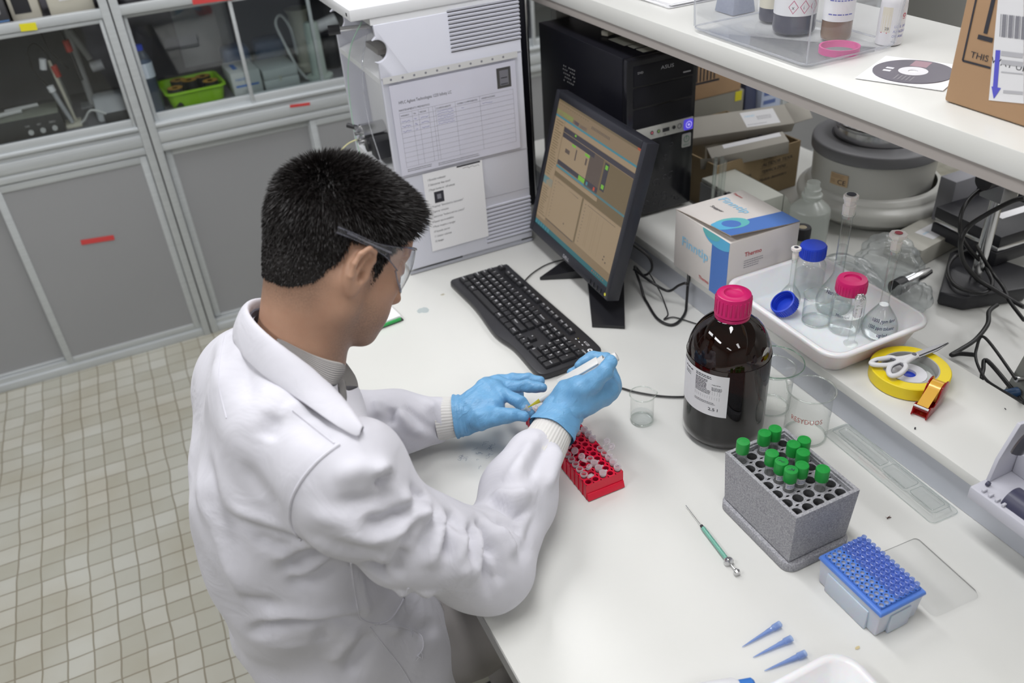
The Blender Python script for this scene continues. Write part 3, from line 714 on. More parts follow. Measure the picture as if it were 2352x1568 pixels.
# x of the keyboard = its long side (left end far away), y = towards its back row
kx = (KB_ - KA).normalized(); kang = math.degrees(math.atan2(kx.y, kx.x))
t = thing('keyboard', 'black full-size keyboard lying on the bench between the monitor and the blue gloves', 'keyboard', (KA.x + 0.0, KA.y, DZ + 0.002), kang)
KL, KW = 0.45, 0.158
out = catmull([(0.0, 0.03), (0.006, 0.006), (0.03, 0.004), (0.14, 0.006), (0.26, -0.004), (0.33, 0.006), (0.42, 0.004), (0.446, 0.010), (0.452, 0.04), (0.450, 0.12), (0.440, 0.150), (0.40, 0.158), (0.2, 0.156), (0.04, 0.155), (0.012, 0.155), (0.004, 0.140)], 5, True)
out = [(p.x, p.y) for p in out]
b = B().prism(out, 0.0, 0.013, bev=0.003)
body = b.build('keyboard_body', m_kb, t)
keys = []
u = 0.0190
def row(y, x, ws, lab=None, h=0.0165):
    for i, w in enumerate(ws):
        if w > 0: keys.append((x, y, w * u - 0.0012, h, (lab[i] if lab and i < len(lab) else '')))
        x += abs(w) * u
kx0 = 0.012
row(0.024, kx0, [1.5, 1.25, 1.25, 6, 1.25, 1.25, 1.25, 1.25], ['Ctrl', '', 'Alt', '', 'AltGr', '', '', 'Ctrl'])
row(0.0425, kx0, [1.25, 1] + [1] * 10 + [2.75], ['', '<'] + list('ZXCVBNM,.-') + ['Mayus'])
row(0.061, kx0, [1.75] + [1] * 12 + [1.25], ['Bloq'] + list('ASDFGHJKL') + ['N', '{', '}', ''])
row(0.0795, kx0, [1.5] + [1] * 12 + [1.5], ['Tab'] + list('QWERTYUIOP') + ['[', ']', 'Intro'])
row(0.098, kx0, [1] * 13 + [2], list('o1234567890') + ["'", '!', 'Retroceso'])
row(0.126, kx0, [1, -1, 1, 1, 1, 1, -.5, 1, 1, 1, 1, -.5, 1, 1, 1, 1], ['Esc', '', 'F1', 'F2', 'F3', 'F4', '', 'F5', 'F6', 'F7', 'F8', '', 'F9', 'F10', 'F11', 'F12'], 0.015)
n0 = kx0 + 15.25 * u
row(0.024, n0, [1, 1, 1], ['<', 'v', '>']); row(0.0425, n0, [-1, 1], ['', '^'])
row(0.0795, n0, [1, 1, 1], ['Supr', 'Fin', 'Av']); row(0.098, n0, [1, 1, 1], ['Ins', 'Ini', 'Re']); row(0.126, n0, [1, 1, 1], ['Imp', 'Des', 'Pau'], 0.015)
n1 = kx0 + 18.5 * u
row(0.024, n1, [2, 1], ['0', '.']); row(0.0425, n1, [1, 1, 1], ['1', '2', '3']); row(0.061, n1, [1, 1, 1], ['4', '5', '6']); row(0.0795, n1, [1, 1, 1], ['7', '8', '9']); row(0.098, n1, [1, 1, 1, 1], ['Num', '/', '*', '-'])
keys.append((n1 + 3 * u, 0.0240, u - 0.0012, 0.035, 'Intro')); keys.append((n1 + 3 * u, 0.061, u - 0.0012, 0.035, '+'))
allk = 0; extra = B()
for (x, y, w, h, s_) in keys:
    if w <= 0: continue
    if allk >= 98:
        dst = extra; dm = Matrix.Translation((x, y, 0.012))
    else: dst = B(); dm = None
    dst.frust((0, 0, w, h), (0.0018, 0.0015, w - 0.0018, h - 0.0022), 0.0005, 0.0078, M=dm, bev=0.0006)
    if s_:
        dst.text(s_, 0.0085 if len(s_) < 2 else 0.0055, dm, 1, 0.0035, h * 0.42, 0.0080, w=min(w * 0.55, 0.0030 * len(s_) + 0.001) if len(s_) > 1 else None)
    if dm is None:
        dst.build('key', [m_key, m_keyink], t, M=T(x, y, 0.012), smooth=30)
    allk += 1
if extra.v:
    o = extra.build('key', [m_key, m_keyink], t, smooth=30); o['kind'] = 'stuff'
b = B().text('K120', 0.008, None, 0, 0.395, 0.136, 0.0134, w=0.018).text('Logitech', 0.006, None, 0, 0.418, 0.118, 0.0134, w=0.018)
b.disc(0.0055, 0.0134, 16, T(0.428, 0.132, 0), 0, r0=0.0025)
for k in range(3): b.rect(0.375 + k * 0.013, 0.128, 0.379 + k * 0.013, 0.130, 0.0134, None, 0)
b.rect(0.376, 0.134, 0.379, 0.1345, 0.0134, None, 1)
b.build('maker_mark', [m_keyink, m_yel], body)
# ================================================================== glassware materials
m_gl = thin('clear_glass', (0.975, 0.98, 0.975), 0.0, ior=1.5, slant=5)
m_glrim = thin('glass_rim', (0.90, 0.93, 0.91), 0.0, ior=1.9, milk=0.10, slant=5)
m_glgreen = thin('green_glass_edge', (0.50, 0.68, 0.58), 0.0, ior=1.9, milk=0.15, milkcol=(0.5, 0.7, 0.6))
m_liq = thin('clear_liquid', (0.955, 0.965, 0.97), 0.0, ior=1.33, slant=4)
m_glsolid = mat('solid_glass', (0.97, 0.98, 0.98), 0.0, Transmission_Weight=1.0, IOR=1.45)
m_amber = thin('amber_glass', (0.115, 0.052, 0.035), 0.0, ior=1.55, slant=1.3)
m_amberliq = mat('amber_contents', (0.006, 0.004, 0.005), 0.08)
m_magenta = noisy(mat('magenta_cap', (0.56, 0.008, 0.13), 0.32), (0.50, 0.006, 0.11), 20, 0.4)
m_label = mat('bottle_label', (0.74, 0.74, 0.76), 0.5)
m_writing = mat('pen_writing', (0.04, 0.04, 0.09), 0.6)
m_redwrite = mat('red_writing', (0.45, 0.12, 0.10), 0.6)
m_scale = mat('white_scale', (0.60, 0.60, 0.60), 0.6)
def wrap(b, fn, r, h0, az0, m=0, off=0.0):
    """call fn(sub-builder) in flat label space (x = arc length, y = height) and bend it round a cylinder"""
    s = B(); fn(s)
    o = len(b.v)
    # cut long faces are fine: labels are built from small pieces
    for (x, y, z) in s.v:
        a = az0 + x / r; rr = r + z + off
        b.v.append((rr * math.cos(a), rr * math.sin(a), h0 + y))
    b.f += [tuple(i + o for i in f) for f in s.f]; b.mi += s.mi
def strip_rect(s, x0, y0, x1, y1, z, m, n=24):
    for k in range(n):
        s.rect(x0 + (x1 - x0) * k / n, y0, x0 + (x1 - x0) * (k + 1) / n, y1, z, None, m)
# ---- large amber bottle
t = thing('amber_bottle', 'large amber glass reagent bottle with a magenta screw cap and white label', 'bottle', (0.800, 0.945, DZ))
rb = 0.0710
prof = [(0.0, 0.004), (0.045, 0.003), (0.056, 0.001), (0.064, 0.004), (0.0695, 0.014), (rb, 0.028), (rb, 0.160), (0.0703, 0.172), (0.0680, 0.186), (0.0635, 0.199), (0.0560, 0.213), (0.0460, 0.225), (0.0360, 0.234), (0.0290, 0.240), (0.0270, 0.246), (0.0265, 0.252), (0.026, 0.262)]
prof = [(p.x, p.y) for p in catmull([(a, c, 0) for a, c in prof], 3)]
B().lathe(prof, 64).build('bottle_glass', m_amber, t, smooth=60)
q = [(max(0, r_ - 0.0035), max(z_, 0.006)) for r_, z_ in prof if z_ < 0.046]
B().lathe(q + [(0.0, q[-1][1])], 48).build('dark_liquid', m_amberliq, t, smooth=60)
# heavier inner tone of the shoulder comes from the second glass wall
b = B()
b.lathe([(0.0275, 0.238), (0.0290, 0.238), (0.0292, 0.2445), (0.0280, 0.2455)], 48, m=0)
b.lathe([(0.0280, 0.2465), (0.0300, 0.2475), (0.0302, 0.2500), (0.0292, 0.2520), (0.0290, 0.2770), (0.0275, 0.2820), (0.0250, 0.2835), (0.0165, 0.2835), (0.0150, 0.2805), (0.0140, 0.2800), (0.0, 0.2800)], 48, m=0)
for k in range(24):
    a = 2 * PI * k / 24; b.box((0.0285, -0.0016, 0.253), (0.0300, 0.0016, 0.277), 0.0005, Matrix.Rotation(a, 4, 'Z'))
b.build('screw_cap', m_magenta, t)
b = B(); r = random.Random(11); AZL = R(-126)
def lab(s):
    W_ = 0.105
    strip_rect(s, -W_, 0, 0, 0.085, 0, 0, 40)
    s.lines(-0.060, 0.079, 0.032, 2, 0.0032, 0.0015, 0.0003, None, 1, 0.1, r)
    s.lines(-0.060, 0.071, 0.024, 8, 0.0025, 0.0013, 0.0003, None, 1, 0.2, r)
    s.lines(-0.028, 0.065, 0.015, 1, 0.003, 0.001, 0.0003, None, 1, 0.1, r); s.lines(-0.028, 0.059, 0.018, 3, 0.0025, 0.001, 0.0003, None, 1, 0.1, r)
    for yy in (0.044, 0.0465, 0.049, 0.052): s.rect(-0.060, yy, -0.014, yy + 0.0002, 0.0003, None, 1)
    for yy in (0.034, 0.037, 0.040): s.rect(-0.060, yy, -0.014, yy + 0.0002, 0.0003, None, 1)
    for k in range(12): s.rect(-0.060 + k * 0.0042, 0.044, -0.0598 + k * 0.0042, 0.052, 0.0003, None, 1); s.rect(-0.060 + k * 0.0042, 0.034, -0.0598 + k * 0.0042, 0.040, 0.0003, None, 1)
    s.lines(-0.059, 0.0505, 0.03, 3, 0.003, 0.0012, 0.0003, None, 1, 0.1, r)
    s.lines(-0.060, 0.027, 0.040, 2, 0.0027, 0.0010, 0.0003, None, 1, 0.1, r)
    s.lines(-0.090, 0.076, 0.022, 1, 0.004, 0.0022, 0.0003, None, 1, 0.1, r); s.lines(-0.090, 0.068, 0.018, 2, 0.004, 0.0014, 0.0003, None, 1, 0.1, r)
    s.text('2.5 l', 0.0085, None, 1, -0.032, 0.011, 0.0003, w=0.017, bold=0.01)
wrap(b, lab, rb + 0.0006, 0.079, AZL)
b.build('label', [m_label, m_ink], t, smooth=60)
b = B()
wrap(b, lambda s: s.prism([(0, 0.004), (0.004, 0.016), (0.012, 0.020), (0.021, 0.014), (0.020, 0.004), (0.010, -0.002)], 0, 0.0003, None, 0), 0.0655, 0.183, R(-78), off=0.0012)
b.build('clear_tag', mat('tag_pale', (0.50, 0.49, 0.48), 0.4), t)
# ---- beakers
def beaker(label, loc, r, h, liquid=0.0, rz=0, extra=None, rim=m_glrim):
    t = thing('beaker', label, 'beaker', loc, rz)
    b = B(); n = 48
    pr = [(0.0, 0.0012), (r * 0.85, 0.0008), (r * 0.955, 0.003), (r * 0.985, 0.008), (r, 0.016), (r, h * 0.5), (r, h - 0.006), (r * 1.02, h - 0.002), (r * 1.07, h)]
    vs = []; 
    for (rr, z) in pr:
        for k in range(n):
            a = 2 * PI * k / n; d = abs((a + PI) % (2 * PI) - PI); sp = math.exp(-(d / 0.22) ** 2) * (0.20 * r if z >= h else 0.07 * r if z > h - 0.004 else 0)
            vs.append(((rr + sp) * math.cos(a), (rr + sp) * math.sin(a), z))
    m_ = len(pr)
    b.add(vs, [(i * n + k, i * n + (k + 1) % n, (i + 1) * n + (k + 1) % n, (i + 1) * n + k) for i in range(m_ - 1) for k in range(n)])
    b.build('beaker_wall', m_gl, t, smooth=60)
    ring = [vs[(m_ - 1) * n + k] for k in range(n)]
    B().tube(ring, r * 0.022 + 0.0006, 8, True).build('rim', rim, t, smooth=80)
    B().tube([(r * 0.93 * math.cos(2 * PI * k / n), r * 0.93 * math.sin(2 * PI * k / n), 0.0022) for k in range(n)], 0.0016, 8, True).build('base_ring', rim, t, smooth=80)
    if liquid:
        B().lathe([(0.0, 0.0035), (r * 0.90, 0.0035), (r * 0.965, 0.010), (r * 0.965, liquid), (0.0, liquid)], 40).build('water', m_liq, t, smooth=50)
    if extra: extra(t, r, h)
    return t
b1 = beaker('small glass beaker with a little clear water, standing beside the right glove', (0.687, 1.034, DZ + 0.0005), 0.0215, 0.060, 0.013, -20)
def resid(t, r, h):
    b = B()
    wrap(b, lambda s: s.text('RESYDUOS', 0.014, None, 0, 0, 0, 0, w=0.056, shear=-0.1), r + 0.0006, h * 0.52, R(-290)); b.build('pen_writing', m_redwrite, t)
beaker('empty glass beaker with red hand lettering beside the ledge', (0.912, 0.857, DZ + 0.0005), 0.0375, 0.100, 0, 110, resid)
def grads(t, r, h):
    b = B()
    for k, s_ in enumerate(('50', '100', '150', '200')):
        wrap(b, lambda s: (s.rect(0, 0, 0.008, 0.0006, 0, None, 0), s.text(s_, 0.006, None, 0, 0.010, -0.002, 0)), r + 0.0006, 0.018 + k * 0.017, R(-150))
    b.build('scale_marks', m_scale, t)
beaker('graduated glass beaker with a watch glass on it, half behind the amber bottle', (0.912, 0.950, DZ + 0.0005), 0.0350, 0.088, 0, 60, grads)
t = thing('watch_glass', 'shallow round watch glass with a green edge lying on the beaker behind the amber bottle', 'glass dish', (0.912, 0.950, DZ + 0.0920))
B().lathe([(0.0, -0.003), (0.020, -0.0018), (0.036, 0.002), (0.050, 0.009)], 48).build('glass_bowl', m_gl, t, smooth=60)
B().tube([(0.050 * math.cos(2 * PI * k / 48), 0.050 * math.sin(2 * PI * k / 48), 0.009) for k in range(48)], 0.0010, 8, True).build('rim', m_glgreen, t, smooth=80)
# ---- helper: plate with real round holes
def cellplate(b, x0, y0, cx, cy_, nx, ny, r, z, depth, m=0, m2=0, seg=16, skip=None, wall=True, bottom=True, conic=1.0):
    for i in range(nx):
        for j in range(ny):
            X, Y = x0 + i * cx, y0 + j * cy_; rr = r(i, j) if callable(r) else r
            sq = []; ci = []
            for k in range(seg):
                a = 2 * PI * k / seg; c, s_ = math.cos(a), math.sin(a); f = 1 / max(abs(c), abs(s_))
                sq.append((X + c * f * cx / 2, Y + s_ * f * cy_ / 2, z)); ci.append((X + c * rr, Y + s_ * rr, z))
            lo_ = [(X + (p[0] - X) * conic, Y + (p[1] - Y) * conic, z - depth) for p in ci]
            o = sq + ci + lo_; n = seg
            b.add(o, [(k, (k + 1) % n, n + (k + 1) % n, n + k) for k in range(n)], None, m)
            if wall: b.add(o, [(n + k, n + (k + 1) % n, 2 * n + (k + 1) % n, 2 * n + k) for k in range(n)] + ([tuple(2 * n + k for k in range(n))] if bottom else []), None, m2)
# ---- red rack
m_redp = mat('red_rack_plastic', (0.70, 0.003, 0.035), 0.38)
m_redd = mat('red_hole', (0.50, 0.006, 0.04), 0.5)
RX0, RX1, RY0, RY1, RH = 0.497, 0.567, 0.905, 1.128, 0.031
t = thing('microtube_rack', 'red plastic rack of small tubes lying under the right sleeve cuff', 'rack', (RX0, RY0, DZ + 0.0008))
rw, rl = RX1 - RX0, RY1 - RY0; px_, py_ = rw / 5, rl / 16
b = B()
cellplate(b, px_ / 2, py_ / 2, px_, py_, 5, 16, 0.0050, RH, 0.026, 0, 1, 14)
for (xa, ya, xb, yb) in ((0, 0, rw, 0), (rw, 0, rw, rl), (rw, rl, 0, rl), (0, rl, 0, 0)): b.quad((xa, ya, 0.0), (xb, yb, 0.0), (xb, yb, RH), (xa, ya, RH))
for k in range(17): b.box((-0.0012, k * py_ - 0.0006 if k else 0, 0.0005), (0.0, k * py_ + 0.0006, RH - 0.001))
b.frust((0.0, -0.006, rw, 0.0), (0.0, -0.0015, rw, 0.0), 0.0002, 0.012, bev=0.0006)
b.build('rack_body', [m_redp, m_redd], t)
# ---- micro tubes
m_mt = thin('tube_plastic', (0.95, 0.93, 0.94), 0.10, slant=4, milk=0.18, milkcol=(0.90, 0.86, 0.88))
m_mtrim = thin('tube_rim_plastic', (0.92, 0.90, 0.91), 0.12, slant=3, milk=0.40, milkcol=(0.92, 0.88, 0.90))
m_ylab = mat('yellow_band', (0.80, 0.62, 0.02), 0.5)
def microtube(label, loc, lid, az, mark=0, rot=None, parent_t=None):
    """lid: 'open' or 'closed'; az: direction of hinge in degrees"""
    t = thing('microtube', label, 'tube', loc, group='small tubes in the red rack')
    if rot is not None: t.matrix_world = Matrix.Translation(loc) @ rot
    A = Matrix.Rotation(R(az), 4, 'Z')
    B().lathe([(0.0, -0.0265), (0.0016, -0.026), (0.0040, -0.012), (0.0043, 0.0), (0.0043, 0.004)], 16, A).build('tube_wall', m_mt, t, smooth=60)
    b = B().lathe([(0.0043, 0.0015), (0.0062, 0.0015), (0.0064, 0.0040), (0.0043, 0.0046)], 20, A)
    if lid == 'open':
        b.tube([A @ Vector(p) for p in ((0.0060, 0, 0.003), (0.0085, 0, 0.0042), (0.0110, 0, 0.0050))], 0.0009, 6)
    b.build('tube_rim', m_mtrim, t, smooth=60)
    b = B()
    if lid == 'open':
        tl = A @ T(0.0165, 0, 0.0085, ry=-38)
        b.lathe([(0.0, 0.0), (0.0062, 0.0), (0.0064, 0.0014), (0.0046, 0.0016), (0.0042, 0.0042), (0.0036, 0.0042), (0.0034, 0.0014), (0.0, 0.0012)], 20, tl)
    else:
        b.lathe([(0.0, 0.0060), (0.0042, 0.0060), (0.0046, 0.0068), (0.0063, 0.0068), (0.0065, 0.0048), (0.0043, 0.0046)], 20, A)
        b.box((0.0055, -0.0018, 0.0046), (0.0092, 0.0018, 0.0062), 0.0003, A)
    lidm = b.build('lid', m_mtrim, t, smooth=60)
    if mark == 1:
        r_ = random.Random(int(loc[1] * 1e4)); B().scribble(-0.003, 0, 0.006, 0.003, 6, 0.0071, A @ Matrix.Rotation(R(90), 4, 'Z'), 0, 0.0006, r_).build('pen_mark', m_writing, lidm, smooth=0)
    if mark == 2: B().lathe([(0.0048, -0.010), (0.0052, -0.010), (0.0052, -0.001), (0.0048, -0.001)], 12, A, a0=0, a1=2.2).build('yellow_band', m_ylab, t)
    return t
def rk(x, y): return (1180 + x / 5.6, 900 + y / 5.6)
used = set()
tubes = [((790, 895), 'open', 20, 0, 'open small tube at the left edge of the red rack nearest the sleeve'), ((825, 945), 'open', 40, 0, 'open small tube second from the sleeve along the rack left edge'),
    ((875, 1005), 'open', -35, 0, 'open small tube with its lid leaning towards the rack middle'), ((915, 1080), 'open', -75, 0, 'open small tube at the rack front corner, lid hanging forward'),
    ((1050, 930), 'closed', 0, 2, 'closed small tube with yellow band, furthest of the three in the rack middle'), ((1090, 985), 'closed', 0, 2, 'closed small tube with yellow band, middle one of three in a row'),
    ((1143, 1055), 'closed', 10, 2, 'closed small tube with orange contents and yellow band at the rack front end'), ((1005, 865), 'open', 200, 0, 'open small tube in the rack middle with its lid tipped left'),
    ((1210, 860), 'closed', 20, 1, 'closed small tube with a pen mark on its lid by the rack right edge'), ((1255, 925), 'closed', 10, 0, 'closed plain small tube between two marked ones at the rack right edge'),
    ((1325, 985), 'closed', 80, 1, 'closed small tube with pen writing on its lid at the rack right front corner'), ((1130, 770), 'open', 8, 0, 'open small tube whose lid sticks far out right over the bench'),
    ((1070, 710), 'open', 15, 0, 'open small tube whose lid sticks out near the beaker side'), ((1015, 640), 'closed', 20, 0, 'closed small tube, nearest of three in a run on the rack right edge'),
    ((965, 590), 'closed', 20, 0, 'closed small tube, middle of three in a run on the rack right edge'), ((920, 530), 'closed', 200, 0, 'closed small tube, furthest of three in a run on the rack right edge'),
    ((805, 520), 'closed', 215, 1, 'closed small tube with a pen mark by the knitted cuff'), ((760, 470), 'closed', 40, 0, 'closed small tube under the edge of the right glove'),
    ((690, 625), 'closed', 10, 1, 'closed small tube with a dark mark half under the sleeve'), ((300, 285), 'closed', 60, 0, 'closed small tube alone at the far left end of the rack'), ((770, 830), 'open', 60, 0, 'open small tube half hidden by the sleeve, lid standing up')]
for (x, y), lid, az, mk, lab_ in tubes:
    p = P(*rk(x, y), DZ + RH + 0.006); i = min(4, max(0, int((p.x - RX0) / px_))); j = min(15, max(0, int((p.y - RY0) / py_)))
    tries = 0
    while (i, j) in used and tries < 8:
        j = min(15, j + 1); tries += 1
    used.add((i, j))
    microtube(lab_, (RX0 + (i + 0.5) * px_, RY0 + (j + 0.5) * py_, DZ + RH + 0.0035), lid, az, mk)
p = P(*rk(840, 390), DZ + RH + 0.01)
t = thing('cryo_vial', 'clear vial with a black ring lid at the far end of the red rack', 'tube', (RX0 + 4.5 * px_, RY0 + 14.5 * py_, DZ + RH - 0.02))
B().lathe([(0.0, 0.0), (0.0046, 0.0), (0.0046, 0.028)], 16).build('tube_wall', m_mt, t, smooth=50)
B().lathe([(0.0030, 0.0345), (0.0036, 0.0352), (0.0058, 0.0352), (0.0062, 0.034), (0.0062, 0.026), (0.0046, 0.026)], 20).build('lid', m_mtrim, t, smooth=50)
B().lathe([(0.0042, 0.0354), (0.0058, 0.0354)], 20).build('black_ring', m_ink, t, smooth=0)
# the tube in the left glove
dirt = (PD(1222, 931, 1.492) - PD(1196, 947, 1.500)).normalized(); qq = dirt.to_track_quat('Z', 'Y').to_matrix().to_4x4()
tt = microtube('open small tube held between the left glove finger and thumb', tuple(PD(1210, 938, 1.494)), 'open', 0, 0, qq @ Matrix.Rotation(R(-60), 4, 'Z'))
del tt['group']
# ---- grey foam box with green capped tubes
m_foam = noisy(mat('grey_foam', (0.44, 0.44, 0.465), 0.85), (0.25, 0.25, 0.275), 420, 1.0, bump=0.9, bscale=420)
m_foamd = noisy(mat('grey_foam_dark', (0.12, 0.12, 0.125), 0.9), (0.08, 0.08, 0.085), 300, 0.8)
t = thing('foam_tube_box', 'grey foam box holding green capped tubes in its lid base', 'foam box', (0.676, 0.624, DZ))
b = B(); b.prism(rrect(0, 0, 0.122, 0.168, 0.018), 0.0, 0.016, bev=0.002)
b.frust((0.010, 0.012, 0.112, 0.156), (0.012, 0.014, 0.110, 0.154), 0.016, 0.0185)
b.build('foam_base', m_foam, t)
b = B(); bx0, by0, bx1, by1 = 0.006, 0.008, 0.114, 0.160
tx0, ty0, tx1, ty1 = 0.002, 0.003, 0.118, 0.164
zb, zt, zi = 0.019, 0.115, 0.103
b.quad((bx0, by0, zb), (bx1, by0, zb), (tx1, ty0, zt), (tx0, ty0, zt)); b.quad((bx1, by0, zb), (bx1, by1, zb), (tx1, ty1, zt), (tx1, ty0, zt))
b.quad((bx1, by1, zb), (bx0, by1, zb), (tx0, ty1, zt), (tx1, ty1, zt)); b.quad((bx0, by1, zb), (bx0, by0, zb), (tx0, ty0, zt), (tx0, ty1, zt))
b.quad((bx0, by0, zb), (bx0, by1, zb), (bx1, by1, zb), (bx1, by0, zb))
wl = 0.0055; ix0, iy0, ix1, iy1 = tx0 + wl, ty0 + wl, tx1 - wl, ty1 - wl
O = [(tx0, ty0), (tx1, ty0), (tx1, ty1), (tx0, ty1)]; I_ = [(ix0, iy0), (ix1, iy0), (ix1, iy1), (ix0, iy1)]
J_ = [(ix0 + .002, iy0 + .002), (ix1 - .002, iy0 + .002), (ix1 - .002, iy1 - .002), (ix0 + .002, iy1 - .002)]
for k in range(4):
    n = (k + 1) % 4
    b.quad((*O[k], zt), (*O[n], zt), (*I_[n], zt), (*I_[k], zt)); b.quad((*I_[k], zt), (*I_[n], zt), (*I_[n], zt - .004), (*I_[k], zt - .004))
    b.quad((*I_[k], zt - .004), (*I_[n], zt - .004), (*J_[n], zt - .004), (*J_[k], zt - .004)); b.quad((*J_[k], zt - .004), (*J_[n], zt - .004), (*J_[n], zi), (*J_[k], zi))
cw, ch = (J_[1][0] - J_[0][0]) / 5, (J_[2][1] - J_[1][1]) / 6.999
cellplate(b, J_[0][0] + cw / 2, J_[0][1] + ch / 2, cw, ch, 5, 7, 0.0082, zi, 0.07, 0, 1, 18)
b.build('foam_body', [m_foam, m_foamd], t)
FXo, FYo = 0.676 + J_[0][0], 0.624 + J_[0][1]
m_green = noisy(mat('green_cap', (0.016, 0.30, 0.05), 0.35), (0.012, 0.26, 0.04), 30, 0.5)
m_vial = thin('vial_plastic', (0.82, 0.84, 0.86), 0.08, milk=0.25)
def gtube(i, j, mark, lab_, col=m_vial):
    t = thing('capped_tube', lab_, 'tube', (FXo + (i + .5) * cw, FYo + (j + .5) * ch, DZ + zi - 0.058), group='green capped tubes in the foam box')
    t.scale = (1.14, 1.14, 1.08)
    B().lathe([(0.0, 0.0), (0.004, 0.001), (0.0068, 0.008), (0.0068, 0.072), (0.0062, 0.074)], 20).build('tube_wall', col, t, smooth=60)
    b = B().lathe([(0.0070, 0.0715), (0.0088, 0.0718), (0.0089, 0.0890), (0.0084, 0.0902), (0.0060, 0.0904), (0.0058, 0.0900), (0.0015, 0.0900), (0.0, 0.0904)], 40)
    c = b.build('cap', m_green, t, smooth=35)
    r_ = random.Random(i * 10 + j)
    if mark & 1:
        bb = B(); wrap(bb, lambda s: (strip_rect(s, 0, 0, 0.017, 0.009, 0, 0, 10), s.lines(0.002, 0.006, 0.014, 2, 0.003, 0.0009, 0.0002, None, 1, 0.1, r_)), 0.0070, 0.060, R(-170)); bb.build('label', [m_label, m_blueink], t)
    if mark & 2: B().scribble(-0.004, 0.0, 0.008, 0.005, 5, 0.0907, Matrix.Rotation(R(-40), 4, 'Z'), 0, 0.0007, r_).build('pen_mark', m_writing, c, smooth=0)
for a_ in ((0, 6, 0, 'green capped tube alone in the far left corner of the foam box'), (2, 6, 1, 'green capped tube with a white label in the far row, left of another'), (3, 6, 0, 'green capped tube in the far row of the foam box beside the glass beaker'),
           (3, 4, 0, 'green capped tube at the foam box right side, further of two touching'), (4, 4, 0, 'green capped tube with a glint, touching the right wall of the foam box'), (1, 4, 0, 'green capped tube furthest along the diagonal of four in the foam box'),
           (1, 3, 3, 'green capped tube with a hand-drawn ring on its cap'), (1, 2, 3, 'green capped tube with two pen ticks on its cap, nearest the viewer'), (3, 3, 0, 'green capped tube in the middle, right of the ringed cap'),
           (2, 2, 1, 'green capped tube with a label in the middle of the foam box front half'), (3, 1, 0, 'green capped tube alone near the front right corner of the foam box')):
    gtube(*a_)
# ---- blue tip rack
m_bluep = mat('blue_plate_plastic', (0.09, 0.22, 0.66), 0.38, Subsurface_Weight=0.15, Subsurface_Scale=0.006)
m_bluehole = mat('blue_hole', (0.42, 0.46, 0.60), 0.6)
m_frost = mat('frosted_plastic', (0.56, 0.59, 0.68), 0.45, Subsurface_Weight=0.4, Subsurface_Scale=0.02)
TX0, TX1, TY0, TY1 = 0.704, 0.785, 0.482, 0.599
t = thing('tip_rack', 'frosted plastic tip rack with a bright blue perforated top', 'tip rack', (TX0, TY0, DZ))
tw, tl_ = TX1 - TX0, TY1 - TY0
b = B().frust((0.004, 0.004, tw - 0.004, tl_ - 0.004), (0.001, 0.001, tw - 0.001, tl_ - 0.001), 0.0, 0.046, bev=0.003)
b.box((-0.0006, 0.020, 0.0), (0.004, tl_ - 0.020, 0.036), 0.0012)
b.box((0.022, -0.0006, 0.0), (tw - 0.022, 0.004, 0.036), 0.0012)
b.build('frosted_base', m_frost, t)
b = B(); c1, c2 = tw * 0.88 / 8, tl_ * 0.90 / 12
b.frust((-0.001, -0.001, tw + 0.001, tl_ + 0.001), (0.0005, 0.0005, tw - 0.0005, tl_ - 0.0005), 0.0465, 0.0525, bev=0.0015)
ox, oy = tw * 0.06, tl_ * 0.05
for (xa, ya, xb, yb) in ((ox, oy, tw - ox, oy), (tw - ox, oy, tw - ox, tl_ - oy), (tw - ox, tl_ - oy, ox, tl_ - oy), (ox, tl_ - oy, ox, oy)): b.quad((xa, ya, 0.0524), (xb, yb, 0.0524), (xb, yb, 0.0563), (xa, ya, 0.0563))
cellplate(b, ox + c1 / 2, oy + c2 / 2, c1, c2, 8, 12, 0.0031, 0.0563, 0.0036, 0, 1, 12)
b.build('blue_plate', [m_bluep, m_bluehole], t)
m_btip = thin('blue_tip_plastic', (0.78, 0.85, 0.99), 0.12, slant=3, milk=0.42, milkcol=(0.50, 0.64, 1.0))
tip0 = None
for i in range(3, 8):
    for j in range(12):
        loc = (TX0 + ox + (i + .5) * c1, TY0 + oy + (j + .5) * c2, DZ + 0.0567)
        if tip0 is None:
            tip0 = B().lathe([(0.0024, -0.010), (0.0028, 0.0), (0.0033, 0.003), (0.0036, 0.0075), (0.0030, 0.0078), (0.0027, 0.001)], 12).build('pipette_tip', m_btip, smooth=50)
            tag(tip0, 'blue pipette tip standing in the blue topped tip rack', 'pipette tip', 'blue tips standing in the tip rack'); o = tip0
        else: o = dup(tip0)
        o.location = loc
# clear lid lying beside it
t = thing('clear_cover', 'faint clear plastic lid lying on the bench right of the blue tip rack', 'cover', (0.800, 0.470, DZ + 0.001), -3)
m_lid = thin('lid_clear', (0.97, 0.972, 0.972), 0.25, refl=0.4, milk=0.04, slant=0.7)
b = B()
for k in range(2):
    pass
o_, i_ = rrect(0, 0, 0.084, 0.122, 0.008), rrect(0.003, 0.003, 0.081, 0.119, 0.007)
loft(b, [[(x, y, 0.0) for x, y in o_], [(x, y, 0.007) for x, y in i_], [(x, y, 0.008) for x, y in rrect(0.006, 0.006, 0.078, 0.116, 0.006)]], cap1=True)
b.build('lid_shell', m_lid, t, smooth=50)
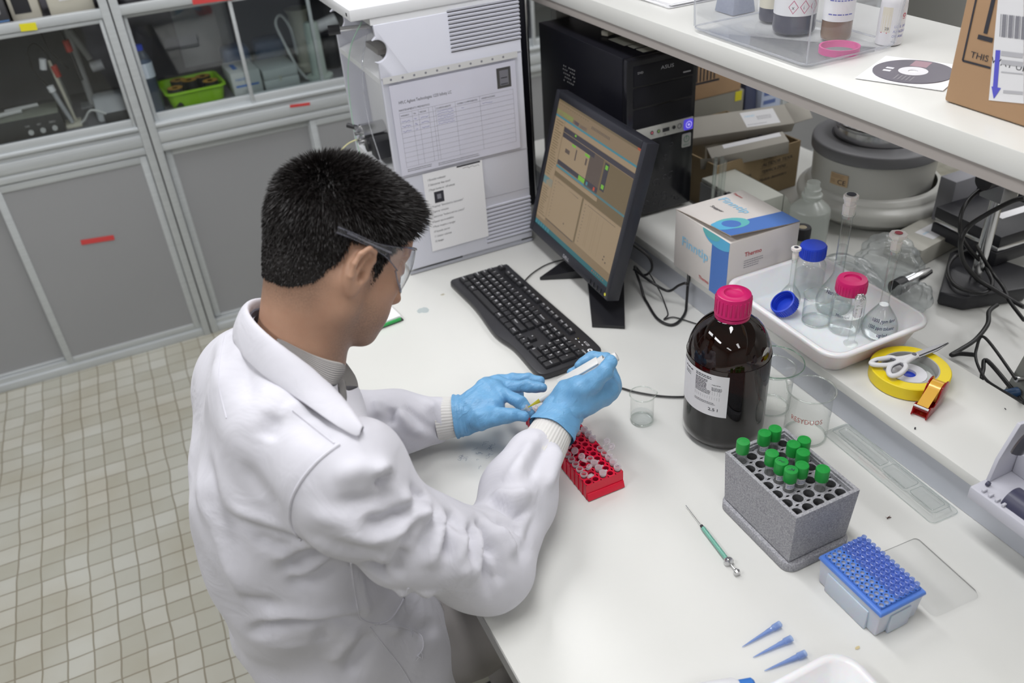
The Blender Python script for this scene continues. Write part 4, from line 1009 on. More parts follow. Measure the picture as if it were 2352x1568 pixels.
# ---- three loose blue tips
m_ltip = thin('loose_tip_plastic', (0.55, 0.68, 0.92), 0.1, milk=0.55, milkcol=(0.42, 0.55, 0.86))
for (u0, v0, u1, v1, lab_) in ((1705, 1485, 1792, 1432, 'blue pipette tip lying loose, furthest of the three'), (1730, 1509, 1818, 1465, 'blue pipette tip lying loose, middle of the three'), (1756, 1540, 1850, 1499, 'blue pipette tip lying loose, nearest of the three to the white tray')):
    a = P(u0, v0, DZ + 0.0015); c = P(u1, v1, DZ + 0.0052); d = (c - a); L0 = d.length
    o = B().lathe([(0.0004, 0), (0.0013, L0 * .2), (0.0026, L0 * .62), (0.0031, L0 * .68), (0.0033, L0 * .80), (0.0045, L0 * .82), (0.0046, L0)], 16).build('pipette_tip', m_ltip, smooth=40)
    o.matrix_world = Matrix.Translation(a) @ d.to_track_quat('Z', 'Y').to_matrix().to_4x4(); tag(o, lab_, 'pipette tip', 'three loose blue tips')
# ---- glass syringe
a = P(1575, 1160, DZ + 0.004); e_ = P(1696, 1318, DZ + 0.006); d = e_ - a; L0 = d.length
t = thing('glass_syringe', 'thin laboratory syringe with a green barrel and steel plunger lying on the bench', 'syringe', tuple(a)); Q = d.to_track_quat('Z', 'Y').to_matrix().to_4x4()
B().tube([(0, 0, 0), (0, 0, L0 * 0.33)], 0.0005, 6, M=Q).build('needle', m_chrome, t)
B().lathe([(0.0, L0 * .31), (0.0026, L0 * .315), (0.0027, L0 * .35), (0.0, L0 * .352)], 12, Q).build('needle_hub', m_black, t)
B().lathe([(0.0, L0 * .35), (0.0034, L0 * .351), (0.0034, L0 * .80), (0.0, L0 * .801)], 16, Q).build('barrel', mat('green_barrel', (0.16, 0.42, 0.33), 0.2), t)
b = B()
wrap(b, lambda s: [s.rect(0, k * 0.003, 0.002 if k % 5 else 0.004, k * 0.003 + 0.0005, 0, None, 0) for k in range(26)], 0.0036, L0 * 0.37, R(60))
b.build('scale_marks', m_ink, t, M=Q)
B().lathe([(0.0, L0 * .795), (0.0050, L0 * .797), (0.0075, L0 * .82), (0.0075, L0 * .845), (0.004, L0 * .86), (0.0, L0 * .862)], 20, Q).build('flange', m_chrome, t)
B().tube([(0, 0, L0 * .86), (0, 0, L0 * .96)], 0.0008, 8, M=Q).lathe([(0.0, L0 * .945), (0.0040, L0 * .95), (0.0055, L0 * .97), (0.0040, L0 * .995), (0.0, L0)], 16, Q).build('plunger', m_chrome, t)
# ---- blister tray
t = thing('blister_tray', 'long empty clear plastic blister tray beside the ledge', 'plastic tray', (0.938, 0.600, DZ + 0.0008), -1.5)
m_bl = thin('blister_clear', (0.94, 0.95, 0.95), 0.06, ior=1.7, milk=0.03)
m_blr = thin('blister_edge', (0.82, 0.86, 0.85), 0.05, ior=1.8, milk=0.15, slant=3)
b = B()
loft(b, [[(x, y, 0.0) for x, y in rrect(-0.004, -0.004, 0.052, 0.244, 0.008)], [(x, y, 0.0) for x, y in rrect(0.002, 0.002, 0.046, 0.238, 0.006)], [(x, y, 0.009) for x, y in rrect(0.006, 0.006, 0.042, 0.234, 0.005)]], cap1=True)
for (x0_, y0_, x1_, y1_) in ((0.010, 0.012, 0.038, 0.060), (0.010, 0.066, 0.038, 0.120), (0.014, 0.126, 0.034, 0.228)):
    loft(b, [[(x, y, 0.0092) for x, y in rrect(x0_, y0_, x1_, y1_, 0.005)], [(x, y, 0.0035) for x, y in rrect(x0_ + .003, y0_ + .003, x1_ - .003, y1_ - .003, 0.004)]], cap1=True)
bl = b.build('blister_shell', m_bl, t, smooth=50)
b = B()
b.tube([(x, y, 0.0006) for x, y in rrect(-0.004, -0.004, 0.052, 0.244, 0.008)], 0.0005, 5, True); b.tube([(x, y, 0.0094) for x, y in rrect(0.006, 0.006, 0.042, 0.234, 0.005)], 0.0005, 5, True)
b.build('bent_edge', m_blr, bl)
for (x0_, y0_, x1_, y1_) in ((0.010, 0.012, 0.038, 0.060), (0.010, 0.066, 0.038, 0.120), (0.014, 0.126, 0.034, 0.228)):
    B().tube([(x, y, 0.0096) for x, y in rrect(x0_, y0_, x1_, y1_, 0.005)], 0.0005, 5, True).build('pocket_edge', m_blr, bl)
# ---- white tray corner and small white device at the bottom of the picture
m_trayw = mat('tray_white', (0.80, 0.80, 0.82), 0.3, Subsurface_Weight=0.3, Subsurface_Scale=0.012)
def tray(label, loc, w_, l_, h_, rz=0, rad=0.03, tp=0.012):
    t = thing('plastic_tray', label, 'tray', loc, rz)
    b = B(); N_ = 8
    L = lambda ins, z, r_: [(x, y, z) for x, y in rrect(ins, ins, w_ - ins, l_ - ins, r_, N_)]
    loft(b, [L(tp + 0.006, 0.0, rad * .7), L(tp, 0.003, rad * .8), L(0.003, h_ - 0.008, rad), L(0.0025, h_ - 0.007, rad), L(-0.006, h_ - 0.0065, rad + 0.006), L(-0.0068, h_ - 0.003, rad + .0068), L(-0.005, h_, rad + .005), L(0.001, h_ + 0.0004, rad),
             L(0.005, h_ - 0.002, rad), L(tp + 0.003, 0.006, rad * .8), L(tp + 0.010, 0.0035, rad * .7)], cap0=True, cap1=True)
    b.build('tray_shell', m_trayw, t, smooth=60); return t
tc = P(1935, 1488, DZ + 0.035)
tray('white plastic tray with a rounded corner at the bottom of the picture', (tc.x - 0.152, tc.y - 0.192, DZ), 0.15, 0.19, 0.035, 0)
a = P(1655, 1566, DZ + 0.012)
t = thing('dropper_bottle', 'small white object with a blue end at the bottom picture edge', 'bottle', (a.x, a.y - 0.012, DZ + 0.0135), -18)
B().lathe([(0.0, -0.045), (0.010, -0.044), (0.0125, -0.038), (0.0125, 0.010), (0.008, 0.018)], 24, T(0, 0, 0, ry=90)).build('bottle_body', m_plwhite, t)
B().lathe([(0.0085, 0.016), (0.0088, 0.034), (0.006, 0.037), (0.0, 0.037)], 20, T(0, 0, 0, ry=90)).build('cap', mat('cap_blue', (0.02, 0.15, 0.5), 0.4), t)
# ---- notebook beyond the face
t = thing('notebook', 'notebook with white pages, black cover and green marker strip behind the face', 'notebook', (0.300, 1.580, DZ), 7)
B().box((-0.03, 0, 0.0), (0.122, 0.20, 0.0025), 0.001).build('cover', m_black, t)
B().box((-0.028, 0.004, 0.0028), (0.118, 0.198, 0.013), 0.001).build('pages', m_paper2, t)
B().box((0.02, -0.001, 0.0026), (0.116, 0.0035, 0.009), 0.0008).build('green_strip', mat('green_strip', (0.02, 0.35, 0.07), 0.4), t)
# ---- cables on the bench
m_cable = mat('cable_black', (0.012, 0.012, 0.013), 0.4)
def lie(p, r):      # never dip below the surface it lies on
    p = Vector(p); g_ = RZ if 0.98 < p.x < 1.196 else DZ
    if p.x > 0.25: p.z = max(p.z, g_ + r + 0.0004)
    return p
def cable(label, pts, r, nm='cable', cat='cable', m=None, n=8):
    o = B().tube([lie(p, r) for p in catmull(pts, n)], r, 8).build(nm, m or m_cable, smooth=80); return tag(o, label, cat)
c_ = lambda u, v, z=DZ + 0.003: tuple(P(u, v, z))
cable('thin black cable lying on the bench from the gloves to the amber bottle', [c_(1360, 882), c_(1415, 888), c_(1460, 900), c_(1515, 909), c_(1568, 911), c_(1620, 905)], 0.0019)
cable('thin black keyboard cable curving to the monitor stand', [c_(1203, 647), c_(1222, 628), c_(1252, 609), c_(1285, 598), c_(1330, 592)], 0.0015)
cable('thick black monitor cable looping on the bench in front of the ledge', [tuple(PX(1452, 560, 0.93)), tuple(PX(1490, 590, 0.955)), tuple(PX(1497, 618, 0.96)), tuple(PX(1478, 632, 0.96)), c_(1458, 612, DZ + .05), c_(1470, 650, DZ + .03), c_(1483, 690), c_(1510, 732), c_(1545, 746), c_(1572, 722), c_(1581, 680), tuple(PX(1578, 652, 0.97)), tuple(PX(1560, 655, 0.965)), tuple(PX(1535, 668, 0.955)), tuple(PX(1500, 650, 0.93)), tuple(PX(1456, 618, 0.92))], 0.0030)
cable('thin black wire twisting beside the thick monitor cable loop', [tuple(PX(1490, 625, 0.94)), c_(1515, 668, DZ + .02), c_(1528, 700), c_(1534, 722), c_(1525, 733), c_(1545, 728), c_(1570, 734), c_(1605, 745), c_(1650, 757)], 0.0014)
# ---- marks on the bench top: thin films lying on it
m_smear = thin('ink_smear', (0.50, 0.56, 0.66), 0.5, milk=0.2, milkcol=(0.3, 0.35, 0.5))
m_stain = thin('tea_stain', (0.86, 0.83, 0.74), 0.5)
m_bstain = thin('pale_blue_stain', (0.83, 0.88, 0.90), 0.5)
def on_top(name, label, u, v, rx, ry, m, irr=0.3, cat='stain', seed=1):
    r_ = random.Random(seed); p = P(u, v, DZ + 0.0004); n = 18
    pts = [(math.cos(2 * PI * k / n) * rx * (1 + r_.uniform(-irr, irr)), math.sin(2 * PI * k / n) * ry * (1 + r_.uniform(-irr, irr)), 0) for k in range(n)]
    o = B().add(pts, [tuple(range(n))]).build(name, m, smooth=0); o.location = p; return tag(o, label, cat)
on_top('stain', 'pale blue stain on the bench between the notebook and keyboard', 972, 712, 0.014, 0.012, m_bstain, seed=3)
on_top('stain', 'small brown spot on the bench left of the keyboard corner', 1017, 676, 0.005, 0.004, m_stain, seed=4)
on_top('stain', 'cream spot on the bench left of the tip rack lid', 1969, 1487, 0.004, 0.002, mat('cream_spot', (0.6, 0.5, 0.28), 0.6), seed=5)
b = B(); r_ = random.Random(21); p = P(1095, 1045, DZ + 0.0005)
for k in range(22):
    x_, y_ = r_.uniform(-0.035, 0.035), r_.uniform(-0.02, 0.02); b.scribble(x_, y_, r_.uniform(0.004, 0.012), 0.006, 5, 0, Matrix.Rotation(r_.uniform(-.4, .8), 4, 'Z'), 0, 0.0005, r_)
o = b.build('ink_smudge', m_smear, smooth=0); o.location = p; tag(o, 'smudged blue pen strokes on the bench between the two sleeves', 'ink mark')
b = B().tube([(0, 0, 0.001), (0.004, 0.001, 0.0015), (0.008, -0.001, 0.001)], [0.0005, 0.0012, 0.0004], 6).tube([(0.003, 0, 0.001), (0.001, 0.004, 0.001)], 0.0003, 4).tube([(0.005, 0, 0.001), (0.009, 0.003, 0.001)], 0.0003, 4)
o = b.build('dead_insect', mat('insect_brown', (0.06, 0.02, 0.015), 0.5)); o.location = P(2037, 1192, DZ); tag(o, 'tiny dead brown insect on the bench behind the tip rack', 'insect')
# ================================================================== things on the ledge
# ---- pipette tip carton
m_cartonw = noisy(mat('carton_white', (0.70, 0.66, 0.63), 0.55), (0.66, 0.62, 0.59), 12, 0.4)
m_cartb = mat('carton_blue', (0.085, 0.20, 0.55), 0.5); m_cyan = mat('carton_cyan', (0.12, 0.46, 0.72), 0.5); m_teal = mat('carton_teal', (0.14, 0.50, 0.52), 0.5)
m_lt = mat('carton_lightblue', (0.30, 0.58, 0.78), 0.5); m_thred = mat('carton_red', (0.50, 0.02, 0.03), 0.5); m_cin = mat('carton_edge', (0.45, 0.36, 0.28), 0.8)
bx, by, bw, bl_, bh = 0.978, 1.180, 0.172, 0.182, 0.132
t = thing('tip_carton', 'white, blue and turquoise carton with Finntip lettering on the ledge', 'box', (bx, by, RZ))
b = B().box((0, 0, 0), (bw, bl_, bh), 0.001, m=0)
L0 = Matrix(((0, 0, -1, -0.0004), (-1, 0, 0, bl_), (0, 1, 0, 0), (0, 0, 0, 1)))     # left face: x runs towards the viewer, y up
F0 = Matrix(((1, 0, 0, 0), (0, 0, -1, -0.0004), (0, 1, 0, 0), (0, 0, 0, 1)))         # near face
def disc2(b, cx, cy_, rx, ry, z, M, m, clip=None, n=36, ang=0):
    pts = []
    for k in range(n):
        a = 2 * PI * k / n; x = cx + math.cos(a) * rx * math.cos(ang) - math.sin(a) * ry * math.sin(ang); y = cy_ + math.cos(a) * rx * math.sin(ang) + math.sin(a) * ry * math.cos(ang)
        if clip: x, y = clip(x, y)
        pts.append((x, y, z))
    b.add(pts, [tuple(range(n))], M, m)
top_ = bh + 0.0
b.rect(bl_ * 0.70, 0.0, bl_ * 0.995, top_, 0, L0, 1)
disc2(b, bl_ * 0.80, bh - 0.006, 0.045, 0.020, 0.0003, L0, 3, lambda x, y: (min(x, bl_), min(y, top_)))
disc2(b, bl_ * 0.68, bh - 0.002, 0.028, 0.014, 0.0005, L0, 4, lambda x, y: (min(x, bl_), min(y, top_)))
b.text('Finntip', 0.030, L0, 2, 0.026, 0.062, 0.0004, w=0.092, bold=0.012); b.text('Thermo', 0.0105, L0, 5, bl_ * 0.50, 0.012, 0.0004, w=0.034, bold=0.01); b.disc(0.002, 0.0004, 10, L0 @ T(0.124, 0.076, 0), 2, r0=0.0014)
b.text('Thermo', 0.0135, F0, 5, 0.038, 0.092, 0.0002, w=0.042, bold=0.01); b.lines(0.038, 0.082, 0.05, 4, 0.005, 0.0014, 0.0002, F0, 6, 0.3, random.Random(4))
b.build('carton_body', [m_cartonw, m_cartb, m_lt, m_cyan, m_teal, m_thred, m_greyink], t)
# the lid is its flap: lifted a little at the near left corner
lt_ = B()
nb = 6; N_ = 8
def lidz(x, y): return bh + 0.001 + 0.016 * max(0, 1 - x / (bw * 0.95)) * max(0, 1 - y / bl_) ** 0.8
grid = [[(bw * i / N_, bl_ * j / N_, lidz(bw * i / N_, bl_ * j / N_)) for i in range(N_ + 1)] for j in range(N_ + 1)]
vs = [p for r_ in grid for p in r_]; n1 = N_ + 1
lt_.add(vs, [(j * n1 + i, j * n1 + i + 1, (j + 1) * n1 + i + 1, (j + 1) * n1 + i) for j in range(N_) for i in range(N_)], None, 0)
lt_.add([(x, y, z - 0.0012) for x, y, z in vs], [((j + 1) * n1 + i, (j + 1) * n1 + i + 1, j * n1 + i + 1, j * n1 + i) for j in range(N_) for i in range(N_)], None, 6)
for (a, c) in [((bw * k / N_, 0), (bw * (k + 1) / N_, 0)) for k in range(N_)] + [((0, bl_ * k / N_), (0, bl_ * (k + 1) / N_)) for k in range(N_)] + [((bw, bl_ * k / N_), (bw, bl_ * (k + 1) / N_)) for k in range(N_)]:
    z0_, z1_ = lidz(*a), lidz(*c); lt_.quad((*a, z0_), (*c, z1_), (*c, z1_ - 0.0012), (*a, z0_ - 0.0012), None, 6)
def onlid(fn):
    s = B(); fn(s); o = len(lt_.v)
    for x, y, z in s.v: lt_.v.append((x, y, lidz(min(max(x, 0), bw), min(max(y, 0), bl_)) + 0.0006 + z))
    lt_.f += [tuple(i + o for i in f) for f in s.f]; lt_.mi += s.mi
def gridrect(s, x0, y0, x1, y1, m, z=0, n=8):
    for i in range(n):
        for j in range(n): s.rect(x0 + (x1 - x0) * i / n, y0 + (y1 - y0) * j / n, x0 + (x1 - x0) * (i + 1) / n, y0 + (y1 - y0) * (j + 1) / n, z, None, m)
onlid(lambda s: gridrect(s, 0.0, 0.0, bw, bl_ * 0.30, 1))
def ov(s):
    for cx, cy_, rx, ry, m, z in ((0.042, 0.052, 0.040, 0.026, 4, 0.0002), (0.022, 0.050, 0.030, 0.022, 3, 0.0003), (0.040, 0.050, 0.020, 0.018, 1, 0.0004)):
        clip = lambda x, y: (min(max(x, 0), bw), min(max(y, 0), bl_))
        for k in range(24):
            a0, a1 = 2 * PI * k / 24, 2 * PI * (k + 1) / 24
            s.quad((*clip(cx, cy_), z), (*clip(cx + rx * math.cos(a0), cy_ + ry * math.sin(a0)), z), (*clip(cx + rx * math.cos(a1), cy_ + ry * math.sin(a1)), z), (*clip(cx, cy_), z), None, m)
onlid(ov)
TM = Matrix.Rotation(R(-90), 4, 'Z')
def tops(s):
    q = T(0.098, 0.172, 0.0002) @ Matrix.Rotation(R(-90), 4, 'Z')
    s.text('Finntip', 0.030, q, 2, 0.0, 0.0, 0, w=0.092, bold=0.012)
    q = T(0.062, 0.150, 0.0002) @ Matrix.Rotation(R(-90), 4, 'Z'); s.text('Stepper', 0.013, q, 7, 0.0, 0.0, 0, w=0.040, bold=0.008)
    q = T(0.142, 0.178, 0.0002) @ Matrix.Rotation(R(-90), 4, 'Z'); s.text('Thermo', 0.010, q, 5, 0.0, 0.0, 0, w=0.030, bold=0.01)
onlid(tops)
lt_.build('lid_flap', [m_cartonw, m_cartb, m_lt, m_cyan, m_teal, m_thred, m_cin, m_ink], t)
# ---- big white tray with glassware
TRX, TRY, TRW, TRL, TRH = 0.968, 0.872, 0.226, 0.300, 0.052
tray('large white plastic tray of glassware standing on the ledge', (TRX, TRY, RZ), TRW, TRL, TRH, 0, 0.032, 0.016)
TZ = RZ + 0.0045
def revolve_thing(name, label, cat, p, parts, group=None):
    t = thing(name, label, cat, p, group=group)
    for nm, m, prof, n in parts: B().lathe(prof, n).build(nm, m, t, smooth=50)
    return t
def sm(pts, k=4): return [(max(0, p.x), p.y) for p in catmull([(a, c, 0) for a, c in pts], k)]
m_stop = mat('stopper_white', (0.80, 0.77, 0.74), 0.4, Subsurface_Weight=0.2, Subsurface_Scale=0.005)
m_bluecap = mat('blue_cap', (0.015, 0.055, 0.55), 0.35)
m_glf = thin('flask_glass', (0.955, 0.965, 0.96), 0.0, ior=1.5, slant=12)
def flask(label, p, rb_, hb, rn, H, dot, liq, s_=1.0, fr2=1.9, txt=()):
    t = thing('volumetric_flask', label, 'flask', tuple(p))
    prof = sm([(0.0, 0.001), (rb_ * 0.75, 0.0), (rb_ * 0.95, 0.006), (rb_, hb * 0.30), (rb_ * 0.88, hb * 0.55), (rb_ * 0.58, hb * 0.82), (rn * 1.3, hb * 1.05), (rn, hb * 1.25), (rn, H * 0.7), (rn, H)])
    B().lathe(prof, 32).build('flask_glass', m_glf, t, smooth=60)
    top = liq; q = [(max(0, r_ - 0.0012), max(z_, 0.0015)) for r_, z_ in prof if z_ < top]
    q = q + [(q[-1][0], top), (0.0, top)]
    B().lathe(q, 28).build('clear_contents', m_liq, t, smooth=60)
    B().lathe([(0.0, H + 0.0), (rn * 1.15, H - 0.004), (rn * 1.25, H + 0.012 * s_), (rn * 1.05, H + 0.013 * s_), (rn * 1.2, H + 0.019 * s_), (rn * fr2, H + 0.021 * s_), (rn * fr2, H + 0.027 * s_), (0.0, H + 0.028 * s_)], 8).build('stopper', m_stop, t, smooth=20)
    B().disc(rn * 0.9, H + 0.0284 * s_, 20).build('stopper_dot', dot, t)
    B().lathe([(rn * 1.02, H - 0.010), (rn * 1.35, H - 0.002), (rn * 1.35, H + 0.001)], 24).build('glass_lip', m_glrim, t, smooth=60)
    b = B()
    for (s2, sz, h_, az, w2, tl2) in txt:
        rr = rb_ * (1.0 if h_ < hb * 0.45 else 0.9 if h_ < hb * 0.62 else 0.72)
        wrap(b, lambda s: s.text(s2, sz * 1.15, None, 0, 0, 0, 0, w=w2 * 1.1, shear=tl2, bold=0.02), rr + 0.0018, h_, R(az))
    if b.v: b.build('pen_writing', m_writing, t)
    return t
m_dotd = mat('dot_dark', (0.03, 0.03, 0.05), 0.5); m_dotr = mat('dot_red', (0.42, 0.03, 0.06), 0.5)
flask('volumetric flask with a red-dotted stopper at the tray right end, pen writing on its bulb', (1.140, 0.935, TZ), 0.032, 0.062, 0.0075, 0.180, m_dotr, 0.066, 1.1, 2.0, (('1000 ppm fenol', 0.0095, 0.040, -178, 0.042, .2), ('1500 ppm tolueno', 0.0095, 0.028, -180, 0.044, .2), ('ug/mL', 0.0095, 0.015, -145, 0.018, .2)))
flask('tallest volumetric flask with a dark-dotted stopper, its neck rising in the tray middle', (1.132, 1.045, TZ), 0.034, 0.070, 0.0095, 0.207, m_dotd, 0.140, 1.3, 1.4, (('Nitrobenceno', 0.0100, 0.046, -175, 0.040, .2),))
flask('smallest volumetric flask with a dark-dotted stopper at the tray far left', (1.077, 1.106, TZ), 0.021, 0.040, 0.0048, 0.102, m_dotd, 0.036, 0.8, 2.0, (('SIN TURBA', 0.0065, 0.024, -165, 0.020, .2), ('INYECTAR', 0.0065, 0.016, -165, 0.022, .2)))
# blue capped bottle
t = thing('screw_cap_bottle', 'clear glass bottle with a blue ribbed screw cap at the tray far end', 'bottle', (1.132, 1.117, TZ))
pr = sm([(0.0, 0.001), (0.024, 0.0), (0.0285, 0.005), (0.029, 0.015), (0.029, 0.060), (0.0275, 0.070), (0.021, 0.079), (0.0185, 0.084), (0.0185, 0.090)])
B().lathe(pr, 36).build('bottle_glass', m_gl, t, smooth=60)
B().lathe([(0, 0.002), (0.0265, 0.003), (0.0275, 0.010), (0.0275, 0.048), (0, 0.048)], 32).build('clear_contents', m_liq, t, smooth=50)
b = B().lathe([(0.0235, 0.083), (0.0248, 0.084), (0.0248, 0.106), (0.0232, 0.1095), (0.0, 0.110)], 48)
for k in range(36): b.box((0.0244, -0.0007, 0.086), (0.0256, 0.0007, 0.107), 0, Matrix.Rotation(2 * PI * k / 36, 4, 'Z'))
b.build('screw_cap', m_bluecap, t)
# red capped vial bottle
t = thing('screw_cap_bottle', 'clear glass bottle with a magenta screw cap, half full, in the tray near end', 'bottle', (1.102, 0.982, TZ))
pr = sm([(0.0, 0.001), (0.026, 0.0), (0.0300, 0.005), (0.0305, 0.015), (0.0305, 0.058), (0.029, 0.070), (0.0245, 0.078), (0.0225, 0.082), (0.0225, 0.088)])
B().lathe(pr, 36).build('bottle_glass', m_gl, t, smooth=60)
B().lathe([(0, 0.002), (0.028, 0.003), (0.0290, 0.010), (0.0290, 0.036), (0, 0.036)], 32).build('clear_contents', m_liq, t, smooth=50)
b = B(); wrap(b, lambda s: s.text('Metanol', 0.009, None, 0, 0, 0, 0, w=0.026, shear=.2), 0.0312, 0.040, R(-175)); b.build('pen_writing', m_writing, t)
b = B().lathe([(0.0250, 0.081), (0.0270, 0.082), (0.0275, 0.1045), (0.0255, 0.1085), (0.0155, 0.109), (0.0145, 0.1062), (0.0, 0.1060)], 48)
for k in range(30): b.box((0.0266, -0.0012, 0.084), (0.0280, 0.0012, 0.102), 0.0003, Matrix.Rotation(2 * PI * k / 30, 4, 'Z'))
b.build('screw_cap', m_magenta, t)
# loose blue cap, beaker and foil-topped tube
t = thing('loose_cap', 'blue screw cap lying open side up at the tray near left side', 'cap', (1.040, 1.078, TZ + 0.0225), -100, rx=38)
b = B().lathe([(0.0, -0.010), (0.0225, -0.010), (0.0245, -0.008), (0.0248, 0.011), (0.0222, 0.012), (0.0215, 0.009), (0.0222, 0.007), (0.0212, 0.005), (0.0220, 0.003), (0.0212, 0.001), (0.0218, -0.001), (0.0208, -0.008), (0.0, -0.008)], 40)
for k in range(36): b.box((0.0244, -0.0007, -0.008), (0.0256, 0.0007, 0.010), 0, Matrix.Rotation(2 * PI * k / 36, 4, 'Z'))
b.build('cap_shell', m_bluecap, t)
beaker('glass beaker with clear liquid in the middle of the large white tray', (1.075, 1.028, TZ), 0.0270, 0.058, 0.022, 20)
t = thing('test_tube', 'narrow glass tube with crumpled foil on top, leaning on the magenta capped bottle', 'tube', (1.074, 0.936, TZ + 0.001), 0, rx=0, ry=2)
B().lathe([(0.0, 0.0), (0.0125, 0.0), (0.0130, 0.002), (0.006, 0.006), (0.0065, 0.012), (0.0065, 0.088), (0.0, 0.088)], 24).build('tube_wall', m_gl, t, smooth=50)
m_foil = mat('crumpled_foil', (0.70, 0.70, 0.70), 0.25, 1.0); noisy(m_foil, (0.5, 0.5, 0.5), 60, 0.3, bump=1.0, bscale=260)
rf = random.Random(8); b = B(); pr = []
b.lathe([(0.0070, 0.060), (0.0076, 0.068), (0.0070, 0.080), (0.0082, 0.090), (0.0088, 0.098), (0.0060, 0.104), (0.0, 0.105)], 20)
b.v = [(x * rf.uniform(.86, 1.14), y * rf.uniform(.86, 1.14), z + rf.uniform(-.001, .001)) for x, y, z in b.v]; b.build('foil_cap', m_foil, t, smooth=20)
# ---- yellow tape roll, inner roll, scissors, dispenser
TC = (1.087, 0.812)
m_ytape = noisy(mat('yellow_tape', (0.80, 0.62, 0.01), 0.38), (0.75, 0.57, 0.01), 25, 0.3)
m_grey = mat('grey_core', (0.38, 0.38, 0.37), 0.5)
t = thing('tape_roll', 'wide flat roll of yellow tape lying on the ledge under the scissors', 'tape roll', (*TC, RZ))
B().lathe([(0.047, 0.0005), (0.064, 0.0005), (0.0655, 0.002), (0.0655, 0.0235), (0.064, 0.025), (0.047, 0.025)], 72).build('tape_band', m_ytape, t, smooth=40)
B().lathe([(0.0448, 0.0005), (0.0470, 0.0005), (0.0470, 0.0253), (0.0448, 0.0253), (0.0448, 0.0005)], 64).build('core', m_grey, t, smooth=40)
t = thing('tape_roll', 'smaller clear tape roll with a white and blue core inside the yellow one', 'tape roll', (TC[0] - 0.002, TC[1] - 0.001, RZ + 0.001))
B().lathe([(0.030, 0.0), (0.042, 0.0), (0.042, 0.012), (0.030, 0.012)], 64).build('tape_band', thin('clear_tape', (0.80, 0.84, 0.82), 0.15, milk=0.4, milkcol=(0.7, 0.72, 0.7)), t, smooth=40)
B().lathe([(0.012, 0.0), (0.0295, 0.0), (0.0295, 0.0125), (0.012, 0.0125), (0.012, 0.0)], 48).build('core', m_plwhite, t, smooth=40)
B().disc(0.0118, 0.008, 24).build('blue_label', m_bluecap, t)
# scissors
m_scw = mat('scissor_white', (0.66, 0.66, 0.68), 0.35); m_scg = mat('scissor_grey', (0.13, 0.13, 0.15), 0.6); m_blade = mat('scissor_blade', (0.26, 0.26, 0.27), 0.28, 0.9)
pv = P(2098, 820, RZ + 0.032); tip = P(2168, 795, RZ + 0.030); dirx = (tip - pv); ang = math.degrees(math.atan2(dirx.y, dirx.x))
t = thing('scissors', 'scissors with white and grey handles lying open-handed on the yellow tape', 'scissors', tuple(pv), ang)
bl = dirx.length + 0.012
B().prism([(-0.012, -0.004), (0.0, -0.0065), (bl * .6, -0.006), (bl, 0.0005), (bl * .6, 0.003), (0.0, 0.003), (-0.012, 0.004)], -0.0008, 0.0008).build('blade', m_blade, t)
B().prism([(-0.012, -0.004), (0.0, -0.003), (bl * .6, -0.002), (bl * .98, 0.001), (bl * .6, 0.0065), (0.0, 0.0065), (-0.012, 0.005)], 0.0009, 0.0025).build('blade', m_blade, t)
def handle(sgn, lx, w_, z):
    c = [(-0.004, 0.006 * sgn), (-0.016, 0.004 * sgn), (-0.030, 0.006 * sgn)]
    loop = catmull([(-0.030, 0.004 * sgn, z), (-0.040, 0.0005 * sgn, z), (-0.056, 0.003 * sgn, z), (-lx, (0.010 + w_ * .25) * sgn, z), (-lx - 0.003, (0.012 + w_ * .75) * sgn, z), (-0.062, (0.012 + w_) * sgn, z), (-0.046, (0.010 + w_ * .85) * sgn, z), (-0.034, 0.016 * sgn, z)], 6, True)
    h = B().tube(loop, 0.0047, 10, True, flat=0.9).tube(catmull([(0.006, 0.0, z), (-0.006, 0.001 * sgn, z), (-0.020, 0.004 * sgn, z), (-0.034, 0.009 * sgn, z)], 5), [0.0065] * 16, 10, flat=0.7).build('handle', m_scw, t, smooth=80)
    cen = sum(loop, Vector()) / len(loop)
    B().tube([cen + (p - cen) * 0.80 for p in loop], 0.0026, 8, True).build('grip', m_scg, h, smooth=80)
handle(1, 0.072, 0.012, 0.0015); handle(-1, 0.070, 0.015, 0.002)
B().lathe([(0.0, 0.0), (0.0038, 0.0), (0.0038, 0.0078), (0.0, 0.0082)], 18).build('pivot', m_scg, t)
# red tape dispenser
m_rdisp = thin('red_clear_plastic', (0.70, 0.02, 0.03), 0.05, milk=0.62, milkcol=(0.55, 0.01, 0.015))
m_gold = mat('golden_tape', (0.72, 0.40, 0.06), 0.25, 0.1)
a0 = P(2148, 958, RZ); a1 = P(2195, 905, RZ); ang = math.degrees(math.atan2(a1.y - a0.y, a1.x - a0.x))
t = thing('tape_dispenser', 'small red translucent dispenser with a golden tape roll on the ledge', 'tape dispenser', (a0.x - 0.008, a0.y + 0.004, RZ), ang)
side = [(-0.010, 0.0), (0.050, 0.0), (0.062, 0.012), (0.064, 0.026), (0.056, 0.040), (0.044, 0.044), (0.030, 0.038), (0.022, 0.022), (0.010, 0.014), (-0.002, 0.020), (-0.010, 0.018), (-0.013, 0.008)]
side = [(p.x, p.y) for p in catmull([(x, y, 0) for x, y in side], 3, True)]
SM = Matrix(((1, 0, 0, 0), (0, 0, -1, 0), (0, 1, 0, 0.0008), (0, 0, 0, 1)))
b = B().prism(side, -0.002, 0.0, SM, bev=0.0006).prism(side, -0.026, -0.024, SM, bev=0.0006).box((-0.008, 0.002, 0.0012), (0.052, 0.024, 0.003)).box((-0.011, 0.0, 0.014), (-0.006, 0.026, 0.020), 0.001)
b.build('dispenser_shell', m_rdisp, t, smooth=50)
RMx = T(0.042, 0.013, 0.024, rx=90)
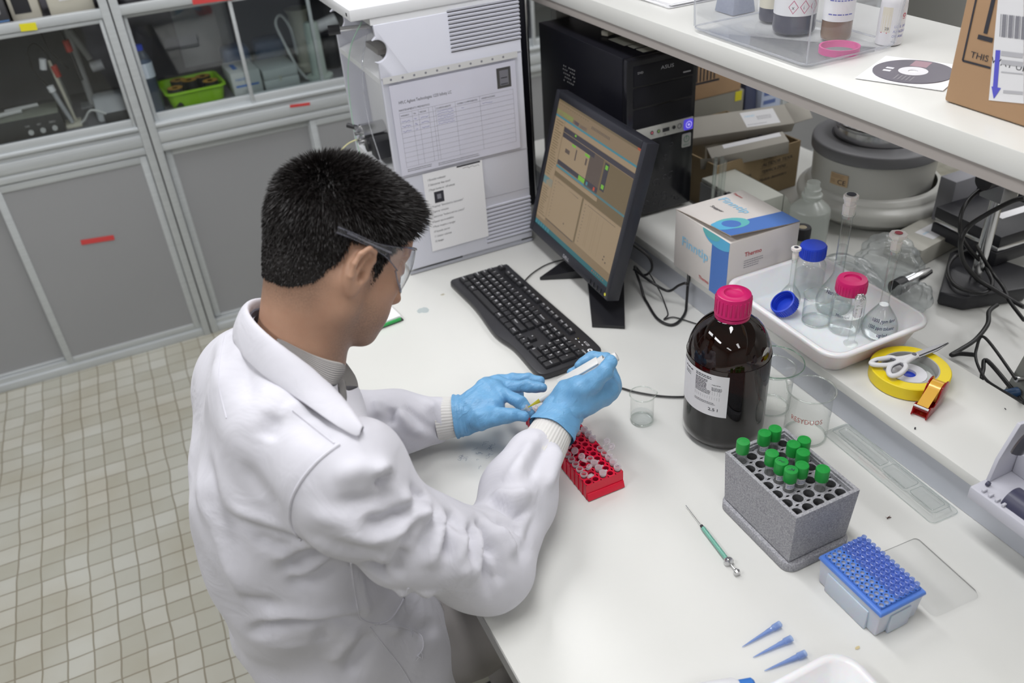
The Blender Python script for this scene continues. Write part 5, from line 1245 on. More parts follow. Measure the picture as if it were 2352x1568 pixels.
B().lathe([(0.009, -0.0095), (0.0185, -0.0095), (0.0185, 0.0095), (0.009, 0.0095), (0.009, -0.0095)], 36, RMx).build('tape_band', m_gold, t)
B().quad((0.030, 0.004, 0.037), (0.030, 0.0225, 0.037), (-0.006, 0.0225, 0.0205), (-0.006, 0.004, 0.0205)).build('tape_end', m_gold, t)
B().box((-0.0125, 0.001, 0.0195), (-0.0085, 0.025, 0.0212)).build('cutter', m_chrome, t)
# dark specks
# ---- white machine at the right edge, hanging over the ledge front
m_wm = mat('machine_white', (0.56, 0.56, 0.62), 0.4)
q0 = PX(2240, 1120, 0.955)
t = thing('label_printer', 'white plastic desk machine with dark rollers at the right picture edge', 'desk machine', (0.940, 0.375, RZ))
yl = q0.y - 0.375
b = B()
b.box((0.0, 0.0, 0.0), (0.110, yl, 0.022), 0.003).build('base', m_wm, t)
b = B().prism([(0.030, 0.0), (0.112, 0.0), (0.112, 0.060), (0.085, 0.092), (0.060, 0.096), (0.036, 0.040)], 0, 0.006, Matrix(((1, 0, 0, 0), (0, 0, -1, yl - 0.002), (0, 1, 0, 0.022), (0, 0, 0, 1))), bev=0.001)
b.prism([(0.030, 0.0), (0.112, 0.0), (0.112, 0.060), (0.085, 0.092), (0.060, 0.096), (0.036, 0.040)], 0, 0.006, Matrix(((1, 0, 0, 0), (0, 0, -1, yl - 0.090), (0, 1, 0, 0.022), (0, 0, 0, 1))), bev=0.001)
b.box((0.075, yl - 0.09, 0.022), (0.112, yl - 0.008, 0.060), 0.003)
b.build('side_wall', m_wm, t)
B().tube([(0.022, yl - 0.010, 0.026), (0.022, yl - 0.014, 0.026)], 0.004, 10).tube([(0.030, yl - 0.045, 0.018), (0.030, yl - 0.12, 0.018)], 0.022, 28).build('dark_roller', mat('roller_dark', (0.05, 0.05, 0.09), 0.4), t)
b = B()
arc = [(0.070 + 0.038 * math.cos(R(a)), yl - 0.03, 0.085 + 0.036 * math.sin(R(a))) for a in range(40, 175, 9)]
b.tube(arc, 0.006, 8, flat=2.2); b.build('dark_band', mat('band_dark', (0.045, 0.045, 0.06), 0.4), t, smooth=80)
b = B()
for k in range(4): b.box((0.004, yl - 0.020 - k * 0.011, 0.022), (0.012, yl - 0.016 - k * 0.011, 0.027), 0.0005)
b.build('tooth_strip', m_wm, t)
b = B().tube([(0, 0, 0.0012), (0.003, 0.002, 0.0012)], 0.0012, 6); o = b.build('dark_speck', m_ink); o.location = P(2101, 986, RZ); tag(o, 'larger dark speck near the front of the ledge below the red dispenser', 'speck')
b = B().tube([(0, 0, 0.001), (0.001, 0.003, 0.001)], 0.0008, 6); o = b.build('dark_speck', m_ink); o.location = P(2310, 941, RZ); tag(o, 'small curved speck on the ledge right of the red dispenser', 'speck')
# ================================================================== far bench, beyond the ledge
m_mach = noisy(mat('machine_grey', (0.50, 0.50, 0.47), 0.32), (0.47, 0.47, 0.44), 6, 0.5)
m_mring = mat('machine_ring', (0.17, 0.17, 0.18), 0.45)
cxm, cym = 1.648, 1.470
t = thing('round_centrifuge', 'large round pale grey machine with a dark ring and steel bowl on the far bench', 'lab machine', (cxm, cym, DZ))
b = B(); prof = sm([(0.0, 0.002), (0.120, 0.0), (0.135, 0.006), (0.142, 0.020), (0.155, 0.024), (0.176, 0.034), (0.184, 0.052), (0.182, 0.072), (0.168, 0.084), (0.165, 0.092), (0.158, 0.104), (0.147, 0.108)], 5)
prof = [(r_, z_ * 0.84) for r_, z_ in prof]; b.lathe(prof, 72, T(0.012, 0, 0)).build('lower_body', m_mach, t, smooth=50)
B().lathe([(0.140, 0.078), (0.144, 0.084), (0.147, 0.178), (0.140, 0.178)], 72).build('upper_body', m_mach, t, smooth=50)
B().lathe(sm([(0.130, 0.170), (0.150, 0.170), (0.1535, 0.174), (0.1535, 0.192), (0.148, 0.199), (0.112, 0.203), (0.108, 0.202), (0.104, 0.198)], 3), 72).build('dark_ring', m_mring, t, smooth=50)
B().lathe([(0.104, 0.190), (0.1045, 0.240), (0.107, 0.2425), (0.1085, 0.240), (0.1055, 0.237), (0.100, 0.200), (0.0, 0.198)], 64).build('steel_bowl', m_chrome, t, smooth=30)
b = B().prism([(0.150, -0.030), (0.196, -0.022), (0.200, 0.022), (0.150, 0.030)], 0.068, 0.098, bev=0.006); b.build('hinge_block', m_mach, t)
b = B()
def cl(s):
    strip_rect(s, 0, 0, 0.048, 0.030, 0, 0, 10); s.text('CE', 0.017, None, 1, 0.021, 0.004, 0.0005, w=0.022); s.lines(0.003, 0.026, 0.036, 3, 0.0032, 0.001, 0.0005, None, 2, 0.2, random.Random(1)); s.lines(0.003, 0.013, 0.014, 3, 0.003, 0.001, 0.0005, None, 2, 0.2, random.Random(2))
wrap(b, cl, 0.1475, 0.112, R(-176)); b.build('type_label', [mat('label_tan', (0.48, 0.34, 0.20), 0.6), m_ink, mat('tan_ink', (0.25, 0.17, 0.1), 0.7)], t)
# ---- pale grey instrument with a bevelled end
t = thing('grey_instrument', 'pale grey flat-topped instrument box on the far bench behind the carton', 'lab instrument', (1.262, 1.470, DZ))
m_gi = mat('instrument_greywhite', (0.50, 0.51, 0.46), 0.5); m_gi2 = mat('instrument_darkside', (0.22, 0.22, 0.22), 0.5)
b = B().box((0.004, 0.0, 0.004), (0.108, 0.190, 0.110), 0.003, m=0); b.build('case', m_gi, t)
b = B().prism([(0.108, 0.0), (0.175, 0.0), (0.108, 0.108)], -0.004, -0.001) if False else B()
b.add([(0.108, 0.0, 0.004), (0.172, 0.0, 0.004), (0.172, 0.0, 0.030), (0.108, 0.0, 0.110), (0.108, 0.19, 0.004), (0.172, 0.19, 0.004), (0.172, 0.19, 0.030), (0.108, 0.19, 0.110)], [(0, 1, 2, 3), (7, 6, 5, 4), (1, 5, 6, 2), (2, 6, 7, 3), (0, 4, 5, 1)])
b.build('sloping_end', m_gi, t, smooth=0)
B().box((0.0, 0.002, 0.006), (0.0035, 0.188, 0.100)).build('dark_side', m_gi2, t)
B().box((0.006, 0.004, 0.0), (0.166, 0.186, 0.0038)).build('foot_plate', m_black, t)
# ---- open carton with flaps
m_carton = noisy(mat('brown_carton', (0.30, 0.22, 0.12), 0.85), (0.25, 0.18, 0.10), 18, 0.6)
m_cartin = mat('carton_inside', (0.24, 0.18, 0.11), 0.9)
m_flap = noisy(mat('grey_flap', (0.38, 0.36, 0.32), 0.8), (0.34, 0.32, 0.28), 12, 0.4)
cx0, cy0, cw_, cl_, ch_ = 1.312, 1.660, 0.285, 0.300, 0.130
t = thing('open_carton', 'open brown cardboard box with hand lettering on the far bench', 'cardboard box', (cx0, cy0, DZ + 0.0005), 3)
th = 0.004
b = B().box((0, 0, 0), (cw_, cl_, th)).box((0, 0, th), (cw_, th, ch_), m=0).box((0, cl_ - th, th), (cw_, cl_, ch_)).box((0, th, th), (th, cl_ - th, ch_)).box((cw_ - th, th, th), (cw_, cl_ - th, ch_))
FF = Matrix(((1, 0, 0, 0), (0, 0, -1, -0.0005), (0, 1, 0, 0), (0, 0, 0, 1)))
for s_, x, y, w2 in (('CALXA DE', 0.155, 0.106, 0.085), ('ALTIDOR TEXA', 0.155, 0.088, 0.105), ('TERMICA DENS', 0.155, 0.068, 0.085), ('Modulo densimetro', 0.150, 0.046, 0.095)):
    b.text(s_, 0.013, FF, 1, x, y, 0, w=w2, shear=0.15)
b.text('MAYER', 0.009, FF, 1, 0.085, 0.072, 0, w=0.035); b.disc(0.014, 0, 16, FF @ T(0.104, 0.056, 0), 1, sy=0.9)
for yy in (0.103, 0.085, 0.064): b.rect(0.15, yy - 0.0005, 0.25, yy, 0, FF, 1)
b.build('carton_body', [m_carton, m_ink], t)
# flat grey boxes stuck in it
t = thing('long_flat_box', 'long greyish flat box with a white label lying across the open carton', 'cardboard box', (1.322, 1.800, DZ + 0.134), -13, rx=24)
b = B().box((0, 0, 0), (0.300, 0.075, 0.030), 0.001)
b.build('box_body', m_flap, t)
b = B().rect(0.165, 0.010, 0.262, 0.066, 0.0304, None, 0); b.text('HAND', 0.010, None, 1, 0.172, 0.046, 0.0306, w=0.03, shear=.2); b.lines(0.205, 0.044, 0.045, 3, 0.005, 0.0016, 0.0306, None, 2, 0.1, random.Random(5)); b.lines(0.170, 0.018, 0.08, 1, 0.005, 0.0016, 0.0306, None, 2, 0.4, random.Random(6))
b.build('label', [m_label, m_lt, m_greyink], t)
b = B().add([(0.300, 0, 0.030), (0.345, -0.004, 0.044), (0.350, 0.070, 0.050), (0.300, 0.075, 0.030), (0.300, 0, 0.0285), (0.345, -0.004, 0.0425), (0.350, 0.070, 0.0485), (0.300, 0.075, 0.0285)], [(0, 1, 2, 3), (7, 6, 5, 4), (0, 4, 5, 1), (1, 5, 6, 2), (2, 6, 7, 3)])
b.build('end_flap', m_flap, t, smooth=0)
t = thing('long_flat_box', 'opened grey flat box poking out of the near side of the carton', 'cardboard box', (1.325, 1.695, DZ + 0.105), -22, rx=10, ry=-8)
B().box((0, 0, 0), (0.20, 0.050, 0.036), 0.001).build('box_body', m_flap, t)
B().rect(0.04, 0.030, 0.19, 0.048, 0.0364).build('label', m_label, t)
B().add([(0, 0, 0.0), (-0.028, 0.006, 0.006), (-0.028, 0.006, 0.038), (0, 0, 0.036)], [(0, 1, 2, 3), (3, 2, 1, 0)]).build('end_flap', m_flap, t, smooth=0)
t = thing('flat_box', 'pale flat box lying inside the open carton beside a dark cloth', 'cardboard box', (1.38, 1.80, DZ + 0.082), 2)
B().box((0, 0, 0), (0.14, 0.06, 0.04), 0.001).build('box_body', mat('pale_box', (0.48, 0.46, 0.39), 0.7), t)
rc = random.Random(12); b = B(); bb = bmesh.new(); bmesh.ops.create_icosphere(bb, subdivisions=4, radius=1)
for v in bb.verts:
    n = 0.75 + 0.18 * math.sin(v.co.x * 5 + 1) * math.cos(v.co.y * 6) + 0.12 * math.sin(v.co.z * 9 + v.co.x * 7)
    v.co = Vector((v.co.x * 0.052 * n, v.co.y * 0.036 * n, v.co.z * 0.026 * n))
b.bm(bb); o = b.build('dark_cloth', mat('cloth_dark', (0.03, 0.03, 0.04), 0.9), smooth=60); o.location = (1.525, 1.755, DZ + 0.115); tag(o, 'bundle of dark cloth in the open carton', 'cloth')
o = B().tube(catmull([(1.43, 1.90, DZ + .128), (1.48, 1.865, DZ + .136), (1.53, 1.85, DZ + .134), (1.57, 1.85, DZ + .126)], 6), 0.006, 8).build('orange_hose', mat('hose_orange', (0.55, 0.28, 0.05), 0.5), smooth=80); tag(o, 'short orange-yellow hose lying along the carton top', 'hose')
# ---- panels and bags standing further back
t = thing('grey_case', 'flat dull grey panel case standing behind the computer tower', 'case', (1.345, 1.985, DZ))
B().box((0, 0, 0), (0.305, 0.05, 0.178), 0.003).build('case_body', noisy(mat('dull_grey', (0.24, 0.235, 0.20), 0.7), (0.20, 0.19, 0.165), 6, 0.5), t)
B().box((0.272, -0.001, 0.148), (0.296, 0.0, 0.176)).build('yellow_sticker', m_yel, t)
t = thing('striped_carton', 'tan cardboard carton with black bars lying on top of the grey case', 'cardboard box', (1.345, 1.985, DZ + 0.179))
b = B().box((0, 0, 0), (0.290, 0.14, 0.12), 0.002, m=0)
for k in range(8): b.rect(0.105 + k * 0.012, 0.052, 0.110 + k * 0.012, 0.105, 0, Matrix(((1, 0, 0, 0), (0, 0, -1, -0.0006), (0, 1, 0, 0), (0, 0, 0, 1))), 1)
b.rect(0.09, 0.044, 0.21, 0.050, 0, Matrix(((1, 0, 0, 0), (0, 0, -1, -0.0006), (0, 1, 0, 0), (0, 0, 0, 1))), 1)
b.build('carton_body', [m_card, m_ink], t)
t = thing('printed_bag', 'blue and white printed bag with a red top band beside the grey case', 'bag', (1.660, 1.985, DZ))
b = B().frust((0, 0, 0.045, 0.05), (0.002, 0.01, 0.043, 0.04), 0, 0.20, bev=0.004); b.build('bag_body', mat('bag_navy', (0.06, 0.07, 0.13), 0.4), t)
B().box((0.0, 0.004, 0.2005), (0.045, 0.046, 0.225), 0.002).build('red_band', mat('bag_red', (0.30, 0.02, 0.03), 0.5), t)
t = thing('printed_bag', 'pale blue printed paper bag with dark blue drawings on the far bench end', 'bag', (1.708, 1.975, DZ))
rb2 = random.Random(3); b = B().frust((0, 0, 0.026, 0.05), (0.0, 0.01, 0.026, 0.04), 0, 0.26, bev=0.003, m=0)
b = B().box((0, 0, 0), (0.075, 0.05, 0.20), 0.003, m=0)
for k in range(7): b.rect(0.008, 0.015 + k * 0.026, 0.008 + rb2.uniform(0.02, 0.06), 0.027 + k * 0.026, 0, Matrix(((1, 0, 0, 0), (0, 0, -1, -0.0006), (0, 1, 0, 0), (0, 0, 0, 1))), 1)
b.build('bag_body', [mat('bag_pale', (0.42, 0.48, 0.62), 0.5), mat('bag_blue', (0.10, 0.15, 0.35), 0.5)], t)
# ---- glass rod stand, small clamp left of the grey instrument
t = thing('glass_tube_holder', 'clear glass and plastic tube holder with a black clamp beside the computer tower', 'lab stand', (1.205, 1.52, DZ))
b = B()
for (x, y) in ((0.004, 0.02), (0.016, 0.035), (0.030, 0.03), (0.024, 0.01)): b.tube([(x, y, 0.006), (x + 0.004, y, 0.21)], 0.0045, 10)
b.build('glass_rod', m_glrim, t, smooth=60)
B().box((-0.004, -0.012, 0), (0.052, 0.05, 0.006), 0.002).build('base', mat('smoky_plastic', (0.16, 0.16, 0.18), 0.3), t)
B().box((0.034, 0.0, 0.0065), (0.048, 0.012, 0.125), 0.002).tube([(0.020, 0.006, 0.088), (0.040, 0.006, 0.088)], 0.006, 10).build('black_clamp', m_black, t)
B().tube([(0.052, 0.0, 0.014), (0.052, 0.006, 0.014)], 0.012, 18).build('round_dial', m_chrome, t)
# ---- plastic bottles behind the blue capped bottle
m_pe = thin('pe_plastic', (0.80, 0.83, 0.80), 0.25, milk=0.62, milkcol=(0.72, 0.75, 0.72))
pb = (1.385, 1.395, DZ)
t = thing('wash_bottle', 'open translucent white plastic bottle without a cap in front of the round machine', 'bottle', pb)
B().lathe(sm([(0.0, 0.001), (0.040, 0.0), (0.0465, 0.006), (0.047, 0.020), (0.047, 0.090), (0.043, 0.104), (0.028, 0.118), (0.0205, 0.124), (0.0205, 0.128), (0.024, 0.131), (0.0240, 0.136), (0.0185, 0.138), (0.0185, 0.146), (0.0195, 0.149), (0.0155, 0.152), (0.0155, 0.166)], 3), 40).build('bottle_wall', m_pe, t, smooth=50)
t = thing('dark_cap_bottle', 'pale bottle with a black cap just right of the white and blue carton', 'bottle', (1.262, 1.285, DZ + 0.0))
B().lathe(sm([(0.0, 0.001), (0.030, 0.0), (0.034, 0.006), (0.034, 0.075), (0.028, 0.092), (0.016, 0.102), (0.016, 0.110)], 3), 32).build('bottle_wall', mat('bottle_greenwhite', (0.52, 0.56, 0.50), 0.4), t, smooth=50)
b = B().lathe([(0.017, 0.104), (0.019, 0.105), (0.019, 0.128), (0.0175, 0.131), (0.010, 0.131), (0.0095, 0.130), (0.0, 0.130)], 32); b.build('cap', m_black, t)
B().disc(0.0090, 0.1304, 20).build('cap_disc', mat('cap_tan', (0.35, 0.30, 0.20), 0.5), t)
# ---- crumpled clear bag with a steel nozzle on it
m_bag = thin('bag_film', (0.93, 0.945, 0.95), 0.16, ior=1.4, milk=0.22, milkcol=(0.7, 0.72, 0.72), slant=4)
def crumple(name, label, loc, sx, sy, sz, seed, rz=0):
    rr = np.random.RandomState(seed); bb = bmesh.new(); bmesh.ops.create_icosphere(bb, subdivisions=5, radius=1)
    ks = [(rr.normal(size=3) * rr.uniform(1.5, 4.5), rr.uniform(0, 6), rr.uniform(0.05, 0.16)) for _ in range(8)]
    for v in bb.verts:
        p = np.array(v.co); n = 1.0
        for k, ph, am_ in ks: n += am_ * abs(math.sin(float(p @ k) + ph)) - am_ * 0.5
        v.co = Vector((p[0] * sx * n, p[1] * sy * n, max(p[2] * sz * n, -sz * 0.75)))
    o = B().bm(bb).build(name, m_bag, smooth=70); o.matrix_world = T(loc[0], loc[1], loc[2] + sz * 0.75 + 0.0008, rz=rz); tag(o, label, 'plastic bag', 'crumpled clear bags'); return o
crumple('plastic_bag', 'crumpled clear plastic bag just beyond the tall flask in the tray', (1.285, 1.165, DZ), 0.055, 0.070, 0.050, 3)
crumple('plastic_bag', 'crumpled clear plastic bag between the tray and the round machine', (1.425, 1.180, DZ), 0.060, 0.060, 0.052, 5)
crumple('plastic_bag', 'crumpled end of a clear bag beside the black stand foot', (1.375, 1.062, DZ), 0.040, 0.030, 0.034, 8)
p0 = P(2055, 662, DZ + 0.03); p1 = P(2135, 622, DZ + 0.034); d = p1 - p0; Lq = d.length; Q = d.to_track_quat('Z', 'Y').to_matrix().to_4x4()
t = thing('steel_nozzle', 'short steel cylinder part with a black band and screw near the red-dotted flask', 'metal part', tuple(p0))
B().lathe([(0.0, 0.0), (0.018, 0.0), (0.018, Lq * .25), (0.0, Lq * .25)], 28, Q).build('black_band', m_black, t)
B().lathe([(0.0, Lq * .25), (0.0165, Lq * .25), (0.0165, Lq * .52), (0.012, Lq * .55), (0.012, Lq * .75), (0.008, Lq), (0.0, Lq)], 28, Q).build('steel_body', m_chrome, t)
B().tube([Q @ Vector((0.0, -0.012, Lq * .38)), Q @ Vector((0.004, -0.026, Lq * .38))], 0.004, 10).build('screw', m_chrome, t)
t = thing('black_cap_part', 'dark ribbed cap lying under the clear bag', 'metal part', (1.270, 1.060, DZ + 0.022), 30, rx=80)
B().lathe([(0.0, -0.012), (0.020, -0.012), (0.020, 0.012), (0.0, 0.012)], 28).build('cap_body', m_black, t)
# ---- long white box with label, under the machine's right side
t = thing('long_white_box', 'long low greyish-white box with a blue and white label near the round machine', 'box', (1.445, 1.155, DZ), 11)
t.matrix_world = T(P(2130, 570, DZ + .045).x - 0.0, P(2130, 570, DZ + .045).y + 0.0, DZ + 0.0005, rz=10)
B().box((-0.02, 0, 0), (0.160, 0.092, 0.045), 0.002).build('box_body', mat('lowbox', (0.46, 0.45, 0.40), 0.6), t)
b = B().rect(0.045, 0.015, 0.135, 0.062, 0.0454, None, 0); b.text('HAN', 0.010, None, 1, 0.05, 0.040, 0.0456, w=0.02); b.lines(0.09, 0.045, 0.035, 3, 0.006, 0.002, 0.0456, None, 2, 0.1, random.Random(9)); b.build('label', [m_label, m_lt, m_greyink], t)
# ---- black laboratory stand (microscope boom) and cables
pf0 = Vector((1.520, 1.030, DZ))
t = thing('boom_stand', 'heavy black stand base with a steel post and knobbed clamp at the right', 'lab stand', tuple(pf0))
foot_ = [P(2150, 700, DZ), P(2210, 715, DZ), P(2352, 692, DZ), P(2352, 645, DZ), P(2255, 612, DZ), P(2215, 575, DZ + .02), P(2180, 590, DZ + .02)]
pp = [((p.x - pf0.x), (p.y - pf0.y)) for p in foot_]
B().prism(pp, 0.0005, 0.034, bev=0.006).build('stand_base', m_black, t)
B().tube([(0.012, 0.010, 0.034), (0.012, 0.010, 0.52)], 0.0125, 24).build('post', m_chrome, t)
zc = 0.225
B().box((-0.012, -0.015, zc), (0.036, 0.036, zc + 0.075), 0.003).build('clamp_block', mat('clamp_silver', (0.27, 0.27, 0.28), 0.4, 0.6), t)
B().tube([(-0.012, 0.010, zc + 0.050), (-0.045, 0.010, zc + 0.050)], 0.019, 20).build('knob', m_black, t)
B().tube([(0.020, -0.016, zc + 0.030), (0.024, -0.050, zc + 0.030)], 0.006, 10).build('screw', m_chrome, t)
B().tube([(0.024, -0.036, zc + 0.030), (0.026, -0.066, zc + 0.030)], 0.023, 24).build('knob', m_black, t)
t = thing('black_case', 'black flat case with steel trim and a white label behind the steel post', 'case', (1.585, 1.02, DZ))
t.matrix_world = T(1.645, 1.075, DZ + 0.036, rz=-2)
B().box((-0.04, -0.02, 0.0), (0.155, 0.16, 0.032), 0.004).build('case_bottom', m_black, t)
B().box((-0.037, -0.017, 0.0325), (0.152, 0.157, 0.044), 0.002).build('steel_trim', m_chrome, t)
B().box((-0.04, -0.02, 0.0445), (0.155, 0.16, 0.072), 0.004).build('case_lid', m_black, t)
B().rect(0.03, 0.04, 0.13, 0.062, 0.0724).build('label', m_label, t)
for xx in (-0.03, 0.145):
    for yy in (-0.01, 0.15): B().tube([(xx, yy, -0.0355), (xx, yy, 0.0)], 0.008, 10).build('foot', m_black, t)
t = thing('grey_power_unit', 'grey metal box with a black socket seen beneath the shelf at the right', 'device', (1.66, 1.235, DZ))
B().box((0, 0, 0), (0.135, 0.045, 0.155), 0.003).build('case', mat('unit_grey', (0.20, 0.20, 0.22), 0.5), t)
B().box((0.075, -0.004, 0.100), (0.115, 0.0, 0.125), 0.001).build('socket', m_black, t)
def P2(u, v, z): return tuple(P(u, v, z))
cable('thick black cable looping in front of the steel post', [P2(2352, 455, 1.03), P2(2325, 462, 1.02), P2(2270, 490, .99), P2(2225, 520, .95), P2(2207, 555, .92), P2(2213, 600, .86), P2(2245, 640, .815), P2(2285, 665, .80), P2(2325, 690, .79), P2(2352, 705, .79)], 0.0048)
cable('black cable curving left of the steel post in a wide loop', [P2(2290, 425, 1.0), P2(2245, 440, .99), P2(2212, 480, .97), P2(2205, 530, .93), P2(2225, 570, .87), P2(2262, 612, .82), P2(2279, 650, .80), P2(2262, 672, .795), P2(2225, 668, .795), P2(2190, 652, .795), P2(2177, 620, .795), P2(2192, 590, .80), P2(2228, 572, .82)], 0.0042)
cable('black cable running down past the clamp to the microscope', [P2(2240, 560, .9), P2(2275, 620, .81), P2(2305, 660, .80), P2(2318, 690, .79), P2(2340, 720, .785), P2(2352, 735, .785)], 0.0040)
# ---- microscope head at the right edge
m_mic = mat('microscope_grey', (0.30, 0.31, 0.29), 0.4)
t = thing('microscope_unit', 'grey microscope body with round dial and cable plugs at the right edge', 'microscope', (1.270, 0.600, DZ))
b = B().frust((0.0, 0.0, 0.12, 0.155), (0.02, 0.0, 0.12, 0.150), 0.02, 0.105, bev=0.004); b.build('body', m_mic, t)
B().box((0.01, 0.01, 0.0), (0.11, 0.14, 0.0195), 0.003).build('foot', m_mic, t)
B().tube([(-0.015, 0.03, 0.058), (0.0, 0.03, 0.058)], 0.055, 40).build('round_side', m_mic, t)
B().lathe([(0.0, 0.0), (0.019, 0.0), (0.019, 0.014), (0.015, 0.018), (0.0, 0.018)], 36, T(0.075, 0.115, 0.1055)).build('silver_ring', m_chrome, t)
B().tube([(0.0, 0.125, 0.070), (-0.014, 0.130, 0.072)], 0.0055, 14).build('plug', m_chrome, t)
B().tube([(0.0, 0.128, 0.040), (-0.026, 0.136, 0.038)], 0.009, 14).build('plug', mat('plug_blue', (0.03, 0.08, 0.18), 0.4), t, label='blue plug')
B().tube([(0.0, 0.095, 0.030), (-0.012, 0.098, 0.030)], 0.008, 14).build('plug', m_black, t)
cable('black cable from the microscope lying over the ledge back edge', [P2(2290, 700, .80), P2(2272, 715, .80), P2(2268, 745, .79), P2(2240, 780, .775), P2(2205, 803, .765), P2(2185, 815, .762), P2(2205, 812, .765), P2(2240, 815, .775)], 0.0045)
cable('thin black cable from the upper plug down to the ledge', [tuple(Vector((1.270, 0.600, DZ)) + Vector((-0.014, 0.130, 0.072))), P2(2262, 775, .82), P2(2243, 800, .80), P2(2243, 830, .79), P2(2262, 868, .79), P2(2290, 890, .80), P2(2352, 925, .842)], 0.0028)
cable('black cable from the lower plug of the microscope', [tuple(Vector((1.270, 0.600, DZ)) + Vector((-0.012, 0.098, 0.030))), P2(2270, 830, .80), P2(2258, 850, .79), P2(2255, 870, .785)], 0.0040)
# ================================================================== things on the overhead shelf
m_binp = thin('bin_plastic', (0.975, 0.98, 0.99), 0.06, ior=1.4, milk=0.10, milkcol=(0.85, 0.87, 0.95), slant=3)
t = thing('clear_bin', 'clear plastic storage bin with bottles standing on the overhead shelf', 'storage bin', (1.015, 1.075, SZ))
W_, L_2, H_ = 0.200, 0.315, 0.20
b = B()
ou = rrect(0, 0, W_, L_2, 0.018); up_ = rrect(-0.010, -0.010, W_ + 0.010, L_2 + 0.010, 0.022)
loft(b, [[(x, y, 0.001) for x, y in rrect(0.006, 0.006, W_ - .006, L_2 - .006, 0.014)], [(x, y, 0.008) for x, y in ou], [(x, y, H_) for x, y in up_]], cap0=True)
b.build('bin_wall', m_binp, t, smooth=50)
b = B().tube([(x, y, 0.0085) for x, y in ou], 0.0016, 6, True)
for (x, y) in ((0.004, 0.004), (W_ - 0.004, 0.004), (0.004, L_2 - 0.004), (W_ - .004, L_2 - .004)): b.tube([(x, y, 0.01), (x * 1.02 - 0.006 * (1 if x < .1 else -1), y - 0.006 * (1 if y < .1 else -1), H_)], 0.0016, 6)
b.build('bin_edge', thin('bin_edge_plastic', (0.86, 0.88, 0.92), 0.1, milk=0.3), t, smooth=60)
def rbottle(label, x, y, r, h, gm, lab_m, lo_, hi_, extra=None):
    t = thing('reagent_bottle', label, 'bottle', (x, y, SZ + 0.0035))
    B().lathe(sm([(0.0, 0.001), (r * .85, 0.0), (r, 0.008), (r, 0.016), (r, 0.03), (r, h * .45), (r, h * .56), (r, h * .62), (r * .85, h * .74), (r * .45, h * .84), (r * .42, h)], 3), 36).build('bottle_glass', gm, t, smooth=50)
    b = B()
    def fn(s):
        strip_rect(s, 0, 0, r * 3.2, hi_ - lo_, 0, 0, 24)
        if extra: extra(s)
    wrap(b, fn, r + 0.0006, lo_, R(-215)); b.build('label', [lab_m, m_ink, mat('hazard_pink', (0.50, 0.08, 0.18), 0.5), m_blueink], t)
    B().lathe([(r * .5, h * .90), (r * .55, h * .90), (r * .55, h * 1.06), (0, h * 1.06)], 28).build('cap', m_black, t)
m_dkb = mat('dark_bottle', (0.035, 0.035, 0.06), 0.12); m_brb = mat('brown_bottle', (0.16, 0.09, 0.05), 0.15)
m_labc = mat('label_cream', (0.66, 0.62, 0.50), 0.5)
rq = random.Random(31)
def ex1(s): s.text('Acide benzoique', 0.007, None, 1, 0.020, 0.050, 0.0003, w=0.040); s.lines(0.022, 0.040, 0.03, 5, 0.005, 0.0013, 0.0003, None, 1, 0.3, rq); s.text('M', 0.018, None, 3, 0.060, 0.003, 0.0003, w=0.014)
def ex2(s):
    for k, g_ in enumerate(('x', 'i', 'E')):
        cx_ = 0.052 + k * 0.020; 
        for q0_, q1_ in (((-.009, 0), (0, .012)), ((0, .012), (.009, 0)), ((.009, 0), (0, -.012)), ((0, -.012), (-.009, 0))):
            s.quad((cx_ + q0_[0], 0.016 + q0_[1], 0.0003), (cx_ + q1_[0], 0.016 + q1_[1], 0.0003), (cx_ + q1_[0] * .84, 0.016 + q1_[1] * .84, 0.0003), (cx_ + q0_[0] * .84, 0.016 + q0_[1] * .84, 0.0003), None, 2)
        s.text(g_, 0.010, None, 1, cx_ - 0.003, 0.012, 0.0003)
    s.lines(0.095, 0.055, 0.03, 9, 0.003, 0.001, 0.0003, None, 1, 0.1, rq); s.rect(0.098, 0.002, 0.135, 0.005, 0.0003, None, 2)
def ex3(s): s.lines(0.02, 0.035, 0.06, 1, 0.006, 0.002, 0.0003, None, 3, 0.6, rq); s.lines(0.02, 0.012, 0.05, 1, 0.006, 0.002, 0.0003, None, 3, 0.6, rq)
rbottle('dark reagent bottle with a cream label, leftmost in the clear bin', 1.172, 1.345, 0.027, 0.13, m_dkb, m_labc, 0.026, 0.088, ex1)
rbottle('wide dark reagent bottle with hazard diamonds on its label in the clear bin', 1.150, 1.262, 0.038, 0.16, m_dkb, m_label, 0.034, 0.100, ex2)
rbottle('brown reagent bottle with a pale label at the right of the clear bin trio', 1.172, 1.178, 0.026, 0.14, m_brb, m_label, 0.034, 0.098, ex3)
t = thing('pill_bottle', 'white plastic reagent bottle with printed lot text at the right end of the bin', 'bottle', (1.190, 1.118, SZ + 0.0035))
t.location = P(2040, 95, SZ + 0.003); 
B().lathe(sm([(0.0, 0.001), (0.018, 0.0), (0.0215, 0.004), (0.0215, 0.066), (0.019, 0.074), (0.014, 0.078), (0.014, 0.082)], 3), 32).build('bottle_wall', m_plwhite, t, smooth=50)
B().lathe([(0.0150, 0.078), (0.0175, 0.079), (0.0175, 0.100), (0.0, 0.1005)], 28).build('cap', m_plwhite, t)
b = B()
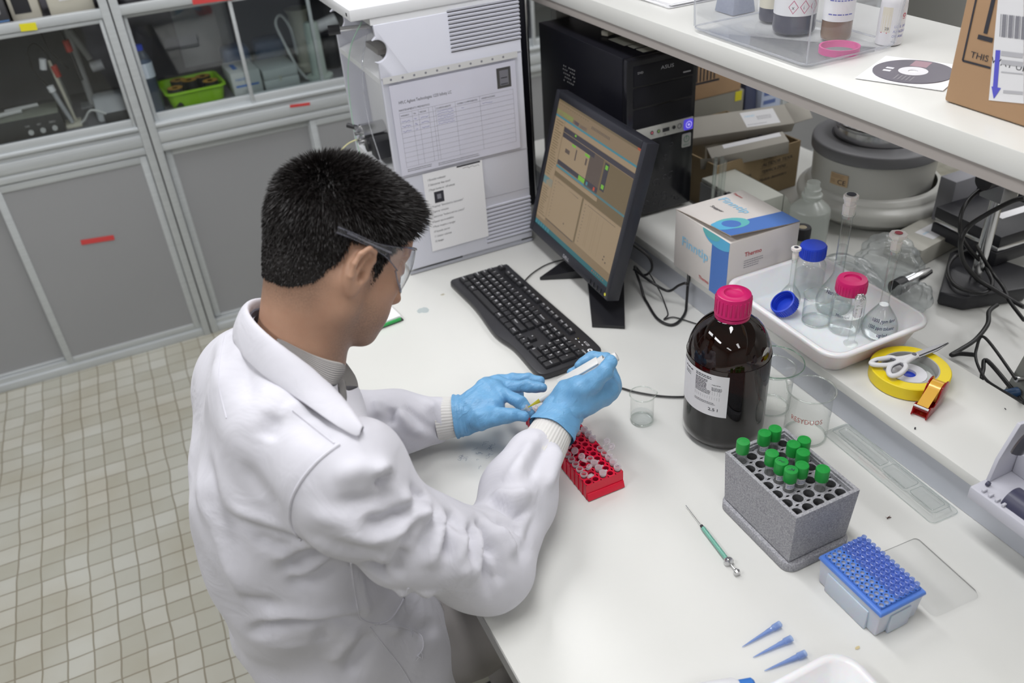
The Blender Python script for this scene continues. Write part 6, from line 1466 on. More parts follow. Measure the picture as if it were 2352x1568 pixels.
def ex4(s):
    strip_rect(s, 0.012, 0, 0.055, 0.055, 0, 0, 12); strip_rect(s, -0.006, 0.014, 0.012, 0.055, 0, 1, 4)
    s.text('LOTE: 3MY', 0.006, None, 4, 0.018, 0.022, 0.0003, w=0.024); s.text('ALMACEN A', 0.006, None, 4, 0.017, 0.014, 0.0003, w=0.026); s.text('ORGANIC', 0.006, None, 4, 0.016, 0.006, 0.0003, w=0.022)
    s.text('28', 0.007, None, 2, 0.003, 0.018, 0.0003); s.rect(-0.004, 0.0125, 0.008, 0.0140, 0.0003, None, 3); s.disc(0.0034, 0.0003, 12, T(0.034, 0.042, 0), 3, r0=0.0020); s.rect(0.031, 0.036, 0.037, 0.037, 0.0003, None, 3)
wrap(b, ex4, 0.0219, 0.006, R(-170)); b.build('label', [m_label, m_labc, m_ink, mat('hazard_red', (0.55, 0.06, 0.1), 0.5), m_blueink], t)
pr_ = P(1927, 116, SZ + 0.006)
t = thing('pink_ring', 'bright pink plastic ring lying in front of the bottles in the clear bin', 'ring', (pr_.x, pr_.y, SZ + 0.0035))
B().lathe([(0.0305, 0.0), (0.0335, 0.0), (0.0335, 0.011), (0.0305, 0.011), (0.0305, 0.0)], 64, T(0, 0, 0)).build('ring_band', mat('ring_pink', (0.62, 0.06, 0.27), 0.35), t)
m_foamb = noisy(mat('blue_foam', (0.30, 0.33, 0.42), 0.9), (0.24, 0.27, 0.36), 300, 0.8, bump=0.6)
pfb = P(1648, 20, SZ)
o = B().frust((-0.026, -0.03, 0.03, 0.03), (-0.018, -0.022, 0.020, 0.022), 0.0005, 0.07, bev=0.002).build('foam_block', m_foamb); o.location = (1.165, 1.455, SZ); tag(o, 'blue-grey foam block on the shelf beyond the clear bin', 'foam block')
# papers at the shelf end
t = thing('paper_stack', 'loose stack of papers at the far end of the overhead shelf', 'paper stack', (1.08, 1.56, SZ + 0.0005))
for k in range(5): B().box((0, 0, 0), (0.21, 0.297, 0.0012)).build('sheet', m_paper2, t, M=T(0.002 * k, 0.004 * (k % 3), 0.0016 * k, rz=3 * math.sin(k * 2.1)), label='top sheet' if k == 4 else None)
# disc in a paper sleeve
p_ = P(2097, 165, SZ + 0.002)
t = thing('disc_sleeve', 'white paper disc sleeve lying at the shelf front beside the brown carton', 'sleeve', (p_.x, p_.y, SZ + 0.0004), 25)
B().box((-0.066, -0.066, 0.0), (0.066, 0.066, 0.0015), 0.0004).build('paper_sleeve', m_paper2, t)
t = thing('compact_disc', 'grey printed compact disc showing in its white paper sleeve', 'disc', (p_.x, p_.y, SZ + 0.0022), 25)
b = B().disc(0.060, 0.0012, 48, None, 0, r0=0.022).disc(0.022, 0.0012, 32, None, 1, r0=0.0075).lathe([(0.060, 0.0), (0.060, 0.0012)], 48, m=0).lathe([(0.0075, 0.0), (0.0075, 0.0012)], 24, m=1)
for k in range(5): b.rect(-0.050, -0.012 + k * 0.006, -0.027, -0.010 + k * 0.006, 0.0013, None, 2)
b.rect(0.024, -0.012, 0.055, 0.014, 0.0013, None, 3); b.rect(-0.004, 0.030, 0.004, 0.042, 0.0013, None, 1); b.rect(-0.018, 0.030, -0.010, 0.042, 0.0013, None, 1)
b.build('disc_body', [mat('disc_grey', (0.13, 0.12, 0.15), 0.3), m_plwhite, mat('disc_print', (0.25, 0.24, 0.26), 0.4), mat('disc_pink', (0.35, 0.22, 0.26), 0.4)], t)
# big brown carton at the right edge
t = thing('shipping_carton', 'large brown shipping carton with a white label at the top right of the picture', 'cardboard box', (1.070, 0.430, SZ + 0.0005))
m_bc = noisy(mat('carton_brown', (0.42, 0.26, 0.145), 0.75), (0.38, 0.235, 0.13), 10, 0.5)
b = B().box((0, 0, 0), (0.31, 0.418, 0.30), 0.004, m=0)
o0 = Vector((1.070, 0.430, SZ + 0.0005))
def FP(u, v): q_ = PX(u, v, 1.0695); return q_ - o0
def pq(uvs, m, dx=0.0): 
    q_ = [FP(*c) for c in uvs]; b.quad(*[(p.x - 0.0002 - dx, p.y, p.z) for p in q_], None, m)
def pline(u0, v0, u1, v1, w2, m, dx=0.0):
    a_, c_2 = FP(u0, v0), FP(u1, v1); d_ = (c_2 - a_).normalized(); n_2 = Vector((0, -d_.z, d_.y)) * w2 / 2
    b.quad(*[tuple(x + Vector((-0.0002 - dx, 0, 0))) for x in (a_ - n_2, c_2 - n_2, c_2 + n_2, a_ + n_2)], None, m)
pline(2243, -6, 2211, 139, 0.0028, 1); pline(2211, 139, 2275, 156, 0.0028, 1); pline(2283, -6, 2263, 77, 0.006, 1); pline(2246, 84, 2280, 93, 0.006, 1)
LF = Matrix(((0, 0, -1, 0), (-1, 0, 0, 0), (0, 1, 0, 0), (0, 0, 0, 1)))
q_ = FP(2228, 131); b.text('THIS WAY UP', 0.012, Matrix.Translation((q_.x - 0.0004, q_.y, q_.z)) @ LF, 1, 0, 0, 0, w=0.088)
b.build('carton_body', [m_bc, m_ink], t)
b = B()
pq([(2293, -10), (2271, 230), (2352, 238), (2352, -10)], 0)
def ll(u0, v0, u1, v1, w2, m): pline(u0, v0, u1, v1, w2, m, 0.0004)
for k in range(12): ll(2300 + k * 5, 32 + k * .6, 2297 + k * 5, 84 + k * .6, 0.0010 + 0.0012 * ((k * 7) % 3), 1)
for vv, e_2 in ((122, 2352), (142, 2352)): ll(2300, vv, 2350, vv + 6, 0.006, 2)
ll(2300, 165, 2350, 170, 0.0015, 2); ll(2305, 210, 2350, 214, 0.004, 2)
ll(2293, 115, 2286, 205, 0.007, 3); pq([(2278, 198), (2300, 202), (2284, 226), (2283, 226)], 3, 0.0005)
b.build('shipping_label', [m_label, m_greyink, mat('pale_print', (0.45, 0.45, 0.48), 0.6), mat('arrow_blue', (0.10, 0.10, 0.55), 0.5)], t)
# folders standing at the shelf's far side
# ================================================================== things inside the glazed cabinets
CZ = 0.859; UZ = 1.2055
m_dk = mat('device_black', (0.02, 0.02, 0.024), 0.45); m_dkg = mat('device_top', (0.20, 0.21, 0.18), 0.5)
m_probe = mat('probe_red', (0.42, 0.04, 0.03), 0.45); m_silv = mat('meter_silver', (0.34, 0.35, 0.37), 0.4); m_lime = mat('lime_plastic', (0.28, 0.56, 0.02), 0.4)
m_kn = mat('knob_light', (0.5, 0.5, 0.5), 0.5)
def fz(x, y, z=0): return Matrix(((1, 0, 0, x), (0, 0, -1, y), (0, 1, 0, z), (0, 0, 0, 1)))
t = thing('control_unit', 'black control unit with three knobs on the lower deck of the left cabinet', 'lab instrument', (-0.425, 3.125, CZ))
B().box((0, 0, 0), (0.225, 0.14, 0.062), 0.002).build('case', m_dk, t)
B().box((0.004, 0.004, 0.062), (0.221, 0.136, 0.065), 0.001).build('top_plate', m_dkg, t)
for k in range(3): B().tube([(0.125 + k * 0.036, 0, 0.018), (0.125 + k * 0.036, -0.007, 0.018)], 0.008, 16).build('knob', m_kn, t)
b = B()
for k in range(3): b.text(('GAS', 'SET', 'ZERO')[k], 0.008, fz(0.113 + k * 0.036, -0.0005), 0, 0, 0.036, 0)
b.build('print', m_kn, t)
t = thing('glass_probe_bar', 'pale rods lying on the black control unit in the left cabinet', 'rod', (-0.41, 3.17, CZ + 0.0655))
B().tube([(0, 0, 0.008), (0.10, 0.02, 0.008)], 0.008, 10).tube([(0.05, 0.045, 0.007), (0.15, 0.06, 0.007)], 0.007, 10).build('rod', m_kn, t)
def probe(label, u, v, du, dv, hh):
    p = PY(u, v, 3.20); q = PY(u + du, v + dv, 3.20)
    t = thing('electrode_probe', label, 'probe', tuple(p))
    d = q - p
    B().tube([(0, 0, 0), tuple(d * 0.28)], 0.011, 14).build('red_head', m_probe, t)
    B().tube([tuple(d * 0.28), tuple(d)], 0.006, 12).build('rod', m_dk if hh else m_glrim, t)
    B().tube(catmull([(0, 0, 0), (-0.01, 0, 0.05), (-0.035, 0, 0.075), (-0.06, 0, 0.045), (-0.055, 0, -0.02), (-0.02, 0.01, -0.09)], 6), 0.0025, 6).build('cable', m_cable, t)
probe('tall red-headed black probe hanging in the left cabinet', 150, 92, 38, 92, 1)
probe('lower red-headed glass probe hanging beside a white cap in the left cabinet', 122, 150, 42, 92, 0)
p = PY(172, 284, 3.16)
t = thing('probe_stand', 'beige probe stand with pale rods and a capped tube in the left cabinet', 'lab stand', (p.x, 3.17, CZ))
B().box((-0.028, -0.03, 0), (0.022, 0.05, 0.010), 0.002).build('stand_base', m_plbeige, t)
B().tube([(0.004, 0.02, 0.01), (-0.012, 0.03, 0.21)], 0.006, 10).build('stand_rod', m_plbeige, t)
B().tube([(-0.006, -0.004, 0.012), (-0.030, 0.0, 0.120)], 0.0075, 12).build('glass_tube', m_silv, t)
B().tube([(-0.030, 0.0, 0.120), (-0.033, 0.0, 0.138)], 0.011, 14).build('white_cap', m_plwhite, t)
B().tube([(-0.034, 0.01, 0.190), (-0.026, 0.01, 0.222)], 0.011, 14).build('white_cap', m_plwhite, t)
p = PY(232, 250, 3.35)
t = thing('burette_clamp', 'grey post with a white clamp knob at the back of the left cabinet', 'lab stand', (p.x - 0.02, 3.36, CZ))
B().box((-0.04, -0.03, 0), (0.04, 0.04, 0.008), 0.002).build('stand_base', m_silv, t)
B().tube([(0, 0, 0.008), (0, 0, 0.27)], 0.012, 14).build('post', m_kn, t)
B().tube([(0.005, -0.01, 0.26), (0.040, -0.02, 0.16)], 0.011, 12).build('arm', m_kn, t)
B().tube([(0.035, -0.025, 0.135), (0.075, -0.03, 0.140)], 0.018, 16).build('white_knob', m_plwhite, t)
t = thing('silver_meter', 'rounded silver meter with dark display and green key in the left cabinet', 'lab instrument', (-0.098, 3.135, CZ))
B().frust((0, 0, 0.105, 0.12), (0.004, 0.05, 0.101, 0.12), 0, 0.070, bev=0.010).build('case', m_silv, t)
SLM = T(0, 0.012, 0.008, rx=55)
B().box((0.018, 0.036, 0.0), (0.066, 0.056, 0.0035), 0.001, SLM).build('display', m_dk, t)
B().box((0.034, 0.016, 0.0), (0.056, 0.026, 0.0045), 0.001, SLM).build('green_key', mat('key_green', (0.08, 0.35, 0.03), 0.4), t)
b = B()
for k in range(5): b.box((0.012 + k * 0.017, 0.001, 0.0), (0.022 + k * 0.017, 0.009, 0.004), 0.001, SLM)
b.build('key_row', m_plwhite, t)
t = thing('black_adapter', 'black power adapter block lying before the silver meter', 'adapter', (-0.075, 3.112, CZ)); B().box((0, 0, 0), (0.075, 0.020, 0.030), 0.003).build('case', m_dk, t)
B().tube(catmull([(0.01, 0.01, 0.030), (-0.03, 0.015, 0.05), (-0.06, 0.03, 0.02), (-0.08, 0.04, 0.004)], 6), 0.004, 8).build('cable', m_kn, t)
# right unit
t = thing('water_bottle', 'clear ribbed water bottle with a blue cap in the right cabinet', 'bottle', (0.092, 3.138, CZ))
m_wb = thin('water_bottle_clear', (0.70, 0.78, 0.88), 0.08, ior=1.5, milk=0.15, milkcol=(0.5, 0.6, 0.75))
pr = [(0.0, 0.002), (0.026, 0.0)] + [(0.0285 + (0.0012 if k % 2 else 0), 0.006 + k * 0.008) for k in range(16)] + [(0.029, 0.14), (0.029, 0.165), (0.024, 0.19), (0.013, 0.208), (0.012, 0.215)]
B().lathe(pr, 32).build('bottle_wall', m_wb, t, smooth=60)
B().lathe([(0.0298, 0.120), (0.0298, 0.168)], 32).build('label', mat('bottle_label_pale', (0.55, 0.60, 0.68), 0.5), t)
B().lathe([(0.0145, 0.207), (0.0150, 0.209), (0.0150, 0.224), (0.0, 0.225)], 24).build('cap', m_bluecap, t)
t = thing('green_basket', 'lime green plastic basket of dark rolls in the right cabinet', 'basket', (0.135, 3.118, CZ), 3)
b = B(); w1_, l1_, h1_ = 0.200, 0.19, 0.055; o1 = rrect(0.012, 0.012, w1_ - 0.012, l1_ - 0.012, 0.02); o2 = rrect(0, 0, w1_, l1_, 0.025); o3 = rrect(0.004, 0.004, w1_ - .004, l1_ - .004, 0.022); o4 = rrect(0.015, 0.015, w1_ - .015, l1_ - .015, 0.018)
loft(b, [[(x, y, 0) for x, y in o1], [(x, y, h1_ - .008) for x, y in rrect(0.003, 0.003, w1_ - .003, l1_ - .003, 0.023)], [(x, y, h1_ - .007) for x, y in rrect(-0.005, -0.005, w1_ + .005, l1_ + .005, 0.028)], [(x, y, h1_) for x, y in rrect(-0.004, -0.004, w1_ + .004, l1_ + .004, 0.028)], [(x, y, h1_ - .001) for x, y in o3], [(x, y, 0.003) for x, y in o4]], cap0=True, cap1=True)
b.build('basket_shell', m_lime, t, smooth=50)
m_roll = mat('roll_black', (0.02, 0.02, 0.02), 0.5); m_amb = mat('roll_amber', (0.42, 0.24, 0.04), 0.5)
for i, (x, y, rx_, ry_, lab_) in enumerate(((0.170, 3.155, 0, 0, 'dark roll with amber face, nearest left in the green basket'), (0.225, 3.20, 0, 0, 'dark roll with amber face in the middle of the green basket'), (0.290, 3.165, 0, 0, 'dark roll with amber face at the right of the green basket'), (0.190, 3.225, 0, 0, 'dark roll at the back left of the green basket'), (0.275, 3.240, 0, 0, 'dark roll at the back right of the green basket'))):
    t = thing('tape_roll', lab_, 'tape roll', (x, y, CZ + 0.0045), group='dark rolls in the green basket')
    B().lathe([(0.0, 0.0), (0.027, 0.0), (0.027, 0.058 + 0.006 * (i % 2)), (0.018, 0.058 + 0.006 * (i % 2))], 28).build('roll_side', m_roll, t)
    B().lathe([(0.010, 0.0585 + 0.006 * (i % 2)), (0.0255, 0.0588 + 0.006 * (i % 2))], 28).build('amber_face', m_amb, t, smooth=0)
m_boxw = mat('cabinet_box_white', (0.55, 0.57, 0.57), 0.6)
t = thing('printed_box', 'white box with blue stripe and print in the right cabinet beside the green basket', 'box', (0.357, 3.125, CZ), 2)
b = B().box((0, 0, 0), (0.100, 0.16, 0.080), 0.001, m=0); b.rect(0.010, 0.030, 0.090, 0.037, 0, fz(0, -0.0006), 1); b.text('HANNA', 0.014, fz(0.012, -0.0006), 1, 0, 0.052, 0, w=0.05); b.text('CE  8', 0.012, fz(0.03, -0.0006), 2, 0, 0.010, 0)
b.rect(0.02, 0.05, 0.036, 0.12, 0.0806, None, 1); b.build('box_body', [m_boxw, m_cartb, m_greyink], t)
t = thing('white_case', 'two-part white plastic case in the right cabinet', 'case', (0.466, 3.13, CZ), 2)
B().box((0, 0, 0), (0.125, 0.16, 0.034), 0.004).build('case_bottom', m_boxw, t); B().box((0.001, 0.001, 0.035), (0.124, 0.159, 0.068), 0.004).build('case_lid', m_boxw, t); B().box((0.055, -0.002, 0.026), (0.062, 0.0, 0.042)).build('latch', m_plbeige, t)
t = thing('blue_cases', 'dark blue lumpy cases standing behind the white boxes', 'case', (0.37, 3.33, CZ)); B().box((0, 0, 0), (0.10, 0.10, 0.115), 0.02, seg=4).build('case_body', mat('case_blue', (0.04, 0.08, 0.17), 0.5), t)
t = thing('blue_cases', 'dark blue rounded case right behind the two-part white case', 'case', (0.49, 3.33, CZ)); B().box((0, 0, 0), (0.11, 0.10, 0.12), 0.02, seg=4).build('case_body', mat('case_blue_dark', (0.05, 0.08, 0.15), 0.5), t)
t = thing('white_cylinder', 'tall pale green-white cylinder with a flat foot in the right cabinet', 'cylinder', (0.672, 3.165, CZ))
B().lathe([(0.0, 0.0), (0.048, 0.0), (0.048, 0.010), (0.028, 0.014), (0.026, 0.19), (0.022, 0.196), (0.0, 0.197)], 32).build('cylinder_body', mat('pale_greenwhite', (0.50, 0.56, 0.52), 0.4), t)
B().tube(catmull([(-0.05, -0.01, 0.006), (-0.075, 0.0, 0.05), (-0.10, 0.03, 0.14), (-0.11, 0.05, 0.20), (-0.085, 0.06, 0.22), (-0.06, 0.06, 0.17), (-0.055, 0.06, 0.08)], 6), 0.005, 8).build('hose', m_kn, t)
t = thing('beige_apparatus', 'beige glassware apparatus behind the pale cylinder in the right cabinet', 'lab instrument', (0.66, 3.30, CZ))
B().lathe([(0.0, 0.0), (0.045, 0.0), (0.045, 0.02), (0.03, 0.03), (0.035, 0.20), (0.045, 0.22), (0.0, 0.225)], 24).build('body', m_plbeige, t)
B().lathe([(0.0, 0.0), (0.03, 0.0), (0.03, 0.11), (0.0, 0.115)], 24, T(0.09, -0.03, 0)).build('dark_pot', m_dk, t)
B().tube([(0.06, -0.03, 0.15), (0.13, -0.04, 0.17)], 0.022, 16).build('white_elbow', m_plwhite, t)
o = B().box((0, 0, 0), (0.20, 0.001, 0.30)).build('wall_sheet', mat('sheet_grey', (0.42, 0.43, 0.46), 0.6)); o.location = (0.25, 3.555, 0.88); tag(o, 'grey-white sheet fixed inside the back of the right cabinet', 'paper')
# upper shelves
t = thing('keypad_unit', 'black unit with outlined keys and blue and red stripes at the top left', 'lab instrument', (-0.46, 3.115, UZ))
b = B().frust((0, 0, 0.22, 0.16), (0, 0.035, 0.22, 0.16), 0, 0.12, bev=0.004); b.build('case', m_dk, t)
b = B(); sl = math.degrees(math.atan2(0.12, 0.035)); KM = T(0, -0.0012, 0, rx=sl)
for i in range(3):
    for j in range(2):
        o_ = rrect(0.105 + i * 0.035, 0.034 + j * 0.030, 0.131 + i * 0.035, 0.058 + j * 0.030, 0.005, 3); n = len(o_)
        b.tube([(x, y, 0.0) for x, y in o_], 0.0008, 4, True, KM, 0)
b.rect(0.0, 0.012, 0.219, 0.017, 0.0, KM, 1); b.rect(0.0, 0.006, 0.219, 0.009, 0.0, KM, 2)
b.build('key_print', [m_kn, mat('stripe_blue', (0.04, 0.12, 0.28), 0.5), m_probe], t)
t = thing('beige_device', 'small beige device with a dark window on the upper shelf at the left', 'device', (-0.235, 3.16, UZ)); B().box((0, 0, 0), (0.085, 0.12, 0.10), 0.004).build('case', m_plbeige, t); B().box((0.012, -0.001, 0.02), (0.06, 0.0, 0.08)).build('window', m_dk, t)
t = thing('beige_box', 'beige box with a white label on the upper shelf by the cabinet post', 'box', (-0.125, 3.125, UZ)); B().box((0, 0, 0), (0.13, 0.12, 0.11), 0.006).build('case', m_plbeige, t); B().box((0.035, -0.0012, 0.045), (0.09, 0.0, 0.085)).build('label', m_label, t)
t = thing('black_tray', 'black rounded tray holding a pale box on the upper shelf right of the post', 'tray', (0.075, 3.115, UZ)); b = B(); b.prism(rrect(0, 0, 0.16, 0.15, 0.03), 0, 0.022, bev=0.004); b.build('tray_body', m_dk, t)
t = thing('pale_box', 'pale box standing in the black tray on the upper shelf', 'box', (0.105, 3.135, UZ + 0.0225)); B().box((0, 0, 0), (0.11, 0.11, 0.09), 0.003).build('case', m_plbeige, t)
# stool carrying the person
t = thing('lab_stool', 'round black lab stool under the seated person', 'stool', (0.105, 1.0, 0))
B().lathe([(0.0, 0.40), (0.13, 0.40), (0.142, 0.415), (0.142, 0.435), (0.13, 0.45), (0.0, 0.452)], 40).build('seat', m_black, t)
B().tube([(0, 0, 0.06), (0, 0, 0.40)], 0.025, 20).build('column', m_chrome, t)
for k in range(5):
    a = 2 * PI * k / 5
    l_2 = B().tube([(0, 0, 0.075), (0.24 * math.cos(a), 0.24 * math.sin(a), 0.055)], [0.022, 0.014], 10).build('leg', m_black, t)
    B().tube([(0.24 * math.cos(a) - 0.008 * math.sin(a), 0.24 * math.sin(a) + 0.008 * math.cos(a), 0.027), (0.24 * math.cos(a) + 0.008 * math.sin(a), 0.24 * math.sin(a) - 0.008 * math.cos(a), 0.027)], 0.026, 16).build('caster', m_black, l_2)
# ================================================================== implicit surfaces -> one continuous mesh
class Field:
    def __init__(s, lo, hi, h):
        s.lo = np.array(lo, np.float32); s.h = h
        s.n = [int(math.ceil((hi[i] - lo[i]) / h)) + 1 for i in range(3)]
        s.F = np.full(s.n, 0.2, np.float32)
        s.ax = [s.lo[i] + np.arange(s.n[i], dtype=np.float32) * h for i in range(3)]
    def _win(s, lo, hi):
        sl = []
        for i in range(3):
            a = max(0, int((lo[i] - s.lo[i]) / s.h)); b = min(s.n[i], int((hi[i] - s.lo[i]) / s.h) + 2)
            sl.append(slice(a, max(b, a)))
        g = np.meshgrid(*[s.ax[i][sl[i]] for i in range(3)], indexing='ij')
        return tuple(sl), g
    def put(s, lo, hi, fn, k=0.0, op='u'):
        sl, g = s._win([c - max(k, 0.004) * 2 - 0.01 for c in lo], [c + max(k, 0.004) * 2 + 0.01 for c in hi])
        if any(x.stop <= x.start for x in sl): return s
        d = fn(*g); f = s.F[sl]
        if op == 'u':
            if k > 0:
                h = np.clip(0.5 + 0.5 * (f - d) / k, 0, 1); s.F[sl] = f * (1 - h) + d * h - k * h * (1 - h)
            else: s.F[sl] = np.minimum(f, d)
        elif op == 's':
            if k > 0:
                h = np.clip(0.5 - 0.5 * (f + d) / k, 0, 1); s.F[sl] = f * (1 - h) - d * h + k * h * (1 - h)
            else: s.F[sl] = np.maximum(f, -d)
        return s
    def cone(s, a, b, ra, rb, k=0.01, op='u', sq=None):
        """tapered capsule; sq=(axis, factor) flattens it along a direction"""
        a = np.array(a, np.float32); b = np.array(b, np.float32); ab = b - a; L2 = float(ab @ ab) + 1e-12; r = max(ra, rb)
        def fn(x, y, z):
            px, py, pz = x - a[0], y - a[1], z - a[2]
            t = np.clip((px * ab[0] + py * ab[1] + pz * ab[2]) / L2, 0, 1)
            qx, qy, qz = px - t * ab[0], py - t * ab[1], pz - t * ab[2]
            if sq is not None:
                ax, fc = sq; ax = np.array(ax, float); ax = ax / np.linalg.norm(ax)
                dd = qx * ax[0] + qy * ax[1] + qz * ax[2]
                d2 = qx * qx + qy * qy + qz * qz - dd * dd + (dd * fc) ** 2
                return np.sqrt(np.maximum(d2, 0)) - (ra + (rb - ra) * t)
            return np.sqrt(qx * qx + qy * qy + qz * qz) - (ra + (rb - ra) * t)
        return s.put(np.minimum(a, b) - r, np.maximum(a, b) + r, fn, k, op)
    def chain(s, pts, rs, k=0.01, kk=None):
        for i in range(len(pts) - 1): s.cone(pts[i], pts[i + 1], rs[i], rs[i + 1], k if (i == 0 or kk is None) else kk)
        return s
    def ell(s, c, r, k=0.02, op='u', rot=None):
        c = np.array(c, np.float32); M_ = np.eye(3) if rot is None else np.array(rot.to_3x3()); m = max(r)
        def fn(x, y, z):
            px, py, pz = x - c[0], y - c[1], z - c[2]
            qx = (px * M_[0, 0] + py * M_[1, 0] + pz * M_[2, 0]) / r[0]
            qy = (px * M_[0, 1] + py * M_[1, 1] + pz * M_[2, 1]) / r[1]
            qz = (px * M_[0, 2] + py * M_[1, 2] + pz * M_[2, 2]) / r[2]
            k0 = np.sqrt(qx * qx + qy * qy + qz * qz) + 1e-6
            k1 = np.sqrt((qx / r[0]) ** 2 + (qy / r[1]) ** 2 + (qz / r[2]) ** 2) + 1e-6
            return k0 * (k0 - 1) / k1
        return s.put(c - m, c + m, fn, k, op)
    def mesh(s, smooth=0):
        F = s.F; sgn = F < 0; nx, ny, nz = s.n
        cnt = np.zeros((nx - 1, ny - 1, nz - 1), np.int8)
        for i in (0, 1):
            for j in (0, 1):
                for k in (0, 1): cnt += sgn[i:nx - 1 + i, j:ny - 1 + j, k:nz - 1 + k]
        act = (cnt > 0) & (cnt < 8)
        I, J, K = np.nonzero(act)
        idx = np.full(act.shape, -1, np.int64); idx[I, J, K] = np.arange(len(I))
        S = np.zeros((len(I), 3)); C = np.zeros(len(I))
        cs = [(0, 0, 0), (1, 0, 0), (0, 1, 0), (1, 1, 0), (0, 0, 1), (1, 0, 1), (0, 1, 1), (1, 1, 1)]
        V8 = [F[I + a, J + b, K + c] for a, b, c in cs]
        for p, q in ((0, 1), (2, 3), (4, 5), (6, 7), (0, 2), (1, 3), (4, 6), (5, 7), (0, 4), (1, 5), (2, 6), (3, 7)):
            fa, fb = V8[p], V8[q]; m = (fa < 0) != (fb < 0)
            t = np.where(m, fa / np.where(m, fa - fb, 1), 0)
            A = np.array(cs[p], float); D = np.array(cs[q], float) - A
            S += np.where(m[:, None], A + t[:, None] * D, 0); C += m
        V = (np.stack([I, J, K], 1) + S / C[:, None]) * s.h + s.lo
        faces = []
        for ax in range(3):
            o1, o2 = [(1, 2), (2, 0), (0, 1)][ax]
            A = [slice(0, n) for n in s.n]; Bs = [slice(0, n) for n in s.n]
            A[ax] = slice(0, s.n[ax] - 1); Bs[ax] = slice(1, s.n[ax])
            for o in (o1, o2): A[o] = slice(1, s.n[o] - 1); Bs[o] = slice(1, s.n[o] - 1)
            a = sgn[tuple(A)]; b = sgn[tuple(Bs)]
            e = np.stack(np.nonzero(a != b), 1); off = np.array([0 if i == ax else 1 for i in range(3)]); e = e + off
            fl = sgn[e[:, 0], e[:, 1], e[:, 2]]
            d1 = np.zeros(3, int); d1[o1] = -1; d2 = np.zeros(3, int); d2[o2] = -1
            q = [e, e + d1, e + d1 + d2, e + d2]
            ids = np.stack([idx[w[:, 0], w[:, 1], w[:, 2]] for w in q], 1)
            ids[~fl] = ids[~fl][:, ::-1]
            faces.append(ids)
        Fc = np.concatenate(faces); Fc = Fc[(Fc >= 0).all(1)]
        for _ in range(smooth):
            A = np.zeros_like(V); N = np.zeros(len(V))
            for i in range(4):
                a, b = Fc[:, i], Fc[:, (i + 1) % 4]
                np.add.at(A, a, V[b]); np.add.at(N, a, 1); np.add.at(A, b, V[a]); np.add.at(N, b, 1)
            V = V * 0.5 + 0.5 * A / np.maximum(N, 1)[:, None]
        return V, Fc
def vnormals(V, Fc):
    n = np.cross(V[Fc[:, 2]] - V[Fc[:, 0]], V[Fc[:, 3]] - V[Fc[:, 1]])
    N = np.zeros_like(V)
    for i in range(4): np.add.at(N, Fc[:, i], n)
    return N / (np.linalg.norm(N, axis=1)[:, None] + 1e-12)
def np_mesh(name, V, Fc, mats, parent=None, mi=None, smooth=True):
    me = bpy.data.meshes.new(name)
    me.vertices.add(len(V)); me.vertices.foreach_set('co', np.ascontiguousarray(V, np.float32).ravel())
    me.loops.add(len(Fc) * 4); me.polygons.add(len(Fc))
    me.loops.foreach_set('vertex_index', np.ascontiguousarray(Fc, np.int32).ravel())
    me.polygons.foreach_set('loop_start', np.arange(len(Fc), dtype=np.int32) * 4)
    me.update(calc_edges=True); me.validate()
    me.polygons.foreach_set('use_smooth', [smooth] * len(me.polygons))
    for m in mats: me.materials.append(m)
    if mi is not None: me.polygons.foreach_set('material_index', np.ascontiguousarray(mi, np.int32))
    o = bpy.data.objects.new(name, me); COL.objects.link(o)
    if parent is not None: o.parent = parent
    return o
def seg_dist(V, pts):
    """distance from every vertex to a polyline, and the nearest parameter"""
    D = np.full(len(V), 1e9); Tt = np.zeros(len(V)); pts = [np.array(p, float) for p in pts]; n = len(pts) - 1
    for i in range(n):
        a, b = pts[i], pts[i + 1]; ab = b - a; L = ab @ ab + 1e-12
        t = np.clip(((V - a) @ ab) / L, 0, 1); d = np.linalg.norm(V - a - t[:, None] * ab, axis=1)
        m = d < D; D[m] = d[m]; Tt[m] = (i + t[m]) / n
    return D, Tt
# ================================================================== the person
m_coat = noisy(mat('coat_cotton', (0.64, 0.635, 0.69), 0.85), (0.61, 0.605, 0.66), 18, 0.5, bump=0.12, bscale=900)
m_coat.node_tree.nodes['Principled BSDF'].inputs['Sheen Weight'].default_value = 0.12
n_, l_, b_ = nodes(m_coat)
tcc = n_.new('ShaderNodeTexCoord'); ncc = n_.new('ShaderNodeTexNoise'); ncc.inputs['Scale'].default_value = 11; ncc.inputs['Detail'].default_value = 3; ncc.inputs['Distortion'].default_value = 1.4
l_.new(tcc.outputs['Object'], ncc.inputs['Vector'])
bcc = n_.new('ShaderNodeBump'); bcc.inputs['Strength'].default_value = 0.35; bcc.inputs['Distance'].default_value = 0.012
l_.new(ncc.outputs['Fac'], bcc.inputs['Height']); l_.new(b_.inputs['Normal'].links[0].from_socket, bcc.inputs['Normal']); l_.new(bcc.outputs[0], b_.inputs['Normal'])
m_trous = noisy(mat('trouser_cotton', (0.27, 0.255, 0.25), 0.9), (0.24, 0.225, 0.22), 20, 0.5, bump=0.1, bscale=800)
m_skin = noisy(mat('skin', (0.45, 0.262, 0.175), 0.52, Subsurface_Weight=0.12, Subsurface_Scale=0.006), (0.37, 0.20, 0.13), 28, 0.55, bump=0.15, bscale=500)
m_skin.node_tree.nodes['Principled BSDF'].inputs['Subsurface Radius'].default_value = (1, 0.35, 0.2)
n_, l_, b_ = nodes(m_skin)
at_ = n_.new('ShaderNodeAttribute'); at_.attribute_name = 'stubble'
ns_ = n_.new('ShaderNodeTexNoise'); ns_.inputs['Scale'].default_value = 420; ns_.inputs['Detail'].default_value = 2
